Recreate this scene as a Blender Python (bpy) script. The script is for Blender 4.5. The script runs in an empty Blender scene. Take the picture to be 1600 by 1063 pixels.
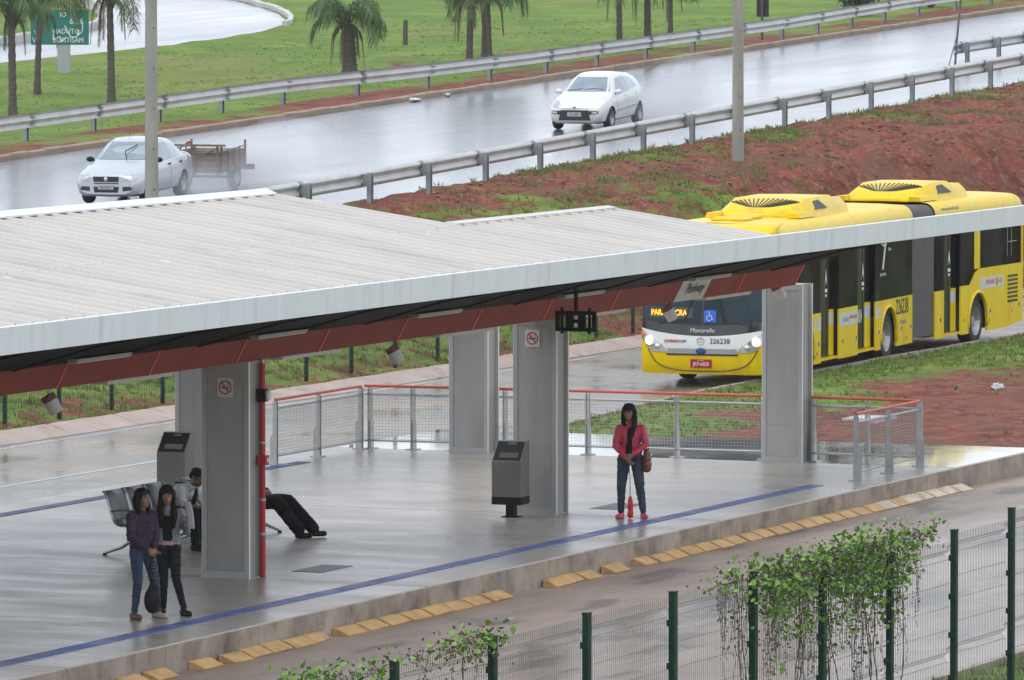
import bpy, bmesh, math, random
import numpy as np
from mathutils import Vector, Matrix, noise
from mathutils.bvhtree import BVHTree

# ------------------------------------------------------------------ camera, sky, sun, exposure
# metres; X across the platform (towards the near lane), Y along the platform, Z up, platform floor = 0
sc = bpy.context.scene
COL = sc.collection
R = math.radians
cam_d = bpy.data.cameras.new("camera")
cam_d.sensor_width = 36.0
cam_d.lens = 236.25
cam_d.clip_start = 1.0
cam_d.clip_end = 6000.0
cam = bpy.data.objects.new("camera", cam_d)
COL.objects.link(cam)
cam.location = (34.646, -68.775, 8.5)
cam.rotation_euler = (R(90 - 3.523), 0.0, R(22.94))
sc.camera = cam

SUN_EL, SUN_AZ = 70.0, 205.0            # overcast: a very soft sun, high and behind the viewer's left
world = bpy.data.worlds.new("World")
sc.world = world
world.use_nodes = True
wn = world.node_tree.nodes
wl = world.node_tree.links
bg = wn["Background"]
sky = wn.new("ShaderNodeTexSky")
sky.sky_type = 'NISHITA'
sky.sun_disc = False
sky.sun_elevation = R(SUN_EL)
sky.sun_rotation = R(SUN_AZ)
sky.air_density = 1.0
sky.dust_density = 1.0
sky.ozone_density = 1.0
hs = wn.new("ShaderNodeHueSaturation")   # cloud cover: the same sky with most of its blue gone
hs.inputs["Saturation"].default_value = 0.36
wl.new(sky.outputs[0], hs.inputs["Color"])
cloud = wn.new("ShaderNodeMix")           # an even overcast deck over that sky
cloud.data_type = 'RGBA'
cloud.inputs["Factor"].default_value = 0.62
cloud.inputs["B"].default_value = (3.22, 3.50, 3.95, 1.0)
wl.new(hs.outputs[0], cloud.inputs["A"])
wl.new(cloud.outputs["Result"], bg.inputs["Color"])
bg.inputs["Strength"].default_value = 0.15

sun_d = bpy.data.lights.new("sun", 'SUN')
sun_d.energy = 0.5
sun_d.angle = R(60)
sun_d.color = (1.0, 0.98, 0.95)
sun = bpy.data.objects.new("sun", sun_d)
COL.objects.link(sun)
sun.rotation_euler = (R(90 - SUN_EL), 0.0, R(180 - SUN_AZ))
sun.location = (0, 0, 60)

sc.view_settings.view_transform = 'Standard'
sc.view_settings.look = 'None'
sc.view_settings.exposure = 1.08
sc.view_settings.gamma = 1.0
sc.view_settings.use_curve_mapping = False
sc.cycles.use_denoising = True
sc.cycles.max_bounces = 6
sc.cycles.diffuse_bounces = 3
sc.cycles.glossy_bounces = 3
sc.cycles.transmission_bounces = 4
sc.cycles.transparent_max_bounces = 12
sc.cycles.volume_bounces = 1
sc.cycles.caustics_reflective = False
sc.cycles.caustics_refractive = False

# ------------------------------------------------------------------ helpers
def tag(o, label=None, cat=None, group=None, kind=None):
    if label: o["label"] = label
    if cat: o["category"] = cat
    if group: o["group"] = group
    if kind: o["kind"] = kind
    return o

def thing(name, label, cat, loc=(0, 0, 0), rz=0.0, group=None, rx=0.0):
    o = bpy.data.objects.new(name, None)
    o.empty_display_size = 0.2
    COL.objects.link(o)
    o.location = loc
    o.rotation_euler = (rx, 0, rz)
    return tag(o, label, cat, group)

def children(o):
    return [c for c in COL.objects if c.parent is o]

def copy_tree(o, parent=None, kids=None):
    kids = kids if kids is not None else KIDS(o)
    c = o.copy()
    COL.objects.link(c)
    c.parent = parent
    for k in kids.get(o.name, []):
        copy_tree(k, c, kids)
    return c

def KIDS(root):
    d = {}
    for c in COL.objects:
        if c.parent is not None:
            d.setdefault(c.parent.name, []).append(c)
    return d

class MB:
    """collects geometry, build() links it as one mesh object"""
    def __init__(self):
        self.v = []
        self.f = []
    def add(self, vs, fs):
        n = len(self.v)
        self.v.extend([tuple(p) for p in vs])
        self.f.extend([tuple(i + n for i in f) for f in fs])
        return self
    def box(self, x0, x1, y0, y1, z0, z1):
        return self.add([(x0, y0, z0), (x1, y0, z0), (x1, y1, z0), (x0, y1, z0), (x0, y0, z1), (x1, y0, z1), (x1, y1, z1), (x0, y1, z1)],
                        [(0, 3, 2, 1), (4, 5, 6, 7), (0, 1, 5, 4), (1, 2, 6, 5), (2, 3, 7, 6), (3, 0, 4, 7)])
    def hexa(self, p):
        return self.add(p, [(0, 3, 2, 1), (4, 5, 6, 7), (0, 1, 5, 4), (1, 2, 6, 5), (2, 3, 7, 6), (3, 0, 4, 7)])
    def prism(self, poly, a, b, axis='y'):
        """poly = 2D points; axis y: (x,z), axis x: (y,z), axis z: (x,y)"""
        m = {'y': lambda p, h: (p[0], h, p[1]), 'x': lambda p, h: (h, p[0], p[1]), 'z': lambda p, h: (p[0], p[1], h)}[axis]
        n = len(poly)
        vs = [m(p, a) for p in poly] + [m(p, b) for p in poly]
        fs = [tuple(range(n)), tuple(range(2 * n - 1, n - 1, -1))] + [(i, i + n, (i + 1) % n + n, (i + 1) % n) for i in range(n)]
        return self.add(vs, fs)
    def loft(self, rings, close=True, caps=True):
        n = len(rings[0])
        vs = [p for r in rings for p in r]
        fs = []
        for k in range(len(rings) - 1):
            for i in range(n if close else n - 1):
                j = (i + 1) % n
                fs.append((k * n + i, k * n + j, (k + 1) * n + j, (k + 1) * n + i))
        if caps and close:
            fs.append(tuple(range(n - 1, -1, -1)))
            fs.append(tuple(range((len(rings) - 1) * n, len(rings) * n)))
        return self.add(vs, fs)
    def tube(self, pts, r, n=8, caps=True):
        pts = [Vector(p) for p in pts]
        rs = r if isinstance(r, (list, tuple)) else [r] * len(pts)
        rings = []
        ref = None
        for i, p in enumerate(pts):
            t = (pts[min(i + 1, len(pts) - 1)] - pts[max(i - 1, 0)])
            t = t.normalized() if t.length > 1e-9 else Vector((0, 0, 1))
            if ref is None:
                ref = Vector((0, 0, 1)) if abs(t.z) < 0.9 else Vector((1, 0, 0))
            u = t.cross(ref)
            u = u.normalized() if u.length > 1e-6 else t.orthogonal().normalized()
            w = u.cross(t).normalized()
            ref = w
            rings.append([p + (u * math.cos(2 * math.pi * k / n) + w * math.sin(2 * math.pi * k / n)) * rs[i] for k in range(n)])
        return self.loft(rings, True, caps)
    def disc(self, c, r, axis='x', h=0.02, n=20):
        q = [(r * math.cos(2 * math.pi * k / n), r * math.sin(2 * math.pi * k / n)) for k in range(n)]
        ix = {'x': (1, 2), 'y': (0, 2), 'z': (0, 1)}[axis]
        q = [(a + c[ix[0]], b + c[ix[1]]) for a, b in q]
        a0 = c['xyz'.index(axis)]
        return self.prism(q, a0 - h / 2, a0 + h / 2, axis)
    def ell(self, c, rad, nu=12, nv=8):
        rings = []
        for j in range(1, nv):
            th = math.pi * j / nv
            rings.append([(c[0] + rad[0] * math.sin(th) * math.cos(2 * math.pi * i / nu), c[1] + rad[1] * math.sin(th) * math.sin(2 * math.pi * i / nu), c[2] - rad[2] * math.cos(th)) for i in range(nu)])
        n0 = len(self.v)
        self.loft(rings, True, False)
        a = len(self.v); self.v.append((c[0], c[1], c[2] - rad[2])); self.v.append((c[0], c[1], c[2] + rad[2]))
        last = n0 + (nv - 2) * nu
        for i in range(nu):
            j = (i + 1) % nu
            self.f.append((a, n0 + j, n0 + i)); self.f.append((a + 1, last + i, last + j))
        return self
    def caps(self, p, q, r1, r2, n=10):
        """tapered capsule"""
        p, q = Vector(p), Vector(q)
        d = q - p
        L = max(d.length, 1e-5); d /= L
        pts, rs = [], []
        for a in (-85, -60, -30, 0):
            pts.append(p + d * r1 * math.sin(R(a))); rs.append(max(r1 * math.cos(R(a)), 1e-3))
        for a in (0, 30, 60, 85):
            pts.append(q + d * r2 * math.sin(R(a))); rs.append(max(r2 * math.cos(R(a)), 1e-3))
        return self.tube(pts, rs, n)
    def chain(self, pts, rs, n=10):
        for i in range(len(pts) - 1):
            self.caps(pts[i], pts[i + 1], rs[i], rs[i + 1], n)
        return self
    def mesh(self, name, mat, smooth=None):
        me = bpy.data.meshes.new(name)
        me.from_pydata(self.v, [], self.f)
        if mat is not None: me.materials.append(M[mat] if isinstance(mat, str) else mat)
        if smooth is not None:
            me.shade_smooth() if smooth >= 180 else None
            if smooth < 180:
                me.shade_smooth()
                try: me.set_sharp_from_angle(angle=R(smooth))
                except Exception: pass
        return me
    def build(self, name, mat, parent=None, smooth=None, bevel=0.0, origin=None, fix=True):
        if origin is not None:
            o = Vector(origin)
            self.v = [tuple(Vector(p) - o) for p in self.v]
        me = self.mesh(name, mat, smooth)
        if fix: fix_normals(me)
        ob = bpy.data.objects.new(name, me)
        COL.objects.link(ob)
        ob.parent = parent
        if origin is not None: ob.location = origin
        if bevel > 0:
            b = ob.modifiers.new("bevel", 'BEVEL')
            b.width = bevel; b.segments = 2; b.limit_method = 'ANGLE'; b.angle_limit = R(40)
        return ob

def fix_normals(me):
    bm = bmesh.new(); bm.from_mesh(me)
    bmesh.ops.recalc_face_normals(bm, faces=bm.faces)
    bm.to_mesh(me); bm.free()

def place(me, name, parent=None, loc=(0, 0, 0), rot=(0, 0, 0), scale=None):
    ob = bpy.data.objects.new(name, me)
    COL.objects.link(ob)
    ob.parent = parent
    ob.location = loc
    ob.rotation_euler = rot
    if scale: ob.scale = scale
    return ob

def bake(mb, mods, mat, name):
    """evaluate modifiers once, return a plain mesh"""
    me = mb.mesh(name, None)
    fix_normals(me)
    ob = bpy.data.objects.new("bake", me)
    COL.objects.link(ob)
    for typ, kw in mods:
        m = ob.modifiers.new(typ, typ)
        for k, v in kw.items(): setattr(m, k, v)
    dg = bpy.context.evaluated_depsgraph_get()
    out = bpy.data.meshes.new_from_object(ob.evaluated_get(dg))
    out.name = name
    out.materials.clear()
    if mat: out.materials.append(M[mat])
    bpy.data.objects.remove(ob)
    bpy.data.meshes.remove(me)
    return out

def organic(mb, mat, name, voxel=0.012, it=4):
    me = bake(mb, [('REMESH', dict(mode='VOXEL', voxel_size=voxel)), ('SMOOTH', dict(factor=0.5, iterations=it))], mat, name)
    me.shade_smooth()
    return me

def text_mesh(s, size, mat, ext=0.002, align='CENTER', sx=1.0, shear=0.0, bold=0.0):
    cu = bpy.data.curves.new("txt", 'FONT')
    cu.body = s; cu.size = size; cu.extrude = ext; cu.align_x = align; cu.align_y = 'CENTER'; cu.resolution_u = 3
    cu.shear = shear; cu.offset = bold
    ob = bpy.data.objects.new("txt", cu)
    COL.objects.link(ob)
    dg = bpy.context.evaluated_depsgraph_get()
    me = bpy.data.meshes.new_from_object(ob.evaluated_get(dg))
    bpy.data.objects.remove(ob)
    if sx != 1.0: me.transform(Matrix.Diagonal((sx, 1, 1, 1)))
    me.materials.clear()
    me.materials.append(M[mat])
    me.name = "lettering"
    return me

def lerp_tab(tab, x):
    if x <= tab[0][0]: return tab[0][1]
    for (a, va), (b, vb) in zip(tab, tab[1:]):
        if x <= b:
            t = (x - a) / (b - a)
            t = t * t * (3 - 2 * t) * 0.5 + t * 0.5
            return va + (vb - va) * t
    return tab[-1][1]

def fbm(x, y, z=0.0, s=1.0, o=4):
    return noise.fractal(Vector((x * s, y * s, z)), 1.0, 2.0, o)

# ------------------------------------------------------------------ materials
M = {}
def mat(name, col, rough=0.5, metal=0.0, spec=0.5, var=0.12, vs=3.0, bump=0.0, bs=30.0, coat=0.0, emit=None, col2=None, fac=(0.45, 0.6),
        c2s=2.0, rvar=0.0, rs=2.0, alpha=None, stretch=None, trans=0.0, det=5.0, crough=0.05):
    m = bpy.data.materials.new(name)
    m.use_nodes = True
    nt = m.node_tree
    N, Lk = nt.nodes, nt.links
    b = N["Principled BSDF"]
    b.inputs["Roughness"].default_value = rough
    b.inputs["Metallic"].default_value = metal
    b.inputs["Specular IOR Level"].default_value = spec
    src = N.new("ShaderNodeNewGeometry").outputs["Position"]     # world position, so that no two alike pieces share one pattern
    if stretch:
        mp = N.new("ShaderNodeMapping"); mp.inputs["Scale"].default_value = stretch
        Lk.new(src, mp.inputs["Vector"]); src = mp.outputs["Vector"]
    def nz(scale, det=4.0, rgh=0.6):
        n = N.new("ShaderNodeTexNoise"); n.inputs["Scale"].default_value = scale; n.inputs["Detail"].default_value = det; n.inputs["Roughness"].default_value = rgh
        Lk.new(src, n.inputs["Vector"]); return n
    c = None
    if col2 is not None:
        n = nz(c2s, det)
        r = N.new("ShaderNodeMapRange"); r.inputs["From Min"].default_value = fac[0]; r.inputs["From Max"].default_value = fac[1]
        Lk.new(n.outputs["Fac"], r.inputs["Value"])
        x = N.new("ShaderNodeMix"); x.data_type = 'RGBA'
        x.inputs["A"].default_value = (*col, 1); x.inputs["B"].default_value = (*col2, 1)
        Lk.new(r.outputs["Result"], x.inputs["Factor"]); c = x.outputs["Result"]
    if var > 0:
        n = nz(vs)
        r = N.new("ShaderNodeMapRange"); r.inputs["From Min"].default_value = 0.3; r.inputs["From Max"].default_value = 0.7
        r.inputs["To Min"].default_value = 1 - var; r.inputs["To Max"].default_value = 1 + var
        Lk.new(n.outputs["Fac"], r.inputs["Value"])
        x = N.new("ShaderNodeMix"); x.data_type = 'RGBA'; x.blend_type = 'MULTIPLY'; x.inputs["Factor"].default_value = 1
        x.inputs["A"].default_value = (*col, 1)
        if c: Lk.new(c, x.inputs["A"])
        Lk.new(r.outputs["Result"], x.inputs["B"]); c = x.outputs["Result"]
    if c: Lk.new(c, b.inputs["Base Color"])
    else: b.inputs["Base Color"].default_value = (*col, 1)
    if rvar > 0:
        n = nz(rs)
        r = N.new("ShaderNodeMapRange"); r.inputs["From Min"].default_value = 0.35; r.inputs["From Max"].default_value = 0.65
        r.inputs["To Min"].default_value = max(rough - rvar, 0.02); r.inputs["To Max"].default_value = rough + rvar
        Lk.new(n.outputs["Fac"], r.inputs["Value"]); Lk.new(r.outputs["Result"], b.inputs["Roughness"])
    if bump > 0:
        n = nz(bs, 5.0)
        bp = N.new("ShaderNodeBump"); bp.inputs["Strength"].default_value = bump; bp.inputs["Distance"].default_value = 0.02
        Lk.new(n.outputs["Fac"], bp.inputs["Height"]); Lk.new(bp.outputs["Normal"], b.inputs["Normal"])
    if coat > 0:
        b.inputs["Coat Weight"].default_value = coat; b.inputs["Coat Roughness"].default_value = crough
    if emit:
        b.inputs["Emission Color"].default_value = (*emit[0], 1); b.inputs["Emission Strength"].default_value = emit[1]
    if trans: b.inputs["Transmission Weight"].default_value = trans
    if alpha is not None: b.inputs["Alpha"].default_value = alpha
    M[name] = m
    return m

mat("asphalt_wet", (0.12, 0.125, 0.135), 0.27, spec=0.9, var=0.2, vs=0.6, bump=0.13, bs=14.0, rvar=0.09, rs=0.35, stretch=(1, 0.22, 1), coat=0.7, crough=0.20)
mat("busway_wet", (0.19, 0.165, 0.135), 0.30, spec=0.9, var=0.25, vs=0.35, bump=0.16, bs=2.4, rvar=0.14, rs=0.5, stretch=(1, 0.8, 1), col2=(0.25, 0.18, 0.12), c2s=0.4)
mat("lane_concrete", (0.20, 0.165, 0.145), 0.55, spec=0.4, var=0.22, vs=0.5, bump=0.2, bs=14, rvar=0.12, rs=0.4, stretch=(1, 0.3, 1), col2=(0.13, 0.105, 0.09), fac=(0.5, 0.68), c2s=0.55)
mat("lane_wet", (0.14, 0.135, 0.13), 0.17, spec=0.6, var=0.22, vs=0.4, bump=0.12, bs=4, rvar=0.08, rs=0.4, stretch=(1, 0.3, 1), coat=0.5, crough=0.08)
mat("slab_concrete", (0.37, 0.33, 0.28), 0.30, spec=0.45, var=0.12, vs=2.2, bump=0.04, bs=6, rvar=0.06, rs=0.9, col2=(0.28, 0.25, 0.215), fac=(0.52, 0.70), c2s=1.1, stretch=(0.45, 1, 1), det=8.0)
mat("kerb_concrete", (0.33, 0.275, 0.22), 0.8, spec=0.3, var=0.34, vs=1.3, bump=0.25, bs=25, col2=(0.20, 0.155, 0.12), fac=(0.50, 0.68), c2s=2.2)
mat("gutter", (0.42, 0.33, 0.28), 0.7, var=0.12, vs=1.2, bump=0.2, bs=12, col2=(0.30, 0.20, 0.16), fac=(0.55, 0.7), c2s=1.6)
mat("slab_wet", (0.30, 0.28, 0.25), 0.09, spec=0.6, var=0.12, vs=0.7, bump=0.10, bs=2.0, rvar=0.07, rs=0.7, col2=(0.25, 0.23, 0.20), c2s=0.8, coat=0.7, crough=0.04)
mat("kerb_tan", (0.33, 0.24, 0.17), 0.7, var=0.2, vs=1.0, bump=0.2, bs=12)
mat("kerb_white", (0.55, 0.53, 0.50), 0.6, var=0.12, vs=1.0, bump=0.1, bs=12)
mat("tactile_blue", (0.085, 0.115, 0.30), 0.4, col2=(0.16, 0.18, 0.28), fac=(0.5, 0.68), c2s=2.5, var=0.2, vs=1.5, rvar=0.1)
mat("joint_dark", (0.035, 0.033, 0.03), 0.8)
mat("floor_plate", (0.10, 0.098, 0.092), 0.5, var=0.15)
mat("block_yellow", (0.55, 0.33, 0.13), 0.55, var=0.2, vs=4.0, bump=0.2, bs=20, col2=(0.33, 0.20, 0.09), fac=(0.55, 0.72), c2s=3.5)
mat("block_pale", (0.62, 0.50, 0.36), 0.6, var=0.2, vs=4.0, bump=0.2, bs=20, col2=(0.36, 0.24, 0.15), fac=(0.5, 0.72), c2s=3.5)
mat("roof_sheet", (0.625, 0.585, 0.535), 0.45, var=0.05, vs=0.8, col2=(0.47, 0.45, 0.42), fac=(0.5, 0.74), c2s=0.9, stretch=(0.35, 1.6, 1), det=8.0)
mat("rib_shade_dirt", (0.30, 0.285, 0.265), 0.6, var=0.3, vs=2.0)
mat("sealant", (0.80, 0.80, 0.80), 0.5, var=0.05)
mat("white_fascia", (0.74, 0.77, 0.81), 0.35, var=0.05, vs=1.2, col2=(0.56, 0.58, 0.60), fac=(0.54, 0.76), c2s=2.2, stretch=(1, 2.4, 0.25), det=8.0)
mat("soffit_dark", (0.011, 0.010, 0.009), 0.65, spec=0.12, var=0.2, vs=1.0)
mat("red_steel", (0.27, 0.045, 0.036), 0.55, spec=0.3, var=0.12, vs=1.6, bump=0.05, bs=10, col2=(0.23, 0.05, 0.042), fac=(0.5, 0.7), c2s=1.5)
mat("red_bright", (0.60, 0.10, 0.05), 0.4, var=0.06)
mat("red_pipe", (0.50, 0.02, 0.035), 0.35, var=0.08)
mat("col_frame", (0.42, 0.42, 0.41), 0.45, metal=0.2, var=0.08, vs=2)
mat("col_mesh", (0.36, 0.355, 0.345), 0.6, metal=0.05, spec=0.3, var=0.16, vs=1.6, bump=0.35, bs=90, stretch=(1, 1, 0.25))
mat("col_edge", (0.78, 0.78, 0.78), 0.4, var=0.03)
mat("col_web", (0.36, 0.345, 0.32), 0.6, var=0.14, vs=1.2, stretch=(1, 1, 0.2))
mat("galv", (0.46, 0.465, 0.46), 0.42, metal=0.55, var=0.12, vs=3)
mat("rail_mesh", (0.36, 0.36, 0.35), 0.5, metal=0.3, var=0.05)
mat("galv_rail", (0.56, 0.56, 0.55), 0.42, metal=0.3, var=0.12, vs=1.5, col2=(0.42, 0.34, 0.27), fac=(0.6, 0.8), c2s=0.7)
mat("galv_post", (0.30, 0.32, 0.325), 0.5, metal=0.4, var=0.15, vs=4)
mat("pole_concrete", (0.37, 0.355, 0.32), 0.75, var=0.14, vs=1.5, bump=0.1, bs=20, stretch=(1, 1, 0.2), col2=(0.30, 0.285, 0.25), c2s=2.0)
mat("steel_bin", (0.17, 0.165, 0.155), 0.5, metal=0.35, spec=0.3, var=0.15, vs=3, stretch=(1, 1, 0.3))
mat("black_plastic", (0.012, 0.012, 0.013), 0.6, spec=0.18, var=0.1)
mat("black_rubber", (0.022, 0.022, 0.022), 0.75, var=0.15)
mat("text_white", (0.75, 0.75, 0.75), 0.5, var=0)
mat("text_black", (0.02, 0.02, 0.022), 0.5, var=0)
mat("text_grey", (0.30, 0.30, 0.31), 0.5, var=0)
mat("text_red", (0.55, 0.05, 0.06), 0.5, var=0)
mat("text_blue", (0.05, 0.12, 0.45), 0.5, var=0)
mat("sign_white", (0.62, 0.62, 0.60), 0.5, var=0.04)
mat("sign_cream", (0.60, 0.58, 0.54), 0.5, var=0.06)
mat("sign_red", (0.55, 0.05, 0.07), 0.5, var=0.03)
mat("sign_green", (0.010, 0.16, 0.135), 0.45, var=0.08)
mat("sign_post", (0.36, 0.38, 0.38), 0.5, var=0.06)
mat("speaker_white", (0.62, 0.60, 0.58), 0.5, var=0.06)
mat("speaker_mesh", (0.20, 0.07, 0.065), 0.6, var=0.1)
mat("fence_green", (0.006, 0.028, 0.022), 0.5, spec=0.25, var=0.12, vs=6)
mat("fence_wire", (0.15, 0.165, 0.16), 0.5, metal=0.1, var=0.08)
mat("fence_wire_dark", (0.05, 0.08, 0.07), 0.5, var=0.1)
mat("bus_yellow", (0.82, 0.57, 0.0), 0.34, var=0.06, vs=1.5, spec=0.28, col2=(0.58, 0.37, 0.012), fac=(0.56, 0.76), c2s=1.0, stretch=(2.2, 2.2, 0.3))
mat("bus_white", (0.74, 0.74, 0.73), 0.3, var=0.04, coat=0.3)
mat("bus_black", (0.012, 0.012, 0.013), 0.18, var=0.05, coat=0.5)
mat("bus_glass", (0.006, 0.0065, 0.0075), 0.10, spec=0.10, var=0.5, vs=0.9, col2=(0.022, 0.024, 0.027), c2s=0.7)
M["bus_glass"].node_tree.nodes["Principled BSDF"].inputs["IOR"].default_value = 1.2
mat("bus_door", (0.035, 0.037, 0.036), 0.12, spec=0.5, var=0.3, vs=1.2)
mat("bus_rubber", (0.14, 0.135, 0.128), 0.65, var=0.12)
mat("bus_grey", (0.34, 0.34, 0.34), 0.4, var=0.05)
mat("bus_band", (0.60, 0.60, 0.585), 0.35, var=0.04)
mat("windscreen", (0.03, 0.045, 0.06), 0.07, spec=0.5, var=0.5, vs=1.1)
for k_ in ("windscreen", "bus_door"): M[k_].node_tree.nodes["Principled BSDF"].inputs["IOR"].default_value = 1.25
mat("lamp_glass", (0.55, 0.55, 0.56), 0.08, metal=0.6, var=0.15, vs=12)
mat("lamp_lit", (0.9, 0.85, 0.75), 0.2, var=0, emit=((1.0, 0.70, 0.40), 1.5))
mat("car_lamp_lit", (0.7, 0.6, 0.45), 0.2, var=0, emit=((1.0, 0.66, 0.34), 0.9))
mat("led_orange", (0.9, 0.35, 0.02), 0.4, var=0, emit=((1.0, 0.30, 0.01), 1.3))
mat("lamp_red", (0.45, 0.02, 0.02), 0.25, var=0.1)
mat("lamp_amber", (0.75, 0.20, 0.03), 0.3, var=0.05)
mat("access_blue", (0.02, 0.12, 0.62), 0.4, var=0.03)
mat("emblem_blue", (0.02, 0.06, 0.22), 0.25, var=0.1)
mat("plate_red", (0.42, 0.02, 0.035), 0.4, var=0.04)
mat("plate_grey", (0.45, 0.46, 0.47), 0.4, var=0.04)
mat("chrome", (0.62, 0.62, 0.63), 0.18, metal=0.9, var=0.04)
mat("tyre", (0.022, 0.022, 0.023), 0.7, var=0.2, vs=6)
mat("rim", (0.40, 0.40, 0.40), 0.35, metal=0.6, var=0.12, vs=5)
mat("rim_dirty", (0.25, 0.22, 0.19), 0.5, metal=0.3, var=0.2, vs=5)
mat("car_silver", (0.55, 0.58, 0.62), 0.28, metal=0.35, var=0.04, vs=1.5, coat=0.6)
mat("car_white", (0.70, 0.70, 0.68), 0.28, var=0.03, vs=1.5, coat=0.6)
mat("car_glass", (0.20, 0.26, 0.30), 0.05, spec=0.6, var=0.3, vs=1.4, coat=1.0)
mat("car_dark", (0.025, 0.025, 0.027), 0.5, var=0.15)
mat("car_liner", (0.012, 0.012, 0.012), 0.9, var=0)
mat("trailer_wood", (0.20, 0.135, 0.09), 0.75, var=0.3, vs=5, bump=0.2, bs=20)
mat("trailer_steel", (0.13, 0.115, 0.10), 0.6, var=0.25, vs=5)
mat("wood_post", (0.10, 0.085, 0.075), 0.85, var=0.2, vs=5, bump=0.2)
mat("palm_trunk", (0.105, 0.085, 0.072), 0.9, var=0.3, vs=5, bump=0.5, bs=14, stretch=(1, 1, 3))
mat("palm_green", (0.085, 0.140, 0.042), 0.6, var=0.35, vs=2.5, spec=0.4)
mat("palm_dead", (0.135, 0.105, 0.075), 0.85, var=0.3, vs=3)
mat("bush_green", (0.035, 0.075, 0.035), 0.6, var=0.4, vs=4)
mat("leaf_bright", (0.165, 0.30, 0.045), 0.45, var=0.35, vs=6, spec=0.4)
mat("leaf_mid", (0.085, 0.155, 0.035), 0.5, var=0.4, vs=6)
mat("leaf_dry", (0.13, 0.097, 0.07), 0.8, var=0.45, vs=8)
mat("stem_dry", (0.085, 0.065, 0.05), 0.85, var=0.3, vs=8)
mat("grass_blade", (0.15, 0.205, 0.045), 0.6, var=0.4, vs=0.8, spec=0.25)
mat("grass_dry", (0.20, 0.165, 0.07), 0.7, var=0.3, vs=1.5, spec=0.2)
mat("soil_clod", (0.25, 0.075, 0.045), 0.85, var=0.3, vs=4)
mat("stud_yellow", (0.60, 0.40, 0.10), 0.5, var=0.1)
mat("debris_white", (0.62, 0.62, 0.62), 0.5, var=0.1)
mat("paint_white", (0.42, 0.42, 0.41), 0.4, var=0.15, vs=2)
mat("skin", (0.30, 0.16, 0.105), 0.5, var=0.06, vs=9)
mat("skin_dark", (0.17, 0.088, 0.058), 0.5, var=0.08, vs=9)
mat("skin_mid", (0.23, 0.125, 0.085), 0.5, var=0.06, vs=9)
mat("hair", (0.012, 0.009, 0.008), 0.6, spec=0.15, var=0.4, vs=14, stretch=(6, 6, 0.6))
mat("eye_dark", (0.02, 0.014, 0.012), 0.3, var=0)
mat("eye_white", (0.34, 0.31, 0.29), 0.35, var=0)
mat("lip", (0.26, 0.08, 0.07), 0.45, var=0.05)
mat("cloth_purple", (0.055, 0.036, 0.062), 0.8, spec=0.15, var=0.3, vs=7, bump=0.25, bs=18)
mat("cloth_grey", (0.20, 0.215, 0.24), 0.85, var=0.2, vs=7, bump=0.25, bs=18)
mat("cloth_pinktrim", (0.62, 0.30, 0.36), 0.8, var=0.1)
mat("denim", (0.055, 0.082, 0.135), 0.85, spec=0.15, var=0.35, vs=6, bump=0.2, bs=25, stretch=(1, 1, 0.5))
mat("denim_dark", (0.045, 0.060, 0.082), 0.85, spec=0.15, var=0.4, vs=6, bump=0.2, bs=25, stretch=(1, 1, 0.5))
mat("trouser_dark", (0.018, 0.020, 0.022), 0.85, spec=0.15, var=0.35, vs=6, bump=0.2, bs=20)
mat("pink_leather", (0.50, 0.035, 0.085), 0.45, var=0.2, vs=6, bump=0.3, bs=14)
mat("black_cloth", (0.010, 0.010, 0.012), 0.8, spec=0.15, var=0.25, vs=6, bump=0.2, bs=16)
mat("shirt_white", (0.66, 0.65, 0.70), 0.75, var=0.1, vs=6, bump=0.3, bs=14)
mat("shoe_black", (0.012, 0.012, 0.012), 0.35, spec=0.15, var=0.1)
mat("shoe_pink", (0.62, 0.05, 0.12), 0.45, var=0.1)
mat("shoe_tan", (0.45, 0.36, 0.30), 0.6, var=0.1)
mat("shoe_brown", (0.16, 0.08, 0.06), 0.6, var=0.1)
mat("bag_brown", (0.15, 0.045, 0.035), 0.5, var=0.2, vs=6, bump=0.3, bs=12)
mat("bag_black", (0.012, 0.012, 0.013), 0.55, spec=0.15, var=0.3, vs=8, bump=0.3, bs=20)
mat("umbrella_red", (0.62, 0.015, 0.025), 0.5, var=0.15, vs=8)
mat("paper", (0.72, 0.72, 0.74), 0.6, var=0.03)
mat("seat_metal", (0.20, 0.21, 0.22), 0.45, metal=0.45, var=0.12, vs=4)
mat("seat_leg", (0.42, 0.42, 0.42), 0.25, metal=0.85, var=0.05)
HAZE = 0.00014
# ------------------------------------------------------------------ terrain
def sm(a, b, x):
    t = min(max((x - a) / (b - a), 0.0), 1.0)
    return t * t * (3 - 2 * t)

def hz(t):                                  # highway level: climbs 3.6 % along Y, levels out far away
    if t < 5: return -0.02 + 0.0 * t
    if t < 190: return -0.2 + 0.036 * t
    e = t - 190
    return 6.64 + 0.036 * 120 * (1 - math.exp(-e / 120.0))

ISL = [(35.3, -8.4), (37.5, -9.9), (41, -10.8), (46, -11.35), (51, -11.7), (60, -11.75), (600, -11.75)]
def isl(t):
    if t < 35.3: return 99.0
    for (a, va), (b, vb) in zip(ISL, ISL[1:]):
        if t <= b: return va + (vb - va) * (t - a) / (b - a)
    return -11.75

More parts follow.
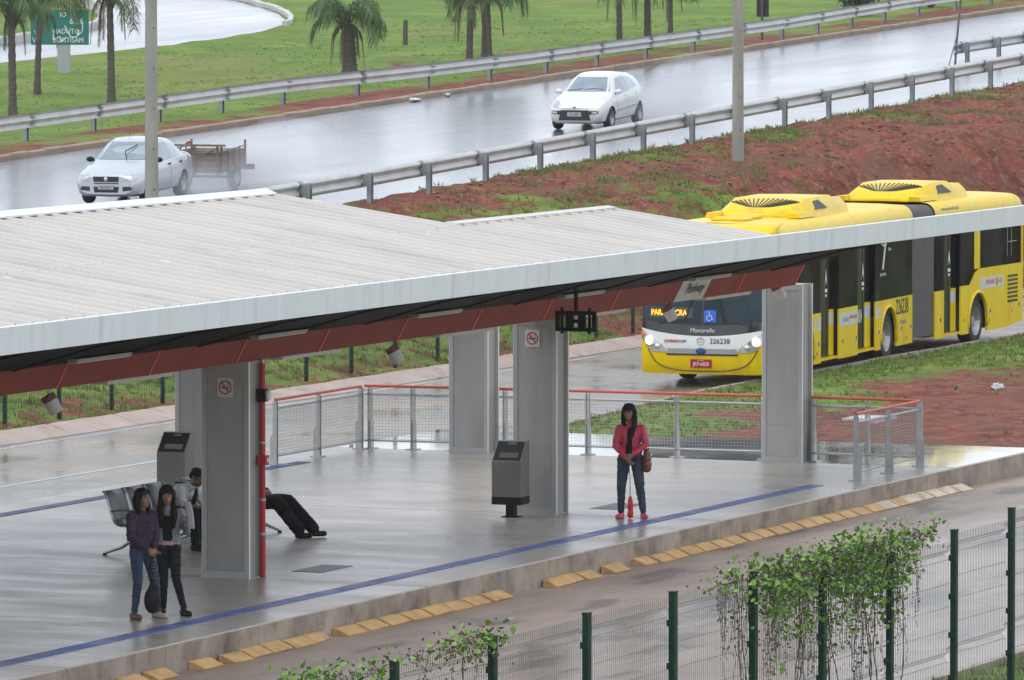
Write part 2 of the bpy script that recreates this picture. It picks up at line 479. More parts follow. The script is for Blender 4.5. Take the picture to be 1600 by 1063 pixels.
RAMP_OUT = [(-64.5, 60.0), (-62.2, 100.0), (-61.84, 118.2), (-61.8, 123.0), (-61.3, 126.5), (-61.12, 128.1), (-61.5, 134.9), (-62.1, 139.1), (-63.2, 142.5), (-64.5, 145.5), (-66.1, 148.6), (-68.2, 152.2), (-72.5, 158.7), (-78.0, 166.0), (-92.0, 182.0)]
RAMP_IN = [(-70.0, 60.0), (-67.2, 112.0), (-66.96, 128.1), (-67.4, 131.3), (-67.8, 135.0), (-68.5, 138.4), (-69.9, 141.7), (-71.8, 145.6), (-74.8, 151.5), (-78.6, 157.6), (-84.0, 165.0), (-99.0, 183.0)]
def near_poly(s, t, pl):
    return min(math.hypot(s - a, t - b) for a, b in pl)

def park(s, t):
    z = hz(t) + 0.1
    k = sm(-46, -56, s)
    z += k * (0.35 * fbm(s, t, 3.1, 0.06, 2)) * (1 - sm(12, 4, min(near_poly(s, t, RAMP_OUT), near_poly(s, t, RAMP_IN))))
    z += 0.05 * fbm(s, t, 7.7, 0.5, 3) * sm(-45, -48, s)
    # small ditch in the lawn behind the pole
    d2 = ((s + 54.5) / 3.0) ** 2 + ((t - 115.5) / 4.5) ** 2
    z -= 0.5 * math.exp(-d2)
    return z

def zg(s, t):
    if s > 8.75:
        return -0.30 + 0.30 * sm(8.8, 11.5, s) + 0.03 * fbm(s, t, 1.0, 1.2, 3)
    if s > 0.0 and t < 37: return -0.50
    if s > -10.75 and t < 35.4: return -0.70
    e = isl(t)
    if s > e:
        d = min(s - e, (t - 35.2))
        z = -0.30 + 0.20 * sm(0.1, 3.0, s - e) + (0.045 * fbm(s, t, 2.0, 0.9, 4) + 0.02 * fbm(s, t, 9.0, 4.0, 2)) * sm(0.0, 0.8, d)
        return min(z, -0.03) - 0.04 * sm(36.5, 35.2, t)
    if s > -18.72: return -0.50
    h = hz(t)
    if s > -28.4:
        crest = -22.6 + 0.5 * fbm(t, 0, 4.0, 0.12, 2)
        base = -0.25
        lo = base + 0.10 * sm(-18.9, -19.6, s)
        top = h - 0.06
        u = min(max((-19.4 - s) / (-19.4 - crest), 0.0), 1.0)
        steep = sm(45, 85, t)
        prof = u * (1 - steep) + steep * (0.55 * u + 0.45 * sm(0.0, 1.0, u))
        gentle = 0.80 - 0.0 * steep
        kk = 0.50 + 0.50 * steep
        z1 = lo + (top - 0.30 * (1 - steep) - 0.1 - lo) * (prof * kk + (1 - kk) * min(max((crest - s) / (crest + 27.2), 0.0), 1.0))
        z1 += 0.30 * sm(crest, -27.2, s) * (1 - steep) + 0.20 * sm(crest, -27.0, s)
        amp = sm(-18.8, -19.8, s) * (0.35 + 0.65 * sm(-28.2, -26.0, s))
        rough = 0.10 + 0.05 * steep
        z1 += amp * (rough * fbm(s, t, 5.0, 0.7, 4) + 0.07 * fbm(s, t, 6.0, 2.6, 3) + 0.05 * steep * abs(fbm(s * 1.0, t * 0.5, 8.0, 1.6, 3)))
        e_ = -27.35 + 0.22 * fbm(s, t, 3.3, 0.9, 3)
        k_ = sm(e_, e_ - 0.35, s)
        gul = (1 - abs(fbm(t + 0.35 * s, 0.12 * s, 12.0, 0.75, 3))) ** 4
        z1 -= 0.30 * steep * gul * sm(crest - 1.2, crest + 0.3, s) * sm(-19.2, -20.2, s)     # rain gullies
        return z1 * (1 - k_) + (h - 0.07) * k_
    if s > -42.1: return h - 0.10
    return park(s, t)

def grass_amt(s, t):
    n = fbm(s, t, 11.0, 0.22, 3)
    if s > 8.75: return 0.9
    e = isl(t)
    if s > e and t > 35:
        d = s - e
        return 0.22 + 0.78 * sm(5.2, 1.2, d + 2.4 * n) - 0.35 * sm(2.2, 0.8, t - 35.3 + 1.0 * n) + 0.25 * sm(50, 58, t + 5 * n)
    if s > -18.5: return 0.0
    if s > -28.4:
        g = 0.62 * sm(86, 58, t + 14 * n) + 0.05
        g -= 0.20 * sm(-20.3, -19.0, s + 0.6 * n)
        g = g * (1 - 0.45 * sm(-24.5, -26.5, s) * sm(70, 50, t))
        g += 0.62 * sm(-23.5, -26.2, s) * sm(70, 85, t) * (0.45 + n)
        g += 0.35 * math.exp(-((s + 22.5) / 1.6) ** 2 - ((t - 76 + 3 * n) / 7.0) ** 2)
        return g
    if s > -44.6: return 0.38 + 0.5 * n
    d1 = math.exp(-((s + 46.5 - 0.25 * (t - 118)) / 1.0) ** 2 - ((t - 119) / 4.0) ** 2)
    d2 = math.exp(-((s + 50.0 + 0.4 * (t - 122)) / 0.7) ** 2 - ((t - 122) / 6.0) ** 2)
    d3 = math.exp(-((s + 49.5) / 3.0) ** 2 - ((t - 131) / 2.0) ** 2)
    d4 = math.exp(-((s + 56.0) / 2.5) ** 2 - ((t - 113.5) / 3.0) ** 2)
    return 1.0 - 0.55 * d1 - 0.55 * d2 - 0.4 * d3 - 0.25 * d4 - 0.18 * sm(0.15, 0.5, n)

def rng(a, b, d): return list(np.arange(a, b - 1e-6, d))
SS = [-2500, -1200, -700, -450, -320, -240] + rng(-200, -100, 8) + rng(-100, -60, 2.0) + rng(-60, -44.6, 0.8) + rng(-44.6, -41.9, 0.3) + [-41.9, -38, -33, -28.6] + rng(-28.4, -18.4, 0.20) + [-18.4, -17, -15, -13.2] + rng(-12.4, 7.9, 0.32) + [8.0, 8.74, 8.78, 9.1, 9.5, 10.2, 11, 11.7, 12.5, 15, 20, 30, 45, 70, 120, 300, 900, 2500]
TS = [-2500, -900, -400, -200, -120] + rng(-80, 0, 8) + rng(0, 30, 2.0) + rng(30, 125, 0.30) + rng(125, 190, 1.2) + [190, 200, 215, 235, 260, 300, 360, 450, 600, 900, 1500, 2500]
gv, ga = [], []
for t in TS:
    for s in SS:
        gv.append((s, t, zg(s, t))); ga.append(grass_amt(s, t))
ns = len(SS)
gf = [(j * ns + i, j * ns + i + 1, (j + 1) * ns + i + 1, (j + 1) * ns + i) for j in range(len(TS) - 1) for i in range(ns - 1)]
gme = bpy.data.meshes.new("ground")
gme.from_pydata(gv, [], gf)
at = gme.attributes.new("grass", 'FLOAT', 'POINT')
at.data.foreach_set("value", np.array(ga, dtype=np.float32))
gme.shade_smooth()

def ground_material():
    m = bpy.data.materials.new("earth_and_grass"); m.use_nodes = True
    N, Lk = m.node_tree.nodes, m.node_tree.links
    b = N["Principled BSDF"]; b.inputs["Roughness"].default_value = 0.85; b.inputs["Specular IOR Level"].default_value = 0.25
    tc = N.new("ShaderNodeTexCoord"); P = tc.outputs["Object"]
    def nz(s, d=5.0, rg=0.62):
        n = N.new("ShaderNodeTexNoise"); n.inputs["Scale"].default_value = s; n.inputs["Detail"].default_value = d; n.inputs["Roughness"].default_value = rg
        Lk.new(P, n.inputs["Vector"]); return n.outputs["Fac"]
    def ramp(f, a, c1, c, c2):
        r = N.new("ShaderNodeMapRange"); r.inputs["From Min"].default_value = a; r.inputs["From Max"].default_value = c
        Lk.new(f, r.inputs["Value"])
        x = N.new("ShaderNodeMix"); x.data_type = 'RGBA'
        for k, v in (("A", c1), ("B", c2)):
            if isinstance(v, tuple): x.inputs[k].default_value = (*v, 1)
            else: Lk.new(v, x.inputs[k])
        Lk.new(r.outputs["Result"], x.inputs["Factor"]); return x.outputs["Result"]
    soil = ramp(nz(1.3), 0.38, (0.125, 0.029, 0.018), 0.64, (0.265, 0.075, 0.042))
    soil = ramp(nz(5.5), 0.52, soil, 0.70, (0.29, 0.155, 0.12))
    soil = ramp(nz(0.5), 0.50, soil, 0.70, (0.15, 0.080, 0.048))
    gr = ramp(nz(0.35), 0.40, (0.105, 0.185, 0.020), 0.62, (0.19, 0.27, 0.040))
    gr = ramp(nz(3.2), 0.52, gr, 0.74, (0.085, 0.14, 0.022))
    gr = ramp(nz(1.1, 7.0, 0.7), 0.50, gr, 0.66, (0.135, 0.20, 0.035))
    gr = ramp(nz(0.12), 0.54, gr, 0.66, (0.20, 0.205, 0.055))
    av = N.new("ShaderNodeAttribute"); av.attribute_name = "grass"
    ad = N.new("ShaderNodeMath"); ad.operation = 'ADD'
    mu = N.new("ShaderNodeMath"); mu.operation = 'MULTIPLY_ADD'; mu.inputs[1].default_value = 1.5; mu.inputs[2].default_value = -0.75
    Lk.new(nz(1.6, 6.0, 0.7), mu.inputs[0]); Lk.new(av.outputs["Fac"], ad.inputs[0]); Lk.new(mu.outputs[0], ad.inputs[1])
    c = ramp(ad.outputs[0], 0.40, soil, 0.58, gr)
    Lk.new(c, b.inputs["Base Color"])
    bp = N.new("ShaderNodeBump"); bp.inputs["Strength"].default_value = 0.95; bp.inputs["Distance"].default_value = 0.06
    Lk.new(nz(5.0, 8.0, 0.75), bp.inputs["Height"]); Lk.new(bp.outputs["Normal"], b.inputs["Normal"])
    M["ground"] = m
ground_material()
gme.materials.append(M["ground"])
g = bpy.data.objects.new("ground", gme); COL.objects.link(g)
tag(g, kind="structure")

def strip(name, ss, ts, zf, material, kind="structure", parent=None):
    mb = MB()
    n = len(ss)
    vs = []
    for t in ts:
        for s in ss:
            x = s(t) if callable(s) else s
            vs.append((x, t, zf(x, t)))
    mb.add(vs, [(j * n + i, j * n + i + 1, (j + 1) * n + i + 1, (j + 1) * n + i) for j in range(len(ts) - 1) for i in range(n - 1)])
    o = mb.build(name, material, parent, smooth=180)
    if kind and parent is None: tag(o, kind=kind)
    return o

# near lane: dusty concrete along the platform, rain-wet further out (a rougher and a smoother half of one paving)
def lane_material():
    mat("near_lane", (0.30, 0.23, 0.185), 0.5, spec=0.4, var=0.32, vs=0.8, bump=0.16, bs=7, stretch=(1, 0.3, 1), col2=(0.15, 0.12, 0.10), fac=(0.55, 0.64), c2s=1.1)
    m = M["near_lane"]; N, Lk = m.node_tree.nodes, m.node_tree.links
    b = N["Principled BSDF"]
    tc = N.new("ShaderNodeTexCoord"); sp = N.new("ShaderNodeSeparateXYZ"); Lk.new(tc.outputs["Object"], sp.inputs[0])
    n = N.new("ShaderNodeTexNoise"); n.inputs["Scale"].default_value = 0.35; n.inputs["Detail"].default_value = 5
    mp = N.new("ShaderNodeMapping"); mp.inputs["Scale"].default_value = (2.0, 0.35, 1); Lk.new(tc.outputs["Object"], mp.inputs[0]); Lk.new(mp.outputs[0], n.inputs["Vector"])
    a = N.new("ShaderNodeMath"); a.operation = 'MULTIPLY_ADD'; a.inputs[1].default_value = 3.2; Lk.new(n.outputs["Fac"], a.inputs[0]); Lk.new(sp.outputs["X"], a.inputs[2])
    r = N.new("ShaderNodeMapRange"); r.inputs["From Min"].default_value = 3.3; r.inputs["From Max"].default_value = 4.9
    r.inputs["To Min"].default_value = 0.52; r.inputs["To Max"].default_value = 0.27; Lk.new(a.outputs[0], r.inputs["Value"])
    Lk.new(r.outputs["Result"], b.inputs["Roughness"])
lane_material()
strip("lane", [0.0, 2, 4, 6, 8.75], rng(-90, 60, 10) + [60, 120], lambda s, t: -0.35, "near_lane")
tl = rng(-90, 30, 10) + [30, 34, 35.3]
strip("busway", [-18.2, -15, -12, -10.76], tl, lambda s, t: -0.40, "busway_wet")
strip("busway_road", [-18.2, -16, -14, lambda t: isl(t)], [35.301, 36.5, 37.5, 39, 41, 43.5, 46, 48.5, 51, 55, 60, 80, 110, 160, 260, 500], lambda s, t: -0.40, "busway_wet")
strip("highway", [-42.0, -38, -34.8, -31, -27.0], rng(-100, 5, 15) + rng(5, 200, 5) + [200, 220, 250, 300, 360, 420], lambda s, t: hz(t), "asphalt_wet")

def resample(pl, n):
    d = [0]
    for a, b in zip(pl, pl[1:]): d.append(d[-1] + math.dist(a, b))
    out = []
    for k in range(n):
        x = d[-1] * k / (n - 1)
        for i in range(len(pl) - 1):
            if x <= d[i + 1] + 1e-9:
                u = (x - d[i]) / max(d[i + 1] - d[i], 1e-9)
                out.append((pl[i][0] + (pl[i + 1][0] - pl[i][0]) * u, pl[i][1] + (pl[i + 1][1] - pl[i][1]) * u)); break
    return out
def smoothpl(pl, it=3):
    for _ in range(it):
        pl = [pl[0]] + [((a[0] + 2 * b[0] + c[0]) / 4, (a[1] + 2 * b[1] + c[1]) / 4) for a, b, c in zip(pl, pl[1:], pl[2:])] + [pl[-1]]
    return pl
ro, ri = smoothpl(resample(RAMP_OUT, 90)), smoothpl(resample(RAMP_IN, 90))
mb = MB()
rv = []
for a, b in zip(ro, ri):
    for k in range(9):
        u = k / 8
        x, y = a[0] + (b[0] - a[0]) * u, a[1] + (b[1] - a[1]) * u
        rv.append((x, y, park(x, y) + 0.07))
mb.add(rv, [(j * 9 + i, j * 9 + i + 1, (j + 1) * 9 + i + 1, (j + 1) * 9 + i) for j in range(89) for i in range(8)])
tag(mb.build("ramp_road", "asphalt_wet", None, 180), kind="structure")
ev, et = [], []
for i, a in enumerate(ro):                             # turf edge sloping up to the slip road
    b = ri[i]
    L_ = math.dist(a, b); dx, dy = (a[0] - b[0]) / L_, (a[1] - b[1]) / L_
    for k, (w, h) in enumerate(((-0.12, 0.075), (0.25, 0.085), (1.2, 0.02), (3.0, -0.25))):
        x, y = a[0] + dx * w, a[1] + dy * w
        ev.append((x, y, park(x, y) + h))
em = bpy.data.meshes.new("ramp_verge")
em.from_pydata(ev, [], [(j * 4 + i, j * 4 + i + 1, (j + 1) * 4 + i + 1, (j + 1) * 4 + i) for j in range(89) for i in range(3)])
ea = em.attributes.new("grass", 'FLOAT', 'POINT'); ea.data.foreach_set("value", np.array([0.5, 0.95, 1.0, 1.0] * 90, dtype=np.float32))
em.materials.append(M["ground"]); em.shade_smooth(); fix_normals(em)
eo = bpy.data.objects.new("ramp_verge", em); COL.objects.link(eo); tag(eo, kind="structure")

def stone_run(pl, w, h, zf, length, name, parent, material, gap=0.015, jitter=0.012, side=1):
    """kerb stones laid along a polyline, each an object of its own"""
    L = sum(math.dist(a, b) for a, b in zip(pl, pl[1:]))
    n = max(int(L / length), 1)
    pts = resample(pl, n + 1)
    base = {}
    for k in range(n):
        a, b = pts[k], pts[k + 1]
        ln = math.dist(a, b)
        key = round(ln, 2)
        if key not in base:
            base[key] = MB().prism([(0, -0.15), (w, -0.15), (w, h * 0.98), (w * 0.15, h), (0, h * 0.8)], gap / 2, key - gap / 2, 'y').mesh("kerb_stone", material)
            fix_normals(base[key])
        ang = math.atan2(-(b[0] - a[0]), b[1] - a[1])
        za, zb = zf(*a), zf(*b)
        o = place(base[key], "kerb_stone", parent, (a[0], a[1], za + random.uniform(-jitter, jitter)), (math.atan2(zb - za, ln), 0, ang + random.uniform(-0.008, 0.008)))

random.seed(4)
kt = thing("kerb", "long row of tan kerb stones along the far side of the wet highway", "kerb", (-42.1, 80, hz(80)))
kl = lambda parent: None
def rel(parent, pl): return [(a - parent.location.x, b - parent.location.y) for a, b in pl]
p0 = kt.location
stone_run([(0.08, -30.0), (0.08, 90.0)], -0.20, 0.15, lambda a, b: hz(b + p0.y) - p0.z, 0.95, "kerb_stone", kt, "kerb_tan")
kr = thing("kerb", "white kerb curving round the wet slip road at the top left", "kerb", (-64, 140, park(-64, 140)))
q0 = kr.location
stone_run(rel(kr, [p for p in ro if p[1] > 140.5]), 0.18, 0.20, lambda a, b: park(a + q0.x, b + q0.y) - q0.z + 0.05, 1.2, "kerb_stone", kr, "kerb_white")
km = thing("kerb", "white kerb round the grass median of the slip road behind the green sign", "kerb", (-68, 135, park(-68, 135)))
q1 = km.location
stone_run(rel(km, ri[36:]), -0.18, 0.30, lambda a, b: park(a + q1.x, b + q1.y) - q1.z + 0.05, 1.2, "kerb_stone", km, "kerb_white")

# sloping gutter beyond the busway, and the thin kerb of the grass island
gt = thing("gutter", "pale pinkish sloping concrete gutter between busway and fenced bank", "gutter", (-18.2, 40, -0.4))
for k in range(-12, 32):
    a, b = k * 2.6, k * 2.6 + 2.585
    j = [random.uniform(-0.05, 0.05) for _ in range(6)]
    mb = MB()
    ys = [a + (b - a) * i / 5 for i in range(6)]
    prof = lambda y, i: [(0.0, y - 40 + 0, -0.02), (0.0, y - 40, 0.012), (-0.10, y - 40, 0.04), (-0.40 + 0.5 * j[i], y - 40, 0.15), (-0.58 + j[i], y - 40, 0.175), (-0.58 + j[i], y - 40, -0.05)]
    mb.loft([prof(y, i) for i, y in enumerate(ys)], True, True)
    mb.build("gutter_slab", "gutter", gt, 40)
ki = thing("kerb", "thin pale concrete kerb edging the grass island beside the bus", "kerb", (-11.7, 50, -0.4))
k0 = ki.location
stone_run(rel(ki, [(isl(t) + 0.0, t) for t in np.arange(35.6, 100, 0.8)]), 0.10, 0.13, lambda a, b: 0.0, 1.0, "kerb_stone", ki, "gutter", jitter=0.006)
kv = thing("kerb", "pale kerb at the edge of the grass verge below the green mesh fence", "kerb", (8.75, 0, -0.35))
stone_run([(0.0, -40), (0.0, 30)], 0.12, 0.12, lambda a, b: 0.0, 1.0, "kerb_stone", kv, "gutter", jitter=0.004)

# painted lines
def line(name, s, ta, tb, zf, w=0.12, material="paint_white"):
    strip(name, [s - w / 2, s + w / 2], list(np.linspace(ta, tb, 12)), zf, material)
line("lane_line", -14.35, -40, 36, lambda s, t: -0.396)
line("lane_line", -17.9, -40, 60, lambda s, t: -0.396, 0.10)

# ------------------------------------------------------------------ platform
PW, PE = -10.75, 35.3
pf = bpy.data.objects.new("platform", None); COL.objects.link(pf); tag(pf, kind="structure")
cuts = [-50.0, -41.2, -30.9, -20.6, -10.3, -0.02, 10.32, 20.75, 31.0, PE]
for a, b in zip(cuts, cuts[1:]):
    mb = MB().prism([(PW + 0.012, -0.6), (-0.012, -0.6), (-0.012, -0.02), (-0.03, 0.0), (PW + 0.03, 0.0), (PW + 0.012, -0.02)], a + 0.016, b - 0.016, 'y')
    mb.build("slab", "slab_wet" if a > 30 else "slab_concrete", pf)
    # the kerb face: upstand slabs 2.6 m long with open joints
    n = max(int(round((b - a) / 2.6)), 1)
    for k in range(n):
        y0, y1 = a + (b - a) * k / n + 0.006, a + (b - a) * (k + 1) / n - 0.006
        MB().prism([(-0.011, -0.6), (0.008, -0.6), (0.0, -0.02), (-0.011, -0.012)], y0, y1, 'y').build("kerb_panel", "kerb_concrete", pf)
MB().box(PW + 0.1, -0.1, -50, PE - 0.05, -0.65, -0.03).build("joint_bed", "joint_dark", pf)
MB().box(PW + 0.011, -0.011, PE - 0.011, PE + 0.004, -0.6, -0.02).build("end_face", "kerb_concrete", pf)
# tactile warning strips: flat bars on a blue band
bar = MB()
for k in range(7):
    bar.box(-0.138 + k * 0.043, -0.138 + k * 0.043 + 0.022, 0.0, 1.0, 0.006, 0.011)
bar.box(-0.145, 0.150, 0.0, 1.0, 0.0, 0.006)
bme = bar.mesh("tactile_tile", "tactile_blue")
for s0, ta, tb in ((-0.86, -24, 28), (-9.9, -6, 28)):
    for k in range(ta, tb):
        if s0 > -1 and k == 27: continue
        o = place(bme, "tactile_tile", pf, (s0, k + 0.0, 0.0), (0, 0, 0), (0.82, 0.996, 1))
# dark steel inspection plates let into the floor
for s0, t0, lab in ((-2.25, 11.9, "dark steel floor plate beside the column with the red pipe"), (-2.25, 22.3, "dark steel floor plate right of the column behind the litter bin")):
    o = MB().box(-0.22, 0.22, -0.45, 0.55, 0.0, 0.004).build("floor_plate", "floor_plate", None)
    o.location = (s0, t0, 0.002); tag(o, lab, "floor plate", "steel floor plates")

# ------------------------------------------------------------------ yellow wedge blocks at the foot of the kerb
def wedge(L, material, chip=0.0):
    a, b = 0.028, L - 0.028
    P = [(0.02, 0.0), (0.235, 0.0), (0.24, 0.018), (0.075, 0.095), (0.02, 0.10)]
    mb = MB()
    ys = [a, a + 0.02, b - 0.02, b]
    rings = []
    for i, y in enumerate(ys):
        k = 0.93 if i in (0, 3) else 1.0
        rings.append([(x - (chip if i >= 2 and x > 0.2 else 0), y, z * k) for x, z in P])
    return mb.loft(rings).mesh("kerb_block", material)
groups = [(1.5, 1, "single"), (2.2, 1, "single2"), (3.45, 1, "alone"), (4.25, 5, "five"), (7.60, 8, "eight"), (14.35, 3, "three"), (16.45, 1, "one"), (17.6, 24, "long")]
txt = {"single": "worn yellow kerb block at the bottom left, nearest the viewer", "single2": "yellow kerb block, second from the bottom left corner of the kerb", "alone": "yellow wedge block lying alone before the short row of five",
       "one": "lone yellow wedge block between the row of three and the long row", }
random.seed(11)
for t0, n, key in groups:
    stp = {"five": 0.60, "eight": 0.665, "three": 0.55, "long": 0.577}.get(key, 0.6)
    for k in range(n):
        pale = key == "long" and k > 16
        me = wedge(stp - 0.01, "block_pale" if (pale and random.random() < 0.75) else "block_yellow", 0.07 if (key == "five" and k == 4) else 0.0)
        fix_normals(me)
        o = place(me, "kerb_block", None, (random.uniform(-0.015, 0.02), t0 - 0.32 + k * stp, -0.348), (random.uniform(-0.015, 0.015), 0, random.uniform(-0.03, 0.03)))
        nth = ["first", "second", "third", "fourth", "fifth", "sixth", "seventh", "eighth", "ninth", "tenth", "eleventh", "twelfth", "thirteenth", "fourteenth", "fifteenth", "sixteenth", "seventeenth", "eighteenth", "nineteenth", "twentieth", "twenty-first", "twenty-second", "twenty-third", "twenty-fourth"]
        if key in txt: lab = txt[key]
        elif key == "five": lab = "chipped yellow wedge block at the right end of the row of five" if k == 4 else nth[k] + " yellow wedge block from the left in the row of five at lower left"
        elif key == "eight": lab = nth[k] + " yellow wedge block from the left in the row of eight along the kerb"
        elif key == "three": lab = ("left", "middle", "right")[k] + " yellow wedge block of the row of three below the woman in pink"
        else: lab = ("last pale wedge block at the right end of the long kerb row" if k == n - 1 else nth[k] + (" wedge block from the left, pale and worn, in the long kerb row" if pale else " yellow wedge block from the left in the long unbroken kerb row"))
        tag(o, lab, "kerb block", "wedge blocks along the platform kerb")

# ------------------------------------------------------------------ canopy
cn = thing("platform_canopy", "white corrugated platform canopy with pale fascia and red beam", "canopy", (0, 0, 0))
T0 = -46.0
zr = lambda s: 3.952 - 0.14 * s
RP = 0.43
def sheet_mesh(sa, sb, dz, name="roof_sheet"):
    prof = []
    for k in range(2):
        o = k * RP
        prof += [(o + 0.0, 0), (o + 0.14, 0), (o + 0.150, 0.010), (o + 0.185, 0.010), (o + 0.195, 0), (o + 0.275, 0), (o + 0.315, 0.004), (o + 0.33, 0.066), (o + 0.375, 0.066), (o + 0.395, 0.003), (o + 0.405, 0.0)]
    prof.append((2 * RP, 0.0))
    vs = [(s, y, zr(s) + dz + z) for s in (sa, sb) for y, z in prof] + [(s, y, zr(s) + dz + z - 0.004) for s in (sa, sb) for y, z in prof]
    n = len(prof)
    fs = [(i, i + 1, n + i + 1, n + i) for i in range(n - 1)] + [(2 * n + i + 1, 2 * n + i, 3 * n + i, 3 * n + i + 1) for i in range(n - 1)]
    fs += [(i + 1, i, 2 * n + i, 2 * n + i + 1) for i in range(n - 1)] + [(n + i, n + i + 1, 3 * n + i + 1, 3 * n + i) for i in range(n - 1)]
    me = MB().add(vs, fs).mesh(name, "roof_sheet")
    me.materials.append(M["rib_shade_dirt"])
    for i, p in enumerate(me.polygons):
        if i < n - 1 and i % 11 in (5, 9): p.material_index = 1      # dark line painted at each rib's foot for groove shadow and grime
    return me
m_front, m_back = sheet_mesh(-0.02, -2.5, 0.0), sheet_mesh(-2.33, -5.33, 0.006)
nfr, nbk = int((22.9 + 46) / 0.86), int((16.7 + 46) / 0.86)
random.seed(3)
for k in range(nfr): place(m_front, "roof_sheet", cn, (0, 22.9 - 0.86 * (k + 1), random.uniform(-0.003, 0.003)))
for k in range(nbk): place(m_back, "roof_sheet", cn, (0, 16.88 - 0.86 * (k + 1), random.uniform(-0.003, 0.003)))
random.seed(8)
for k in range(60):                                   # pale sealant dabbed along the lap
    y = 16.2 - k * 0.43 - random.uniform(0, 0.2)
    q = MB().ell((0, 0, 0), (random.uniform(0.05, 0.16), random.uniform(0.06, 0.2), 0.012), 10, 6)
    q.v = [(x + random.uniform(-.02, .02), yy + random.uniform(-.02, .02), z) for x, yy, z in q.v]
    o = q.build("sealant", "sealant", cn, 180)
    o.location = (-2.33 + random.uniform(-0.05, 0.08), y, zr(-2.33) + 0.012); o.rotation_euler = (0, math.atan(0.14), 0)
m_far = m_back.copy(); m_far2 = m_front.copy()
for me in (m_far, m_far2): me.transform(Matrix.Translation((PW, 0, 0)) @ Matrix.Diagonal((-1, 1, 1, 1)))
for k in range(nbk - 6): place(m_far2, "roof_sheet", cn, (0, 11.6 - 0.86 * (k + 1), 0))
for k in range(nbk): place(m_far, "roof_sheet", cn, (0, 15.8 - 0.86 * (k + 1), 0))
MB().hexa([(-2.49, 16.885, zr(-2.49) + 0.001), (-2.62, 16.885, zr(-2.62) + 0.0), (-2.62, 22.9, zr(-2.62) + 0.0), (-2.49, 22.9, zr(-2.49) + 0.001), (-2.47, 16.885, zr(-2.47) + 0.073), (-2.62, 16.885, zr(-2.62) + 0.078), (-2.62, 22.9, zr(-2.62) + 0.078), (-2.47, 22.9, zr(-2.47) + 0.073)]).build("end_flashing", "roof_sheet", cn)
zt = zr(-5.3) + 0.012
for k in range(11):
    y1 = 16.90 - 5.6 * k; y0 = y1 - 5.59
    MB().prism([(-5.20, zt + 0.032), (-5.20, zt + 0.052), (-5.375, zt + 0.115), (-5.55, zt + 0.052), (-5.55, zt + 0.032), (-5.375, zt + 0.09)], y0, y1, 'y').build("ridge_cap", "white_fascia", cn)
for sgn, off in ((1, 0.0), (-1, PW)):
    X = lambda x: off + sgn * x
    for k in range(14):
        y1 = (36.5 if sgn > 0 else 12.5) - 6.0 * k; y0 = y1 - 5.996
        MB().prism([(X(0.0), 3.685), (X(0.02), 3.69), (X(0.03), 4.0), (X(0.0), 4.012), (X(-0.05), 4.0), (X(-0.05), 3.975), (X(0.0), 3.98)], y0, y1, 'y').build("fascia_panel", "white_fascia", cn)
        MB().box(min(X(-0.035), X(-0.11)), max(X(-0.035), X(-0.11)), y0 + 0.001, y1 - 0.001, 3.71, 3.96).build("edge_beam", "bus_grey", cn)
    # curved dark soffit
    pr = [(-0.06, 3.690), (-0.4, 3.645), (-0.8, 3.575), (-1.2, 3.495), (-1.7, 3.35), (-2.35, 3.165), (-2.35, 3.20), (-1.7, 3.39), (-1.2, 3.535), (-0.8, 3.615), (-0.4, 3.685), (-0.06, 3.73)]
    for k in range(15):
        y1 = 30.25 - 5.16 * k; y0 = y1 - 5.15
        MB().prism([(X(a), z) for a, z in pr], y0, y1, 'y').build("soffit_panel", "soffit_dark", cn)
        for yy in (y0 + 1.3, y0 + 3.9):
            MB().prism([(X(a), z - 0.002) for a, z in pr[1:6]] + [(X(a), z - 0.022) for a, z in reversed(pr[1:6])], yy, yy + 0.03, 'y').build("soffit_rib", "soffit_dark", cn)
    # red trough beam
    for k in range(30):
        y1 = 30.62 - 2.58 * k; y0 = y1 - 2.57
        MB().prism([(X(-2.58), 2.84), (X(-2.95), 2.84), (X(-3.12), 3.23), (X(-3.06), 3.23), (X(-2.92), 2.88), (X(-2.61), 2.88), (X(-2.44), 3.23), (X(-2.38), 3.23)], y0, y1, 'y').build("beam_panel", "red_steel", cn)
        if not (sgn > 0 and 25.3 < y1 < 26.7): MB().prism([(X(-2.57), 2.838), (X(-2.60), 2.838), (X(-2.40), 3.233), (X(-2.367), 3.233)], y1 - 0.03, y1 + 0.02, 'y').build("joint_cover", "red_bright", cn)
    # tie beams across the middle
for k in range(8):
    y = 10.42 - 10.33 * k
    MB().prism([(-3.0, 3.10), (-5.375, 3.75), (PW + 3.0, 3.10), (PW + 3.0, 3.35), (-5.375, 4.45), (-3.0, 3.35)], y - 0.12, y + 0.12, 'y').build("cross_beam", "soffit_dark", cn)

# unlit strip lights under beam and soffit
def strip_light(s, t, z, L, lab, w=0.16, material="speaker_white"):
    o = thing("strip_light", lab, "light fitting", (s, t, z), 0, "unlit strip lights under the canopy")
    MB().prism([(-w / 2, 0), (w / 2, 0), (w / 2 - 0.02, -0.045), (-w / 2 + 0.02, -0.045)], -L / 2, L / 2, 'y').build("housing", material, o)
    MB().box(-w / 2 + 0.03, w / 2 - 0.03, -L / 2 + 0.03, L / 2 - 0.03, -0.055, -0.0455).build("diffuser", "sign_white", o)
tl = [(2.2, "unlit strip light under the red beam at the far left edge"), (7.3, "unlit strip light under the red beam just left of the first column"), (12.5, "unlit strip light under the red beam right of the red pipe"),
      (17.7, "unlit strip light under the red beam, left of the second near column"), (22.7, "unlit strip light under the red beam beside the hanging display frame"), (27.9, "unlit strip light under the red beam below the cream sign")]
for t, lab in tl: strip_light(-2.74, t, 2.838, 1.9, lab, 0.24)
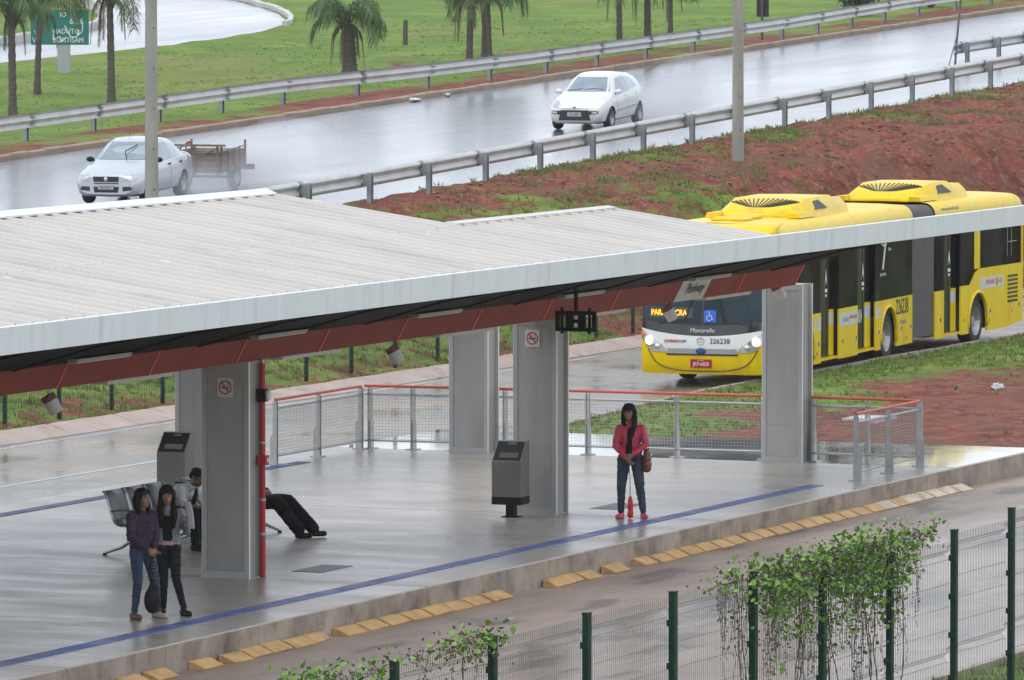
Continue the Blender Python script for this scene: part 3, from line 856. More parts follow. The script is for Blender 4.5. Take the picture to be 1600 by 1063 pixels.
tl = [(4.9, "dim strip light on the dark soffit above the hooded loudspeaker at left"), (10.1, "dim strip light on the dark soffit above the first column"), (15.2, "dim strip light on the dark soffit above the middle loudspeaker"),
      (20.4, "dim strip light on the dark soffit above the hanging display frame"), (25.5, "dim strip light on the dark soffit above the cream sign")]
for t, lab in tl: strip_light(-2.02, t, 3.252, 1.5, lab, 0.16, "bus_grey")

# ------------------------------------------------------------------ columns
def column(name, s, t, lab):
    c = thing(name, lab, "column", (s, t, 0), 0, "canopy columns")
    for sg in (-1, 1):
        y = sg * 0.235
        pl = MB()
        a, b = sorted((y, y - sg * 0.035))
        pl.box(-0.335, -0.27, a, b, 0.0, 2.836); pl.box(0.27, 0.335, a, b, 0.0, 2.836)
        pl.box(-0.27, 0.27, a, b, 0.0, 0.10); pl.box(-0.27, 0.27, a, b, 2.74, 2.836)
        pl.build("plate_frame", "col_frame", c)
        ya, yb = sorted((y - sg * 0.010, y - sg * 0.030))
        for z0, z1 in ((0.102, 0.60), (0.602, 1.92), (1.922, 2.738)):
            MB().box(-0.268, 0.268, ya, yb, z0, z1).build("perforated_panel", "col_mesh", c)
        for xs in (-0.342, 0.336):
            MB().box(xs, xs + 0.006, a, b, 0.0, 2.836).build("edge_strip", "col_edge", c)
    MB().box(-0.285, 0.285, -0.195, 0.195, 0.0, 2.835).build("web", "col_web", c)
    MB().box(-0.335, 0.335, -0.195, 0.195, 0.0, 0.012).build("foot", "col_frame", c)
    return c
column("column", -2.865, 10.49, "broad grey column with no-smoking sign and red pipe on its side")
column("column", -2.865, 20.93, "grey canopy column behind the litter bin, below the hanging display frame")
column("column", -2.865, 31.08, "grey canopy column at the red railing, in front of the bus")
column("column", -8.19, 30.86, "far row grey column standing in the red-topped railing")
column("column", -8.19, 20.70, "far row grey column behind the seated people, left of the first column")
column("column", -8.19, 10.49, "far row grey column at the left, beyond the frame edge")
# the red fire pipe on the first column
pp = thing("fire_pipe", "red fire pipe with red call box running up the first column", "pipe", (-2.50, 10.63, 0))
MB().tube([(0, 0, 0), (0, 0, 2.80)], 0.035, 10).build("pipe", "red_pipe", pp, 60)
for z in (0.55, 1.0, 1.75): MB().tube([(0, 0, z), (0, 0, z + 0.03)], 0.042, 10).build("clamp", "galv", pp, 60)
b = MB().box(-0.06, 0.07, -0.06, 0.06, 1.47, 1.60).build("call_box", "red_pipe", pp, None, 0.01)
MB().box(0.071, 0.076, -0.03, 0.03, 1.51, 1.56).build("glass", "sign_white", b)
b = MB().box(-0.06, 0.06, -0.06, 0.06, 2.30, 2.47).build("siren", "black_plastic", pp, None, 0.01)
MB().box(0.061, 0.10, -0.045, 0.045, 2.32, 2.45).build("lens", "bus_band", b, None, 0.01)
# no smoking signs
def nosmoke(s, t, z, lab):
    o = thing("no_smoking_sign", lab, "sign", (s, t, z))
    MB().box(-0.115, 0.115, -0.004, 0.0, -0.125, 0.125).build("plate", "sign_white", o)
    ring = MB()
    n = 28
    outer = [(0.093 * math.cos(2 * math.pi * k / n), 0.093 * math.sin(2 * math.pi * k / n)) for k in range(n)]
    inner = [(0.074 * math.cos(2 * math.pi * k / n), 0.074 * math.sin(2 * math.pi * k / n)) for k in range(n)]
    ring.loft([[(x, -0.0045, z) for x, z in outer], [(x, -0.007, z) for x, z in outer], [(x, -0.007, z) for x, z in inner], [(x, -0.0045, z) for x, z in inner]], True, False)
    ring.build("ring", "sign_red", o)
    c = math.cos(math.pi / 4)
    MB().prism([(-0.06 * c - 0.012, 0.07 * c), (-0.06 * c + 0.006, 0.085 * c + 0.004), (0.062 * c + 0.012, -0.07 * c), (0.06 * c - 0.006, -0.085 * c)], -0.0090, -0.0072, 'y').build("slash", "sign_red", o)
    MB().box(-0.055, 0.025, -0.0065, -0.0045, -0.014, 0.006).build("cigarette", "text_black", o)
    MB().box(0.03, 0.052, -0.0065, -0.0045, -0.014, 0.006).build("ember", "text_black", o)
    MB().tube([(0.04, -0.0055, 0.015), (0.034, -0.0055, 0.03), (0.046, -0.0055, 0.045), (0.038, -0.0055, 0.06)], 0.003, 5).build("smoke", "text_black", o)
nosmoke(-2.86, 10.253, 2.50, "no-smoking sign on the broad first column")
nosmoke(-2.90, 20.693, 2.55, "no-smoking sign on the column behind the litter bin")
# cream station sign on the red beam
ps = thing("station_sign", "cream sign reading Parkway on the red beam above the bus", "sign", (-2.48, 26.02, 3.03))
MB().prism([(-0.112, -0.195), (-0.098, -0.195), (0.112, 0.20), (0.096, 0.20)], -0.60, 0.60, 'y').build("board", "sign_cream", ps)
tm = text_mesh("Parkway", 0.24, "text_black", 0.002, sx=0.9, shear=0.1)
o = place(tm, "lettering", ps, (0.005, 0.05, -0.01), (R(90 - 0), 0, R(90)))
o.rotation_euler = (R(117.5), 0, R(90)); o.location = (0.022, 0.03, -0.008)
# hanging display frame
df = thing("display_frame", "black hanging display bracket below the canopy edge", "display frame", (-1.5, 18.95, 2.78))
fr = MB()
for z in (0.0, 0.235): fr.box(-0.31, 0.31, -0.02, 0.02, z, z + 0.055)
fr.box(-0.31, -0.25, -0.02, 0.02, 0.055, 0.235); fr.box(0.25, 0.31, -0.02, 0.02, 0.055, 0.235)
fr.build("frame", "black_plastic", df)
for x in (-0.22, 0.20): MB().box(x, x + 0.04, -0.045, -0.021, -0.03, 0.34).build("bracket", "black_plastic", df)
MB().box(-0.15, -0.035, -0.02, 0.02, 0.056, 0.234).build("box", "black_plastic", df)
MB().box(0.035, 0.15, -0.02, 0.02, 0.056, 0.234).build("box", "black_plastic", df)
MB().box(-0.034, 0.034, -0.03, 0.01, 0.12, 0.17).build("bar", "black_plastic", df)
MB().tube([(0, 0.0, 0.28), (0, 0, 0.72)], 0.03, 8).build("pole", "black_plastic", df, 60)
# hooded loudspeakers
def loudspeaker(s, t, z, lab):
    o = thing("loudspeaker", lab, "loudspeaker", (s, t, z), 0, "loudspeakers under the beam")
    a = Vector((0.42, 0.25, -0.87)).normalized()
    p = Vector((0.02, 0.02, -0.14))
    MB().tube([p - a * 0.02, p + a * 0.13, p + a * 0.15, p + a * 0.155], [0.095, 0.085, 0.075, 0.03], 16).build("shell", "speaker_white", o, 40)
    MB().tube([p - a * 0.10, p - a * 0.095, p - a * 0.021], [0.05, 0.092, 0.098], 16).build("cap", "speaker_mesh", o, 40)
    MB().tube([(0, 0, 0.06), (0, 0.0, -0.02), p - a * 0.06], 0.012, 6).build("bracket", "galv", o, 60)
loudspeaker(-2.72, 4.9, 2.80, "white loudspeaker under the red beam at the left, before the fence")
loudspeaker(-2.72, 15.3, 2.80, "white loudspeaker under the red beam, left of the far railing column")
loudspeaker(-2.72, 25.52, 2.83, "loudspeaker under the red beam in front of the bus destination display")
loudspeaker(-2.72, 30.2, 2.92, "pair-mounted pale loudspeaker under the end of the red beam")

# ------------------------------------------------------------------ railing
rl = thing("railing", "grey steel mesh railing with red handrail round the platform end", "railing", (0, 0, 0))
def rail_run(a, b, posts, first=True, flare=None):
    a, b = Vector((*a, 0)), Vector((*b, 0))
    d = (b - a).normalized(); n = Vector((d.y, -d.x, 0))
    MB().tube([a + Vector((0, 0, 1.03)), b + Vector((0, 0, 1.03))], 0.024, 10).build("handrail", "red_bright", rl, 60)
    MB().tube([a + Vector((0, 0, 0.90)), b + Vector((0, 0, 0.90))], 0.018, 8).build("top_rail", "galv", rl, 60)
    MB().tube([a + Vector((0, 0, 0.14)), b + Vector((0, 0, 0.14))], 0.018, 8).build("bottom_rail", "galv", rl, 60)
    L = (b - a).length
    for u in posts:
        p = a + d * (u * L)
        pb = MB()
        pr = [(-0.035, 0), (0.085, 0), (0.085, 0.42), (0.035, 0.50), (0.035, 0.98), (0.022, 1.01), (-0.022, 1.01), (-0.035, 0.98)]
        o3 = flare or n
        for w in (-0.03, 0.018):
            q = [p + o3 * x + d * w + Vector((0, 0, z)) for x, z in pr]
            q2 = [v + d * 0.012 for v in q]
            k = len(q)
            pb.add(q + q2, [tuple(range(k)), tuple(range(2 * k - 1, k - 1, -1))] + [(i, i + k, (i + 1) % k + k, (i + 1) % k) for i in range(k)])
        po = pb.build("post", "galv", rl)
        f = MB()
        q = [p + d * x + o3 * y for x, y in ((-0.09, -0.09), (0.09, -0.09), (0.09, 0.12), (-0.09, 0.12))]
        f.hexa([v for v in q] + [v + Vector((0, 0, 0.018)) for v in q]); f.build("foot_plate", "galv", po)
    # welded mesh infill, one panel between posts
    for u0, u1 in zip(posts, posts[1:]):
        p, q = a + d * (u0 * L + 0.05), a + d * (u1 * L - 0.05)
        ln = (q - p).length
        mbm = MB()
        for k in range(int(ln / 0.055) + 1):
            c = p + d * (k * 0.055)
            mbm.tube([c + Vector((0, 0, 0.15)), c + Vector((0, 0, 0.89))], 0.0028, 3, False)
        for k in range(15):
            z = 0.17 + k * 0.05
            mbm.tube([p + Vector((0, 0, z)), q + Vector((0, 0, z))], 0.0028, 3, False)
        mbm.build("mesh_panel", "rail_mesh", rl, None, fix=False)
rail_run((-10.1, 27.35), (-10.15, 30.75), [0.0, 0.5, 1.0], flare=Vector((-1, 0, 0)))
rail_run((-10.15, 30.9), (-8.55, 31.02), [0.06, 0.52, 0.97], flare=Vector((0, 1, 0)))
rail_run((-7.82, 31.05), (-3.22, 31.2), [0.02, 0.33, 0.66, 0.98], flare=Vector((0, 1, 0)))
rail_run((-2.50, 31.2), (-0.64, 31.12), [0.02, 0.52, 1.0], flare=Vector((0, 1, 0)))
rail_run((-0.58, 28.0), (-0.62, 31.0), [0.0, 0.5, 1.0], flare=Vector((1, 0, 0)))

# ------------------------------------------------------------------ litter bins
def litter_bin(s, t, lab, rz=0.0):
    o = thing("litter_bin", lab, "litter bin", (s, t, 0), rz, "litter bins")
    MB().box(-0.065, 0.065, -0.03, 0.10, 0.0, 0.19).build("pedestal", "black_plastic", o)
    MB().box(-0.12, 0.12, -0.08, 0.16, 0.0, 0.012).build("foot_plate", "black_plastic", o)
    MB().box(-0.225, 0.225, -0.19, 0.19, 0.19, 0.30).build("plinth", "black_plastic", o, None, 0.006)
    b = MB().prism([(-0.19, 0.301), (0.19, 0.301), (0.19, 1.10), (0.07, 1.10), (-0.19, 0.82)], -0.222, 0.222, 'x').build("body", "steel_bin", o, None, 0.006)
    f = MB()
    e = Vector((0, 0.26, 0.28)).normalized(); nn = Vector((0, -0.28, 0.26)).normalized()
    def P(x, u, h): return Vector((x, -0.19, 0.82)) + e * u + nn * h
    f.hexa([P(-0.205, 0.015, 0.001), P(0.205, 0.015, 0.001), P(0.205, 0.36, 0.001), P(-0.205, 0.36, 0.001), P(-0.205, 0.015, 0.008), P(0.205, 0.015, 0.008), P(0.205, 0.36, 0.008), P(-0.205, 0.36, 0.008)])
    f = f.build("flap", "black_plastic", o)
    f2 = MB().hexa([P(-0.12, 0.06, 0.0082), P(0.16, 0.06, 0.0082), P(0.16, 0.15, 0.0082), P(-0.12, 0.15, 0.0082), P(-0.12, 0.06, 0.011), P(0.16, 0.06, 0.011), P(0.16, 0.15, 0.011), P(-0.12, 0.15, 0.011)])
    f2.build("slot", "steel_bin" if lab.startswith("steel") else "car_dark", f)
    t_ = place(TXT["LIXO"], "lettering", f, P(0.02, 0.32, 0.010), (R(47), 0, 0))
    return o
TXT = {"LIXO": text_mesh("LIXO", 0.055, "text_grey", 0.001)}
litter_bin(-3.00, 20.12, "dark litter bin on a pedestal in front of the second column", R(3))
litter_bin(-8.15, 19.7, "steel grey litter bin behind the row of metal seats", R(3))
# ------------------------------------------------------------------ articulated bus
bus = thing("articulated_bus", "yellow articulated bus with black glazing and roof air units, route display lit", "bus", (-12.446, 51.90, -0.40), R(4.5))
BW = 1.30
D_, N_ = 0.42, 4.5
def y0(z): return lerp_tab([(0.2, 0.10), (0.45, 0.02), (0.8, 0.0), (1.15, 0.03), (2.0, 0.12), (2.75, 0.24), (2.98, 0.34), (3.10, 0.52), (3.16, 0.9)], z)
def nose(x, z, off=0.0):
    k = min(abs(x) / BW, 0.99999)
    y = y0(z) + D_ * (1 - (1 - k ** N_) ** (1 / N_))
    if off:
        e = 1e-3
        yx = (nose(x + e, z)[1] - nose(x - e, z)[1]) / (2 * e) if abs(x) < BW - 0.01 else (20 if x > 0 else -20)
        yz = (y0(z + e) - y0(z - e)) / (2 * e)
        n = Vector((yx, -1, yz)).normalized()
        return (x + n.x * off, y + n.y * off, z + n.z * off)
    return (x, y, z)
def xs_nose(a, b, n):
    """x samples, denser at the rounded corners"""
    t0, t1 = math.asin(max(-1, a / BW)), math.asin(min(1, b / BW))
    return [BW * math.sin(t0 + (t1 - t0) * i / n) for i in range(n + 1)]
def patch(name, material, a, b, zb, zt, off, parent, nx=28, nz=6, back=0.012, smooth=180):
    xs = xs_nose(a, b, nx)
    mb = MB()
    vs = []
    for j in range(nz + 1):
        for x in xs:
            l, h = zb(x), zt(x)
            vs.append(nose(x, l + (h - l) * j / nz, off))
    m = nx + 1
    fs = [(j * m + i, j * m + i + 1, (j + 1) * m + i + 1, (j + 1) * m + i) for j in range(nz) for i in range(nx)]
    # turned-in rim so that the piece has thickness
    ring = [i for i in range(m)] + [j * m + nx for j in range(1, nz + 1)] + [nz * m + i for i in range(nx - 1, -1, -1)] + [j * m for j in range(nz - 1, 0, -1)]
    k = len(vs)
    for i in ring: vs.append((vs[i][0], vs[i][1] + back, vs[i][2]))
    r = len(ring)
    fs += [(ring[i], ring[(i + 1) % r], k + (i + 1) % r, k + i) for i in range(r)]
    mb.add(vs, fs)
    return mb.build(name, material, parent, 50)
c_ = lambda v: (lambda x: v)
# yellow nose shell
zs = [0.26, 0.35, 0.45, 0.6, 0.75, 0.9, 1.05, 1.2, 1.5, 1.8, 2.1, 2.4, 2.7, 2.85, 2.95, 3.0, 3.04, 3.08, 3.11, 3.135, 3.15]
xs = xs_nose(-BW, BW, 40)
mb = MB()
mb.add([nose(x, z) for z in zs for x in xs], [(j * 41 + i, j * 41 + i + 1, (j + 1) * 41 + i + 1, (j + 1) * 41 + i) for j in range(len(zs) - 1) for i in range(40)])
front = mb.build("front", "bus_yellow", bus, 180, fix=True)
patch("windscreen_mask", "bus_black", -1.262, 1.262, lambda x: 1.0 + 0.14 * (abs(x) / 1.25) ** 2, c_(2.97), 0.006, front, 30, 10)
ws = patch("windscreen", "windscreen", -1.225, 1.225, lambda x: 1.21 + 0.10 * (abs(x) / 1.25) ** 2, c_(2.60), 0.012, bus, 30, 10)
patch("route_box", "bus_glass", -1.10, 1.10, c_(2.64), c_(2.93), 0.013, bus, 24, 3)
patch("centre_bar", "bus_black", -0.012, 0.012, c_(1.20), c_(2.62), 0.017, ws, 2, 8)
patch("display_panel", "bus_black", -1.08, -0.20, c_(1.34), c_(1.55), 0.0165, ws, 10, 2)
patch("white_mask", "bus_white", -1.262, 1.262, lambda x: 0.665 + 0.02 * abs(x) + (0.42 * ((abs(x) - 0.68) / 0.57) if abs(x) > 0.68 else 0), lambda x: 1.0 + 0.14 * (abs(x) / 1.25) ** 2, 0.009, front, 34, 6)
patch("grey_lip", "bus_grey", -0.70, 0.70, c_(0.66), lambda x: 0.76 + 0.0 * x, 0.013, front, 16, 2)
patch("lip_strip", "bus_black", -0.72, 0.72, c_(0.628), c_(0.662), 0.011, front, 16, 1)  # thin black strip along the bottom of the white band
def line_on_nose(name, pts, w, material, parent, off=0.006):
    pts = [(x, z) for x, z in pts]
    rs = resample(pts, 40)
    rs = smoothpl(rs, 6)
    MB().tube([nose(x, z, off) for x, z in rs], w, 6).build(name, material, parent, 60)
line_on_nose("bumper_seam", [(-1.10, 0.74), (-1.02, 0.58), (-0.93, 0.45), (-0.72, 0.37), (-0.35, 0.325), (0.35, 0.325), (0.72, 0.37), (0.93, 0.45), (1.02, 0.58), (1.10, 0.74)], 0.011, "bus_black", front)
for sg in (-1, 1):
    o = patch("headlight", "lamp_glass", min(sg * 0.72, sg * 1.285), max(sg * 0.72, sg * 1.285), lambda x: 0.70 + 0.30 * max((abs(x) - 0.98) / 0.3, 0) ** 1.5 - 0.01, lambda x: 0.735 + 0.36 * min(max((abs(x) - 0.72) / 0.53, 0), 1) ** 0.8, 0.014, bus, 16, 4)
    p = Vector(nose(sg * 1.07, 0.90, 0.02))
    MB().ell(p, (0.085, 0.03, 0.085), 14, 8).build("lit_lamp", "lamp_lit", o, 180)
    p = Vector(nose(sg * 0.90, 0.79, 0.018))
    MB().ell(p, (0.06, 0.02, 0.05), 12, 6).build("dipped_lamp", "chrome", o, 180)
    p = Vector(nose(sg * 1.19, 1.02, 0.02))
    MB().ell(p, (0.05, 0.02, 0.05), 10, 6).build("indicator", "lamp_amber", o, 180)
# marks on the front
def on_nose(me, x, z, parent, off=0.02, name="lettering"):
    p = nose(x, z, off); q = nose(x + 0.05, z, off)
    return place(me, name, parent, p, (R(90), 0, math.atan2(q[1] - p[1], 0.05)))
on_nose(text_mesh("226238", 0.145, "text_black", 0.002, sx=0.95), 0.36, 0.905, bus)
on_nose(text_mesh("Mascarello", 0.115, "text_white", 0.002, shear=0.2), 0.0, 1.11, bus)
on_nose(text_mesh("EXPRESSO", 0.075, "text_red", 0.002, shear=0.15, bold=0.002, align='RIGHT'), -0.42, 0.895, bus)
on_nose(text_mesh("DF", 0.075, "text_blue", 0.002, shear=0.15, bold=0.002, align='LEFT'), -0.41, 0.895, bus)
on_nose(text_mesh("PARADOCRA", 0.155, "led_orange", 0.002, sx=0.78, bold=0.003), -0.68, 1.44, bus, 0.021)
st = MB()
n = 24
oc = [(0.075 * math.cos(2 * math.pi * k / n), 0.075 * math.sin(2 * math.pi * k / n)) for k in range(n)]
ic = [(0.065 * math.cos(2 * math.pi * k / n), 0.065 * math.sin(2 * math.pi * k / n)) for k in range(n)]
st.loft([[(x, 0, z) for x, z in oc], [(x, -0.012, z) for x, z in oc], [(x, -0.012, z) for x, z in ic], [(x, 0, z) for x, z in ic]], True, False)
for a in (90, 210, 330):
    c, s_ = math.cos(R(a)), math.sin(R(a))
    st.add([(0.068 * c, -0.006, 0.068 * s_), (-0.014 * s_, -0.006, 0.014 * c), (0.014 * s_, -0.006, -0.014 * c), (0, -0.013, 0)], [(0, 1, 3), (0, 3, 2)])
e = st.build("star_emblem", "chrome", bus); e.location = nose(-0.03, 0.90, 0.012)
MB().ell(nose(-0.02, 0.715, 0.018), (0.105, 0.02, 0.065), 18, 8).build("oval_emblem", "emblem_blue", bus, 180)
pl = patch("number_plate", "plate_red", -0.235, 0.195, c_(0.395), c_(0.555), 0.018, bus, 6, 2)
on_nose(text_mesh("JKP-6828", 0.105, "text_white", 0.002, sx=0.82), -0.02, 0.458, pl, 0.022)
on_nose(text_mesh("DF BRASILIA", 0.024, "text_white", 0.002), -0.02, 0.535, pl, 0.022)
bp_ = patch("access_sign", "access_blue", 0.03, 0.27, c_(1.27), c_(1.50), 0.0175, bus, 3, 3)
def wheelchair(parent, x, z, k):
    p = Vector(nose(x, z, 0.022))
    w = MB()
    w.tube([p + Vector((k * a, 0, k * b)) for a, b in ((-0.02, 0.27), (-0.02, 0.05), (0.16, 0.05), (0.25, -0.2), (0.32, -0.17))], k * 0.032, 6)
    w.tube([p + Vector((k * a, 0, k * b)) for a, b in ((-0.02, 0.14), (0.15, 0.14))], k * 0.028, 6)
    w.ell(p + Vector((k * -0.02, 0, k * 0.36)), (k * 0.055, 0.004, k * 0.055), 10, 6)
    w.tube([p + Vector((k * (-0.02 + 0.2 * math.cos(R(a))), 0, k * (-0.11 + 0.2 * math.sin(R(a))))) for a in range(115, 361, 15)], k * 0.03, 6)
    w.build("wheelchair_symbol", "text_white", parent, 60)
wheelchair(bp_, 0.14, 1.375, 0.24)
MB().tube([nose(-0.9, 1.23, 0.03), nose(-0.35, 1.30, 0.03), nose(-0.2, 1.75, 0.03)], 0.012, 5).build("wiper", "black_rubber", ws, 60)
MB().tube([nose(0.9, 1.23, 0.03), nose(0.45, 1.28, 0.03), nose(0.32, 1.7, 0.03)], 0.012, 5).build("wiper", "black_rubber", ws, 60)
# mirrors on arms
for sg in (-1, 1):
    a = MB().tube([(sg * 1.22, 0.45, 2.75), (sg * 1.40, 0.15, 2.70), (sg * 1.45, 0.08, 2.45)], 0.02, 6).build("mirror_arm", "black_plastic", bus, 60)
    MB().box(sg * 1.45 - 0.10, sg * 1.45 + 0.10, 0.03, 0.14, 2.05, 2.45).build("mirror", "black_plastic", a, None, 0.03)

def arch_poly(ya, yb, za, zb, yc, r):
    """panel outline in (y,z) with a wheel arch cut out of its lower edge"""
    pts = [(ya, zb), (ya, za)]
    if yc is not None and ya < yc - r: pts.append((yc - r, za))
    arc = []
    for k in range(0, 13):
        a = math.pi - math.pi * k / 12
        y, z = yc + r * math.cos(a), 0.50 + r * math.sin(a)
        if ya <= y <= yb: arc.append((y, max(z, za)))
    pts += arc
    pts += [(yc + r, za)] if yb > yc + r else []
    pts += [(yb, za), (yb, zb)]
    out = []
    for p in pts:
        if not out or math.dist(out[-1], p) > 1e-4: out.append(p)
    return out

def bus_side(parent, sg, segs, L, z_sill, roof_from, doors):
    """segs: (y0,y1,kind,extra) lower panels; sg=+1 is the side facing the platform"""
    X = lambda x: sg * x
    lo, hi = 1.262, 1.298
    for sgm in segs:
        ya, yb, kind = sgm[:3]
        if kind == "panel":
            MB().box(*sorted((X(lo), X(hi))), ya + 0.004, yb - 0.004, 0.27, z_sill).build("side_panel", "bus_yellow", parent, None, 0.006)
        elif kind == "arch":
            yc = sgm[3]
            pl = arch_poly(ya + 0.004, yb - 0.004, 0.27, sgm[4] if len(sgm) > 4 else z_sill, yc, 0.60)
            MB().prism(pl, *sorted((X(lo), X(hi))), 'x').build("wheel_arch_panel", "bus_yellow", parent)
            pts = [(X(1.30), yc + 0.63 * math.cos(a), 0.50 + 0.63 * math.sin(a)) for a in np.linspace(math.pi * 1.06, -math.pi * 0.06, 22)]
            MB().tube(pts, 0.035, 8).build("arch_lip", "bus_yellow", parent, 180)
    return

def wheel(parent, x, y, z, sg, w=0.30, rr=0.50, dual=False):
    t_ = MB()
    prof = [(-w / 2, rr * 0.62), (-w / 2, rr * 0.9), (-w / 2 + 0.04, rr * 0.985), (-w / 4, rr), (w / 4, rr), (w / 2 - 0.04, rr * 0.985), (w / 2, rr * 0.9), (w / 2, rr * 0.62), (w / 2 - 0.03, rr * 0.56), (-w / 2 + 0.03, rr * 0.56)]
    n = 28
    rings = [[(px, pr * math.cos(2 * math.pi * k / n), pr * math.sin(2 * math.pi * k / n)) for px, pr in prof] for k in range(n)]
    rings.append(rings[0])
    wt = t_.loft(rings, True, False).build("wheel", "tyre", parent, 40)
    wt.location = (x, y, z)
    rm = MB()
    prof = [(0.5 * w, rr * 0.60), (0.47 * w, rr * 0.56), (0.30 * w, rr * 0.52), (0.05 * w, rr * 0.44), (0.02 * w, rr * 0.25), (0.30 * w, rr * 0.22), (0.32 * w, 0.001)]
    rings = [[(sg * px, pr * math.cos(2 * math.pi * k / n), pr * math.sin(2 * math.pi * k / n)) for px, pr in prof] for k in range(n)]
    rings.append(rings[0])
    rm.loft(rings, False, False).build("rim", "rim", wt, 40)
    nt = MB()
    for k in range(8):
        a = 2 * math.pi * k / 8
        nt.disc((sg * 0.06 * w, rr * 0.34 * math.cos(a), rr * 0.34 * math.sin(a)), 0.022, 'x', 0.03, 8)
    nt.build("wheel_nuts", "rim_dirty", wt)
    return wt

def roof_shell(parent, ya, yb, name="roof", yb_round=0.0):
    """rounded roof cove from the cant rail over to the other side"""
    prof = []
    for a in range(0, 91, 10): prof.append((BW - 0.26 + 0.26 * math.cos(R(a)), 2.86 + 0.27 * math.sin(R(a))))
    prof.append((0.6, 3.15)); prof.append((0.0, 3.16))
    full = prof + [(-x, z) for x, z in reversed(prof[:-1])]
    rings = []
    st = [(ya, 1, 0), (yb, 1, 0)] if not yb_round else [(ya, 1, 0), (yb - 0.35, 1, 0), (yb - 0.12, 0.985, 0.03), (yb - 0.03, 0.95, 0.09), (yb, 0.90, 0.16)]
    for y, kx, dz in st:
        rings.append([(x * kx, y, (z - dz * max((z - 2.8) / 0.35, 0))) for x, z in full])
    mb = MB().loft(rings, False, False)
    if yb_round: mb.f.append(tuple(range(len(mb.v) - len(full), len(mb.v))))
    return mb.build(name, "bus_yellow", parent, 50)

def ac_unit(parent, ya, yb, name="air_unit"):
    """long low roof unit: sloping grille nose with fan louvres, side intakes, rear box"""
    a = MB()
    st = [(ya, 0.55, 0.03), (ya + 0.25, 0.78, 0.16), (ya + 1.1, 0.86, 0.33), (yb - 1.2, 0.86, 0.34), (yb - 1.05, 0.78, 0.28), (yb - 0.1, 0.76, 0.26), (yb, 0.70, 0.10)]
    rings = []
    for y, w, h in st:
        rings.append([(-w - 0.08, y, 3.12), (-w - 0.03, y, 3.16 + h * 0.45), (-w + 0.12, y, 3.16 + h), (0, y, 3.17 + h), (w - 0.12, y, 3.16 + h), (w + 0.03, y, 3.16 + h * 0.45), (w + 0.08, y, 3.12)])
    u = a.loft(rings, True, True).build(name, "bus_yellow", parent, 30)
    def top(y, x=0.0):
        for (y1, w1, h1), (y2, w2, h2) in zip(st, st[1:]):
            if y <= y2: return 3.165 + h1 + (h2 - h1) * (y - y1) / (y2 - y1)
    for k in range(17):                       # fan-shaped louvres on the sloping nose
        ang = R(-58 + k * 116 / 16)
        p = Vector((0.30 * math.sin(ang), ya + 0.28 + 0.14 * (1 - math.cos(ang)) , 0)); q = Vector((0.82 * math.sin(ang), ya + 0.30 + 0.70 * math.cos(ang) ** 0.7, 0))
        if q.y < p.y + 0.05: continue
        p.z = top(p.y) + 0.004; q.z = top(q.y) + 0.004
        MB().tube([p, q], 0.016, 5).build("louvre", "car_dark", u)
    for sg in (-1, 1):
        q = []
        for y, k in ((ya + 1.15, 0.35), (ya + 1.35, 0.80), (ya + 1.75, 0.85), (ya + 2.05, 0.35)):
            q.append((sg * (0.86 + 0.045 - 0.16 * max(k - 0.45, 0) / 0.55 + 0.012), y, 3.16 + 0.335 * k))
        MB().add(q + [(x - sg * 0.02, y, z) for x, y, z in q], [(0, 1, 2, 3), (7, 6, 5, 4), (0, 4, 5, 1), (1, 5, 6, 2), (2, 6, 7, 3), (3, 7, 4, 0)]).build("intake", "car_dark", u)
        MB().prism([(sg * 0.70, 3.15), (sg * 0.98, 3.15), (sg * 0.95, 3.24), (sg * 0.72, 3.25)], ya - 0.15, ya + 1.0, 'y').build("side_duct", "bus_yellow", u)
    return u

# ---- front section
LF = 10.80
core = MB().box(-1.09, 1.09, 0.75, LF - 0.02, 0.30, 3.08).build("interior_shell", "car_dark", bus)
roof_shell(bus, 0.85, LF)
hatch = MB().box(-0.35, 0.35, 1.7, 2.3, 3.155, 3.22).build("roof_hatch", "bus_yellow", bus, None, 0.03)
MB().box(-0.30, 0.30, 2.5, 3.2, 3.155, 3.24).build("roof_hatch", "bus_yellow", bus, None, 0.04)
ac_unit(bus, 3.6, 7.6)
for sg in (-1, 1):
    X = lambda x: sg * x
    if sg == 1:
        segs = [(0.85, 3.84, "arch", 2.72), (5.16, 6.57, "panel"), (7.92, LF, "arch", 8.93)]
    else:
        segs = [(0.85, 4.6, "arch", 2.72), (4.6, 7.9, "panel"), (7.92, LF, "arch", 8.93)]
    bus_side(bus, sg, segs, LF, 1.27, 2.86, None)
    gl = [(0.85, 2.3), (2.32, 3.84), (5.16, 6.57), (7.92, 9.75), (9.77, LF)] if sg == 1 else [(0.85, 2.3), (2.32, 4.3), (4.32, 6.3), (6.32, 8.3), (8.32, 9.75), (9.77, LF)]
    for a, b in gl:
        MB().box(*sorted((X(1.262), X(1.290))), a + 0.004, b - 0.004, 1.272, 2.86).build("window", "bus_glass", bus)
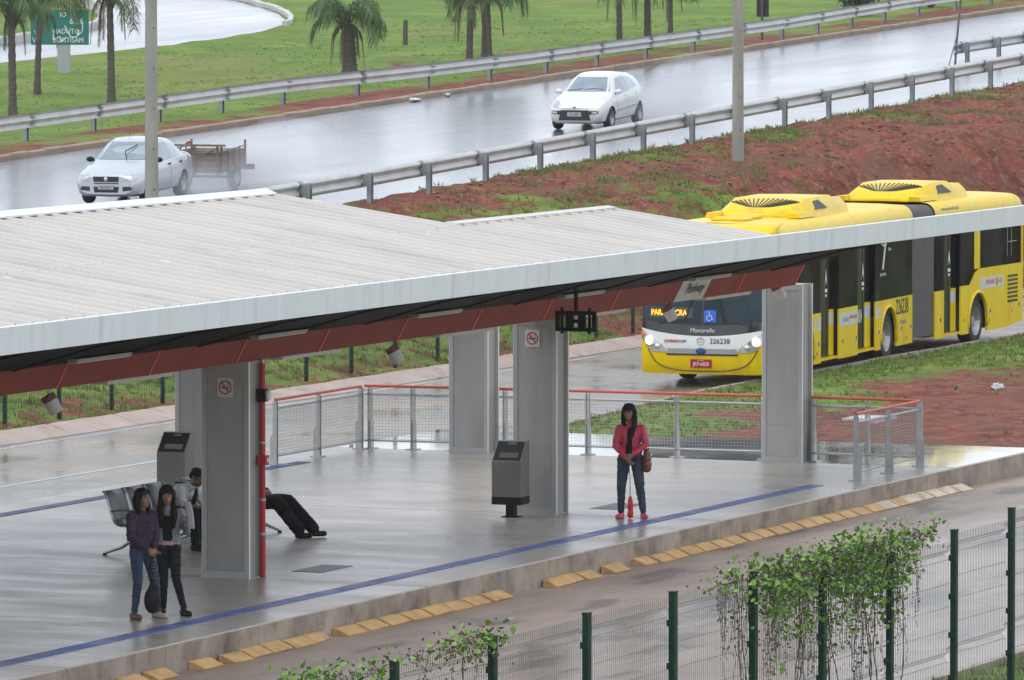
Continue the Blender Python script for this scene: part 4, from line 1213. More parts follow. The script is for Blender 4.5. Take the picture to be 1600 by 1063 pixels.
def door(parent, ya, yb, zs, dark):
    """recessed double door: dark leaf first, then a leaf with the livery"""
    d = MB().box(1.13, 1.165, ya + 0.003, dark, 0.36, 2.83).build("door", "bus_door", parent)
    MB().box(1.166, 1.176, dark - 0.07, dark + 0.02, 0.36, 2.83).build("door_edge", "bus_black", d)
    MB().tube([(1.19, ya + 0.14, 0.9), (1.19, ya + 0.14, 2.5)], 0.014, 6).build("grab_rail", "galv", d, 60)
    MB().box(1.13, 1.165, dark + 0.002, yb - 0.003, zs + 0.001, 2.83).build("door_glass", "bus_black", d)
    MB().box(1.15, 1.185, dark + 0.02, yb - 0.003, 0.36, zs - 0.30).build("door_panel", "bus_yellow", d)
    MB().box(1.15, 1.185, dark + 0.02, yb - 0.003, zs - 0.298, zs - 0.06).build("door_band", "bus_band", d)
    MB().box(1.15, 1.185, dark + 0.02, yb - 0.003, zs - 0.058, zs).build("door_panel", "bus_yellow", d)
    MB().box(1.10, 1.292, ya + 0.005, yb - 0.005, 0.30, 0.345).build("step", "bus_yellow", d)
    MB().box(1.10, 1.296, ya + 0.005, yb - 0.005, 2.832, 2.86).build("header", "bus_black", d)
    # white arrow and two lines of print on the glass
    ar = MB()
    y, z, k = dark + 0.10, 1.92, 1.0
    ym = (ya + yb) / 2 + 0.12
    ar.add([(1.1785, ym - 0.085, z - 0.16), (1.1785, ym, z + 0.17), (1.1785, ym + 0.085, z - 0.16), (1.1785, ym, z - 0.03),
            (1.1765, ym - 0.085, z - 0.16), (1.1765, ym, z + 0.17), (1.1765, ym + 0.085, z - 0.16), (1.1765, ym, z - 0.03)],
           [(0, 1, 3), (1, 2, 3), (4, 7, 5), (5, 7, 6), (0, 4, 5, 1), (1, 5, 6, 2), (2, 6, 7, 3), (3, 7, 4, 0)])
    ar.box(1.1765, 1.1785, ym - 0.085, ym + 0.085, z - 0.29, z - 0.22)
    ar.box(1.1765, 1.1785, ym - 0.06, ym + 0.06, z - 0.38, z - 0.33)
    ar.build("arrow_sign", "text_white", d)
    return d
door(bus, 3.84, 5.16, 1.27, 4.80)
door(bus, 6.57, 7.92, 1.27, 7.46)
def side_marks(parent, items):
    for kind, y, z, h in items:
        if kind == "reflector":
            r = MB().box(1.299, 1.303, y - 0.085, y, z - 0.035, z + 0.035).build("reflector", "bus_band", parent)
            MB().box(1.299, 1.303, y + 0.002, y + 0.10, z - 0.035, z + 0.035).build("reflector", "lamp_red", parent)
        elif kind == "lamp":
            MB().ell((1.302, y, z), (0.012, 0.045, 0.045), 10, 6).build("marker_lamp", "lamp_amber", parent, 180)
side_marks(bus, [("reflector", 3.60, 0.66, 0), ("lamp", 3.55, 0.48, 0), ("reflector", 5.38, 0.62, 0), ("reflector", 6.38, 0.62, 0), ("reflector", 8.12, 0.64, 0), ("reflector", 9.85, 0.62, 0), ("reflector", 10.6, 0.62, 0), ("lamp", 10.35, 0.42, 0)])
# white band with faded chevrons
def band(parent, ya, yb, zs, chev=0):
    MB().box(1.2985, 1.301, ya, yb, zs - 0.36, zs - 0.09).build("livery_band", "bus_band", parent)
    for k in range(3):
        yy = ya - 0.02 - 0.11 * k if chev < 0 else yb + 0.02 + 0.11 * k
        q = [(yy, zs - 0.36), (yy + 0.05, zs - 0.225), (yy, zs - 0.09), (yy - 0.05 + k * 0.008, zs - 0.09), (yy - k * 0.008, zs - 0.225), (yy - 0.05 + k * 0.008, zs - 0.36)]
        MB().prism(q, 1.2985, 1.301, 'x').build("livery_chevron", "bus_band", parent)
band(bus, 3.62, 3.835, 1.27, -1)
band(bus, 5.17, 6.56, 1.27)
band(bus, 7.93, 8.10, 1.27, 1)
def side_text(me, y, z, parent, x=1.303):
    return place(me, "lettering", parent, (x, y, z), (R(90), 0, R(90)))
side_text(text_mesh("226238", 0.46, "text_black", 0.002, sx=0.72), 9.98, 1.08 - 0.02, bus)
side_text(text_mesh("Jardins", 0.16, "text_grey", 0.002, shear=0.1), 5.65, 1.045, bus)
side_text(text_mesh("EXPRESSODF", 0.10, "text_red", 0.002, shear=0.1), 6.20, 1.06, bus)
side_text(text_mesh("Pioneira", 0.16, "text_grey", 0.002, shear=0.1), 10.05, 0.76, bus)
mp = MB()                                        # route map sketched in white on the glass
for q in ([(8.45, 1.90), (8.62, 2.35), (8.45, 2.62)], [(8.62, 2.35), (8.85, 2.62), (9.25, 2.70)], [(8.30, 2.45), (8.62, 2.35)]):
    mp.tube([(1.2945, y, z) for y, z in q], 0.022, 5)
mp.build("route_map", "text_white", bus)
side_text(text_mesh("Santa Maria", 0.10, "text_white", 0.001), 8.5, 1.80, bus, 1.2935)
side_text(text_mesh("Gama", 0.10, "text_white", 0.001), 9.0, 2.30, bus, 1.2935)
side_text(text_mesh("Terminal", 0.10, "text_white", 0.001), 9.3, 2.58, bus, 1.2935)
MB().box(1.2985, 1.3005, 10.0, 10.5, 0.36, 0.365).build("hatch_seam", "text_black", bus)
for (y, s_) in ((2.72, 1), (2.72, -1), (8.93, 1), (8.93, -1)):
    wheel(bus, s_ * 1.10, y, 0.50, s_)
    MB().box(*sorted((s_ * 0.75, s_ * 1.255)), y - 0.66, y + 0.66, 0.95, 1.20).build("wheel_housing", "car_liner", bus)
# ---- bellows
bl = MB()
ny = 18
prof = []
for a in range(0, 91, 15): prof.append((1.05 + 0.22 * math.cos(R(a)), 2.84 + 0.25 * math.sin(R(a))))
half = [(1.26, 0.36)] + prof + [(0.0, 3.08)]
full = half + [(-x, z) for x, z in reversed(half[:-1])]
pA, pB = Vector((0, LF, 0)), Vector((0.0, 12.25, 0))
rings = []
for k in range(ny * 2 + 1):
    u = k / (ny * 2)
    kx = 1.0 if k % 2 == 0 else 0.965
    c = Vector((0.19 * u, LF - 0.02 + 1.25 * u, 0))
    ang = R(-3.9 * u)
    rings.append([(c.x + x * kx * math.cos(ang), c.y - x * kx * math.sin(-ang), 0.30 + (z - 0.30) * (1 if k % 2 == 0 else 0.985)) for x, z in full])
bl.loft(rings, False, False)
bl.build("bellows", "bus_rubber", bus, None)
# ---- rear section, its own yaw
tr = bpy.data.objects.new("rear_section", None); COL.objects.link(tr); tr.parent = bus
ry = R(0.6) - R(4.5)
ca, sa = math.cos(R(4.5)), math.sin(R(4.5))
wp = Vector((-11.90 - 1.30 * math.cos(R(0.6)), 63.9 - 1.30 * math.sin(R(0.6)), 0)) - Vector((-12.446, 51.90, 0))
tr.location = (wp.x * ca + wp.y * sa, -wp.x * sa + wp.y * ca, 0); tr.rotation_euler = (0, 0, ry)
LR = 6.0
MB().box(-1.09, 1.09, 0.02, LR - 0.1, 0.30, 3.08).build("interior_shell", "car_dark", tr)
roof_shell(tr, 0.0, LR, "roof", 1)
ac_unit(tr, 0.15, 3.6)
side_text(text_mesh("www.expressodf.com.br", 0.12, "text_grey", 0.002), 1.0, 2.98, tr, 1.285)
for sg in (-1, 1):
    X = lambda x: sg * x
    if sg == 1:
        MB().box(1.262, 1.298, 0.004, 0.60, 0.27, 1.27).build("side_panel", "bus_yellow", tr, None, 0.006)
        MB().prism([(1.70, 1.30), (1.70, 0.27), (2.24, 0.27)] + [(2.84 + 0.60 * math.cos(a), 0.50 + 0.60 * math.sin(a)) for a in np.linspace(math.pi, 0, 13)] + [(3.44, 0.27), (4.72, 0.27), (4.72, 1.62), (2.95, 1.62), (2.62, 1.52), (2.30, 1.30)], 1.262, 1.298, 'x').build("wheel_arch_panel", "bus_yellow", tr)
        MB().prism([(4.728, 0.27), (LR - 0.12, 0.36), (LR - 0.05, 1.62), (4.728, 1.62)], 1.262, 1.298, 'x').build("engine_panel", "bus_yellow", tr)
        gq = MB()
        for k in range(7): gq.box(1.2985, 1.306, 4.86, 5.55, 0.80 + k * 0.09, 0.85 + k * 0.09)
        gq.build("engine_grille", "bus_black", tr)
        MB().tube([(1.30, 2.84 + 0.63 * math.cos(a), 0.50 + 0.63 * math.sin(a)) for a in np.linspace(math.pi * 1.06, -math.pi * 0.06, 22)], 0.035, 8).build("arch_lip", "bus_yellow", tr, 180)
        MB().box(1.262, 1.290, 0.03, 0.60, 1.272, 2.86).build("window", "bus_glass", tr)
        MB().prism([(1.70, 1.302), (2.28, 1.302), (2.58, 1.52), (2.60, 1.60), (2.60, 2.86), (1.70, 2.86)], 1.262, 1.290, 'x').build("window", "bus_glass", tr)
        MB().box(1.262, 1.297, 2.605, 2.98, 1.622, 2.86).build("pillar", "bus_yellow", tr)
        MB().box(1.262, 1.290, 2.985, 4.70, 1.622, 2.86).build("window", "bus_glass", tr)
        w = MB().box(1.262, 1.290, 4.71, LR - 0.2, 1.622, 2.86).build("window", "bus_glass", tr)
        fr = MB(); fr.box(1.291, 1.295, 4.85, 5.5, 2.42, 2.44); fr.box(1.291, 1.295, 4.85, 5.5, 2.10, 2.12); fr.box(1.291, 1.295, 5.12, 5.14, 1.8, 2.44); fr.box(1.291, 1.295, 4.85, 4.87, 1.8, 2.44)
        fr.build("window_frame", "text_grey", w)
        door(tr, 0.60, 1.70, 1.27, 1.34)
        MB().box(1.2985, 1.301, 2.98, 4.55, 1.17, 1.42).build("livery_band", "bus_band", tr)
        side_text(text_mesh("DFTRANS", 0.13, "text_red", 0.002, shear=0.1), 3.65, 1.30, tr)
        side_text(text_mesh("GDF", 0.13, "text_grey", 0.002), 4.35, 1.30, tr)
        MB().ell((1.302, 4.12, 1.30), (0.004, 0.09, 0.10), 14, 8).build("round_emblem", "lamp_amber", tr, 180)
        side_marks(tr, [("reflector", 0.30, 0.66, 0), ("reflector", 3.62, 0.68, 0), ("lamp", 3.60, 0.50, 0), ("lamp", 1.95, 0.58, 0), ("lamp", 5.2, 0.62, 0), ("reflector", 5.6, 0.72, 0)])
    else:
        MB().box(-1.298, -1.262, 0.004, LR - 0.1, 0.27, 1.27).build("side_panel", "bus_yellow", tr, None, 0.006)
        MB().box(-1.290, -1.262, 0.03, LR - 0.2, 1.272, 2.86).build("window", "bus_glass", tr)
MB().box(-1.29, 1.29, LR - 0.10, LR - 0.02, 0.34, 2.80).build("rear_panel", "bus_yellow", tr, None, 0.03)
for s_ in (1, -1):
    wheel(tr, s_ * 1.10, 2.84, 0.50, s_)
    MB().box(*sorted((s_ * 0.75, s_ * 1.255)), 2.84 - 0.66, 2.84 + 0.66, 0.95, 1.20).build("wheel_housing", "car_liner", tr)

# hang the rear parts straight on the bus, so that thing > part > sub-part stays three levels deep
mtr = Matrix.Translation(tr.location) @ Matrix.Rotation(ry, 4, 'Z')
for ch in children(tr):
    ch.parent = bus
    ch.matrix_basis = mtr @ ch.matrix_basis
bpy.data.objects.remove(tr)
# ------------------------------------------------------------------ cars
class CarBody:
    """lofted shell: tables along the car's length (y from the front) give half-section control points"""
    def __init__(self, L, tabs):
        self.L, self.t = L, tabs
    def section(self, y):
        g = lambda k: lerp_tab(self.t[k], y)
        zb, wb, wm, zm, wbe, zbe, wr, zre, zt = g('zb'), g('wb'), g('wm'), g('zm'), g('wbelt'), g('zbelt'), g('wroof'), g('zedge'), g('ztop')
        c = [(0, zb), (wb * 0.9, zb), (wb, zb + 0.06), (wm, zm - 0.12), (wm, zm), ((wm + wbe) / 2 + 0.004, (zm + zbe) / 2), (wbe, zbe), (wbe * 0.72 + wr * 0.28, zbe * 0.72 + zre * 0.28 + 0.0), (wbe * 0.35 + wr * 0.65, zbe * 0.35 + zre * 0.65), (wr, zre), (wr * 0.88, zre + (zt - zre) * 0.62), (wr * 0.5, zt - (zt - zre) * 0.08), (0, zt)]
        return c
    def build(self, name, material, parent, wheels, wr):
        ys = sorted(set([round(v, 3) for v in list(np.linspace(0, self.L, 64))]))
        rings = []
        for y in ys:
            c = self.section(y)
            rings.append([(x, y, z) for x, z in c] + [(-x, y, z) for x, z in reversed(c[1:-1])])
        mb = MB().loft(rings, True, True)
        me = bake(mb, [('SMOOTH', dict(factor=0.5, iterations=2))], None, name)
        # wheel arches are really cut out
        body = bpy.data.objects.new("tmp", me); COL.objects.link(body)
        cut = MB()
        for y in wheels:
            for sg in (-1, 1):
                c2 = MB().disc((sg * 0.75, y, 0.30), wr, 'x', 0.42, 28); cut.add(c2.v, c2.f)
        cme = cut.mesh("cut", None); fix_normals(cme)
        co = bpy.data.objects.new("cut", cme); COL.objects.link(co)
        bo = body.modifiers.new("b", 'BOOLEAN'); bo.operation = 'DIFFERENCE'; bo.object = co; bo.solver = 'EXACT'
        dg = bpy.context.evaluated_depsgraph_get()
        out = bpy.data.meshes.new_from_object(body.evaluated_get(dg)); out.name = name
        bpy.data.objects.remove(co); bpy.data.objects.remove(body)
        out.materials.clear(); out.materials.append(M[material]); out.materials.append(M["car_liner"])
        for p in out.polygons:
            c = p.center
            for y in wheels:
                d = math.hypot(c.y - y, c.z - 0.30)
                if d < wr + 0.004 and 0.53 < abs(c.x) < 0.97 and (abs(d - wr) < 0.012 or abs(abs(c.x) - 0.54) < 0.012 or abs(p.normal.x) > 0.98 and d < wr - 0.01): p.material_index = 1
        out.shade_smooth()
        try: out.set_sharp_from_angle(angle=R(38))
        except Exception: pass
        ob = bpy.data.objects.new(name, out); COL.objects.link(ob); ob.parent = parent
        self.bvh = BVHTree.FromPolygons([v.co for v in out.vertices], [tuple(p.vertices) for p in out.polygons])
        return ob
    def hit(self, o, d):
        return self.bvh.ray_cast(Vector(o), Vector(d), 10.0)
    def decal(self, name, material, quad, view, off, parent, n=10, smooth=180, thick=0.006):
        """quad: 4 corners in the 2D view ('f': x,z from the front; 's': y,z from +x; 'n': y,z from -x; 't': x,y from above), laid on the shell"""
        vs, ok = [], True
        A, B, C_, D = [Vector(q) for q in quad]
        for j in range(n + 1):
            for i in range(n + 1):
                u, v = i / n, j / n
                p = A * (1 - u) * (1 - v) + B * u * (1 - v) + C_ * u * v + D * (1 - u) * v
                if view == 'f': h = self.hit((p[0], -1, p[1]), (0, 1, 0)); dr = Vector((0, -1, 0))
                elif view == 's': h = self.hit((2, p[0], p[1]), (-1, 0, 0)); dr = Vector((1, 0, 0))
                elif view == 'n': h = self.hit((-2, p[0], p[1]), (1, 0, 0)); dr = Vector((-1, 0, 0))
                else: h = self.hit((p[0], p[1], 3), (0, 0, -1)); dr = Vector((0, 0, 1))
                q = h[0] if h[0] is not None else (vs[-1] if vs else Vector((0, 0, 0)))
                vs.append(Vector(q) + dr * off if h[0] is not None else Vector(q))
        m = n + 1
        fs = [(j * m + i, j * m + i + 1, (j + 1) * m + i + 1, (j + 1) * m + i) for j in range(n) for i in range(n)]
        dr = {'f': Vector((0, 1, 0)), 's': Vector((-1, 0, 0)), 'n': Vector((1, 0, 0)), 't': Vector((0, 0, -1))}[view]
        ring = [i for i in range(m)] + [j * m + n for j in range(1, m)] + [n * m + i for i in range(n - 1, -1, -1)] + [j * m for j in range(n - 1, 0, -1)]
        k = len(vs); r = len(ring)
        vs = vs + [vs[i] + dr * (off + thick) for i in ring]
        fs += [(ring[i], ring[(i + 1) % r], k + (i + 1) % r, k + i) for i in range(r)]
        return MB().add(vs, fs).build(name, material, parent, 40)

def car_wheel(parent, x, y, sg, rr, rim_mat):
    wt = wheel(parent, x, y, rr, sg, 0.19, rr)
    return wt

# ---- silver sedan
def tabs_sedan():
    return dict(
        ztop=[(0, 0.66), (0.06, 0.70), (0.2, 0.765), (0.55, 0.85), (1.02, 0.945), (1.12, 0.985), (1.80, 1.395), (2.05, 1.425), (2.4, 1.43), (2.9, 1.38), (3.5, 1.06), (3.65, 1.03), (4.0, 1.0), (4.09, 0.94), (4.135, 0.85)],
        zedge=[(0, 0.62), (0.06, 0.66), (0.2, 0.72), (0.55, 0.80), (1.02, 0.90), (1.12, 0.935), (1.80, 1.335), (2.05, 1.365), (2.4, 1.37), (2.9, 1.32), (3.5, 1.02), (3.65, 1.0), (4.0, 0.97), (4.09, 0.91), (4.135, 0.82)],
        wroof=[(0, 0.52), (0.06, 0.58), (0.2, 0.64), (0.55, 0.68), (1.02, 0.70), (1.12, 0.69), (1.80, 0.545), (2.4, 0.555), (2.9, 0.54), (3.5, 0.60), (4.0, 0.60), (4.135, 0.5)],
        zbelt=[(0, 0.56), (0.06, 0.60), (0.2, 0.66), (0.55, 0.745), (1.02, 0.835), (1.5, 0.875), (2.4, 0.90), (3.5, 0.935), (4.0, 0.90), (4.135, 0.72)],
        wbelt=[(0, 0.60), (0.06, 0.67), (0.2, 0.735), (0.55, 0.775), (1.02, 0.795), (2.4, 0.80), (3.5, 0.775), (4.0, 0.72), (4.135, 0.62)],
        zm=[(0, 0.46), (0.2, 0.52), (0.55, 0.56), (2.4, 0.58), (4.135, 0.55)],
        wm=[(0, 0.62), (0.06, 0.71), (0.2, 0.775), (0.55, 0.81), (1.5, 0.82), (3.3, 0.82), (3.9, 0.775), (4.135, 0.66)],
        zb=[(0, 0.27), (0.06, 0.21), (0.3, 0.19), (3.8, 0.21), (4.135, 0.30)],
        wb=[(0, 0.56), (0.06, 0.66), (0.2, 0.73), (0.55, 0.765), (3.3, 0.765), (4.0, 0.72), (4.135, 0.6)])
slope = math.atan(0.036)
sed = thing("sedan_car", "silver four-door sedan towing a wooden trailer on the wet highway", "car", (-32.72, 66.95, hz(66.95)), R(6.5), None, slope)
sed.scale = (0.98, 0.97, 1.0)
cb = CarBody(4.135, tabs_sedan())
body = cb.build("body", "car_silver", sed, (0.80, 3.17), 0.335)
cb.decal("windscreen", "car_glass", [(-0.655, 0.975), (0.655, 0.975), (0.475, 1.345), (-0.475, 1.345)], 'f', 0.006, sed, 14)
for v, sg in (('s', 1), ('n', -1)):
    cb.decal("window", "car_glass", [(1.36, 0.905), (2.20, 0.925), (2.20, 1.315), (1.80, 1.295)], v, 0.006, sed, 8)
    cb.decal("window", "car_glass", [(2.27, 0.925), (3.02, 0.955), (2.90, 1.255), (2.27, 1.315)], v, 0.006, sed, 8)
    cb.decal("sill_trim", "car_silver", [(1.20, 0.52), (2.80, 0.54), (2.80, 0.575), (1.20, 0.555)], v, 0.010, sed, 6)
    for y in (2.06, 2.88):
        cb.decal("door_handle", "car_dark", [(y, 0.80), (y + 0.16, 0.805), (y + 0.16, 0.845), (y, 0.84)], v, 0.020, sed, 3)
    for y in (1.30, 2.235, 3.05):
        cb.decal("door_seam", "car_dark", [(y, 0.32), (y + 0.007, 0.32), (y + 0.007, 0.88), (y, 0.88)], v, 0.002, sed, 6)
    h = cb.hit((sg * 2, 1.32, 0.93), (-sg, 0, 0))[0]
    m_ = MB().ell((h.x + sg * 0.10, 1.30, 0.965), (0.10, 0.055, 0.062), 12, 8).build("mirror", "black_plastic", sed, 180)
    MB().tube([(h.x - sg * 0.02, 1.33, 0.93), (h.x + sg * 0.06, 1.31, 0.945)], 0.02, 6).build("mirror_stalk", "black_plastic", m_, 60)
    cb.decal("headlight", "lamp_glass", [(sg * 0.40, 0.585), (sg * 0.70, 0.56), (sg * 0.72, 0.70), (sg * 0.46, 0.715)], 'f', 0.010, sed, 8)
    cb.decal("fog_recess", "car_dark", [(sg * 0.40, 0.335), (sg * 0.62, 0.36), (sg * 0.66, 0.445), (sg * 0.40, 0.435)], 'f', 0.006, sed, 4)
gr = cb.decal("grille", "car_dark", [(-0.30, 0.545), (0.30, 0.545), (0.315, 0.665), (-0.315, 0.665)], 'f', 0.010, sed, 6)
MB().ell((0, -0.016, 0.605), (0.048, 0.012, 0.05), 16, 8).build("emblem", "chrome", sed, 180)
cb.decal("lower_slot", "car_dark", [(-0.30, 0.50), (0.30, 0.50), (0.30, 0.522), (-0.30, 0.522)], 'f', 0.006, sed, 4)
cb.decal("lower_grille", "car_dark", [(-0.29, 0.305), (0.29, 0.305), (0.31, 0.435), (-0.31, 0.435)], 'f', 0.006, sed, 4)
pl = MB().box(-0.19, 0.19, -0.030, -0.018, 0.375, 0.475).build("number_plate", "plate_grey", sed)
place(text_mesh("NVO2357", 0.078, "text_black", 0.001, sx=0.85), "lettering", pl, (0, -0.032, 0.42), (R(90), 0, 0))
h = cb.hit((0.1, 1.6, 3), (0, 0, -1))[0]
MB().tube([(0.12, 1.10, 1.0), (0.02, 1.30, 1.15), (0.24, 1.55, 1.285)], 0.012, 5).build("wiper", "black_rubber", sed, 60)
MB().tube([(-0.1, 1.95, 1.42), (-0.1, 2.0, 1.56)], 0.006, 5).build("aerial", "black_rubber", sed, 60)
for y in (0.80, 3.17):
    for sg in (-1, 1): car_wheel(sed, sg * 0.70, y, sg, 0.295, "rim")

# ---- white hatchback
def tabs_hatch():
    return dict(
        ztop=[(0, 0.62), (0.07, 0.70), (0.25, 0.80), (0.6, 0.91), (0.95, 1.0), (1.05, 1.04), (1.72, 1.42), (2.0, 1.475), (2.5, 1.49), (3.2, 1.44), (3.6, 1.36), (3.95, 1.0), (4.03, 0.92), (4.065, 0.8)],
        zedge=[(0, 0.58), (0.07, 0.65), (0.25, 0.745), (0.6, 0.85), (0.95, 0.935), (1.05, 0.97), (1.72, 1.35), (2.0, 1.405), (2.5, 1.42), (3.2, 1.37), (3.6, 1.29), (3.95, 0.96), (4.065, 0.76)],
        wroof=[(0, 0.46), (0.07, 0.55), (0.25, 0.63), (0.6, 0.68), (0.95, 0.70), (1.05, 0.70), (1.72, 0.56), (2.5, 0.575), (3.2, 0.555), (3.6, 0.55), (3.95, 0.62), (4.065, 0.55)],
        zbelt=[(0, 0.52), (0.07, 0.58), (0.25, 0.68), (0.6, 0.79), (0.95, 0.87), (1.5, 0.91), (2.5, 0.965), (3.5, 1.04), (3.95, 0.95), (4.065, 0.7)],
        wbelt=[(0, 0.56), (0.07, 0.66), (0.25, 0.74), (0.6, 0.79), (0.95, 0.81), (2.4, 0.815), (3.5, 0.77), (3.95, 0.70), (4.065, 0.62)],
        zm=[(0, 0.44), (0.25, 0.54), (0.6, 0.60), (2.4, 0.62), (4.065, 0.6)],
        wm=[(0, 0.60), (0.07, 0.71), (0.25, 0.79), (0.6, 0.835), (1.5, 0.845), (3.2, 0.84), (3.8, 0.78), (4.065, 0.66)],
        zb=[(0, 0.26), (0.07, 0.20), (0.3, 0.18), (3.7, 0.21), (4.065, 0.32)],
        wb=[(0, 0.52), (0.07, 0.65), (0.25, 0.74), (0.6, 0.78), (3.3, 0.78), (3.9, 0.72), (4.065, 0.6)])
hat = thing("hatchback_car", "white hatchback with one headlight lit driving on the wet highway", "car", (-32.20, 93.35, hz(93.35)), R(4), None, slope)
hat.scale = (0.95, 0.95, 0.97)
cb = CarBody(4.065, tabs_hatch())
cb.build("body", "car_white", hat, (0.80, 3.31), 0.345)
cb.decal("windscreen", "car_glass", [(-0.66, 1.015), (0.66, 1.015), (0.49, 1.375), (-0.49, 1.375)], 'f', 0.006, hat, 14)
for v, sg in (('s', 1), ('n', -1)):
    cb.decal("window", "car_glass", [(1.30, 0.93), (2.16, 0.965), (2.16, 1.365), (1.78, 1.32)], v, 0.006, hat, 8)
    cb.decal("window", "car_glass", [(2.23, 0.97), (3.22, 1.065), (3.02, 1.315), (2.23, 1.365)], v, 0.006, hat, 8)
    cb.decal("rubbing_strip", "bus_grey", [(1.25, 0.475), (2.95, 0.545), (2.95, 0.585), (1.25, 0.51)], v, 0.012, hat, 6)
    for y in (2.0, 3.0):
        cb.decal("door_handle", "car_white", [(y, 0.855), (y + 0.16, 0.865), (y + 0.16, 0.90), (y, 0.89)], v, 0.022, hat, 3)
    for y in (1.26, 2.195, 3.05):
        cb.decal("door_seam", "car_dark", [(y, 0.32), (y + 0.007, 0.32), (y + 0.007, 0.92), (y, 0.92)], v, 0.002, hat, 6)
    h = cb.hit((sg * 2, 1.30, 0.95), (-sg, 0, 0))[0]
    m_ = MB().ell((h.x + sg * 0.10, 1.26, 1.0), (0.105, 0.06, 0.068), 12, 8).build("mirror", "car_white", hat, 180)
    MB().tube([(h.x - sg * 0.02, 1.29, 0.94), (h.x + sg * 0.06, 1.27, 0.96)], 0.022, 6).build("mirror_stalk", "black_plastic", m_, 60)
    hl = cb.decal("headlight", "car_lamp_lit" if sg > 0 else "lamp_glass", [(sg * 0.40, 0.64), (sg * 0.67, 0.635), (sg * 0.72, 0.80), (sg * 0.52, 0.80)], 'f', 0.012, hat, 8)
    cb.decal("side_intake", "car_dark", [(sg * 0.36, 0.44), (sg * 0.66, 0.47), (sg * 0.69, 0.555), (sg * 0.36, 0.545)], 'f', 0.007, hat, 5)
    fl = cb.decal("fog_lamp", "lamp_glass", [(sg * 0.50, 0.48), (sg * 0.64, 0.49), (sg * 0.65, 0.53), (sg * 0.50, 0.525)], 'f', 0.013, hat, 4)
cb.decal("grille", "car_dark", [(-0.46, 0.29), (0.46, 0.29), (0.40, 0.565), (-0.40, 0.565)], 'f', 0.009, hat, 6)
cb.decal("nose_strip", "chrome", [(-0.36, 0.640), (0.36, 0.640), (0.36, 0.655), (-0.36, 0.655)], 'f', 0.008, hat, 6)
MB().ell((0, -0.008 + 0.0, 0.66), (0.045, 0.03, 0.045), 16, 8).build("emblem", "chrome", hat, 180)
pl = MB().box(-0.20, 0.20, -0.024, -0.012, 0.40, 0.51).build("number_plate", "plate_grey", hat)
place(text_mesh("JIC-5489", 0.082, "text_black", 0.001, sx=0.85), "lettering", pl, (0, -0.026, 0.45), (R(90), 0, 0))
for q in (((-0.52, 0.99, 1.03), (-0.3, 1.06, 1.06), (-0.12, 1.08, 1.075)), ((-0.06, 1.03, 1.06), (0.2, 1.10, 1.085), (0.48, 1.09, 1.06))):
    pts = []
    for a in q:
        h = cb.hit((a[0], -1, a[2]), (0, 1, 0))[0]
        pts.append((a[0], h.y - 0.012, a[2]))
    MB().tube(pts, 0.012, 5).build("wiper", "black_rubber", hat, 60)
for y in (0.80, 3.31):
    for sg in (-1, 1): car_wheel(hat, sg * 0.735, y, sg, 0.305, "rim")

# ---- small wooden trailer behind the sedan
tl_ = thing("trailer", "small weathered wooden trailer with stake sides behind the silver sedan", "trailer", (-32.62, 71.35, hz(71.35)), R(5), None, slope)
TW, TL = 0.62, 1.62
MB().box(-TW, TW, 0.0, TL, 0.46, 0.50).build("bed", "trailer_wood", tl_)
for sg in (-1, 1):
    for k in range(4):
        MB().box(*sorted((sg * TW, sg * (TW + 0.03))), 0.0, TL, 0.44 + k * 0.12, 0.44 + k * 0.12 + 0.112).build("side_board", "trailer_wood", tl_)
    for y, h in ((0.02, 1.06), (0.45, 0.96), (0.85, 0.98), (1.22, 1.0), (TL - 0.03, 1.12)):
        w_ = 0.035 if y > 1.5 or y < 0.1 else 0.014
        MB().box(*sorted((sg * (TW + 0.031), sg * (TW + 0.06))), y - w_, y + w_, 0.42, h).build("stake", "trailer_steel", tl_)
    MB().tube([(sg * (TW + 0.075), 0.05, 0.93), (sg * (TW + 0.075), TL - 0.05, 1.0)], 0.014, 6).build("top_rail", "trailer_steel", tl_, 60)
for k in range(4):
    MB().box(-TW, TW, -0.036, -0.002, 0.44 + k * 0.12, 0.44 + k * 0.12 + 0.112).build("front_board", "trailer_wood", tl_)
for x in (-0.62, 0.0, 0.57):
    MB().box(x, x + 0.05, -0.085, -0.038, 0.40, 1.06).build("stake", "trailer_wood", tl_)
MB().box(-0.78, 0.78, -0.10, -0.03, 1.062, 1.11).build("front_rail", "trailer_wood", tl_)
MB().box(-0.66, 0.66, -0.075, -0.045, 0.93, 0.95).build("front_rail", "trailer_steel", tl_)
MB().tube([(0.12, -0.10, 0.80), (0.58, -0.10, 1.02)], 0.018, 6).build("brace", "trailer_steel", tl_)
MB().box(-TW, TW, TL + 0.005, TL + 0.035, 0.44, 0.91).build("tailboard", "trailer_wood", tl_)
MB().box(-0.85, 0.85, TL + 0.04, TL + 0.12, 0.42, 0.54).build("rear_bumper", "trailer_steel", tl_)
MB().tube([(0, -0.02, 0.42), (0, -0.75, 0.40)], 0.03, 8).build("drawbar", "trailer_steel", tl_, 60)
MB().tube([(-0.55, 1.0, 0.29), (0.55, 1.0, 0.29)], 0.028, 8).build("axle", "trailer_steel", tl_, 60)
for sg in (-1, 1): wheel(tl_, sg * 0.60, 1.0, 0.29, sg, 0.16, 0.29)
MB().tube([(-0.25, 0.06, 1.10), (-0.18, 0.06, 1.14), (-0.10, 0.06, 1.16), (-0.05, 0.06, 1.18)], [0.01, 0.03, 0.025, 0.008], 8).build("red_rag", "lamp_red", tl_, 180)
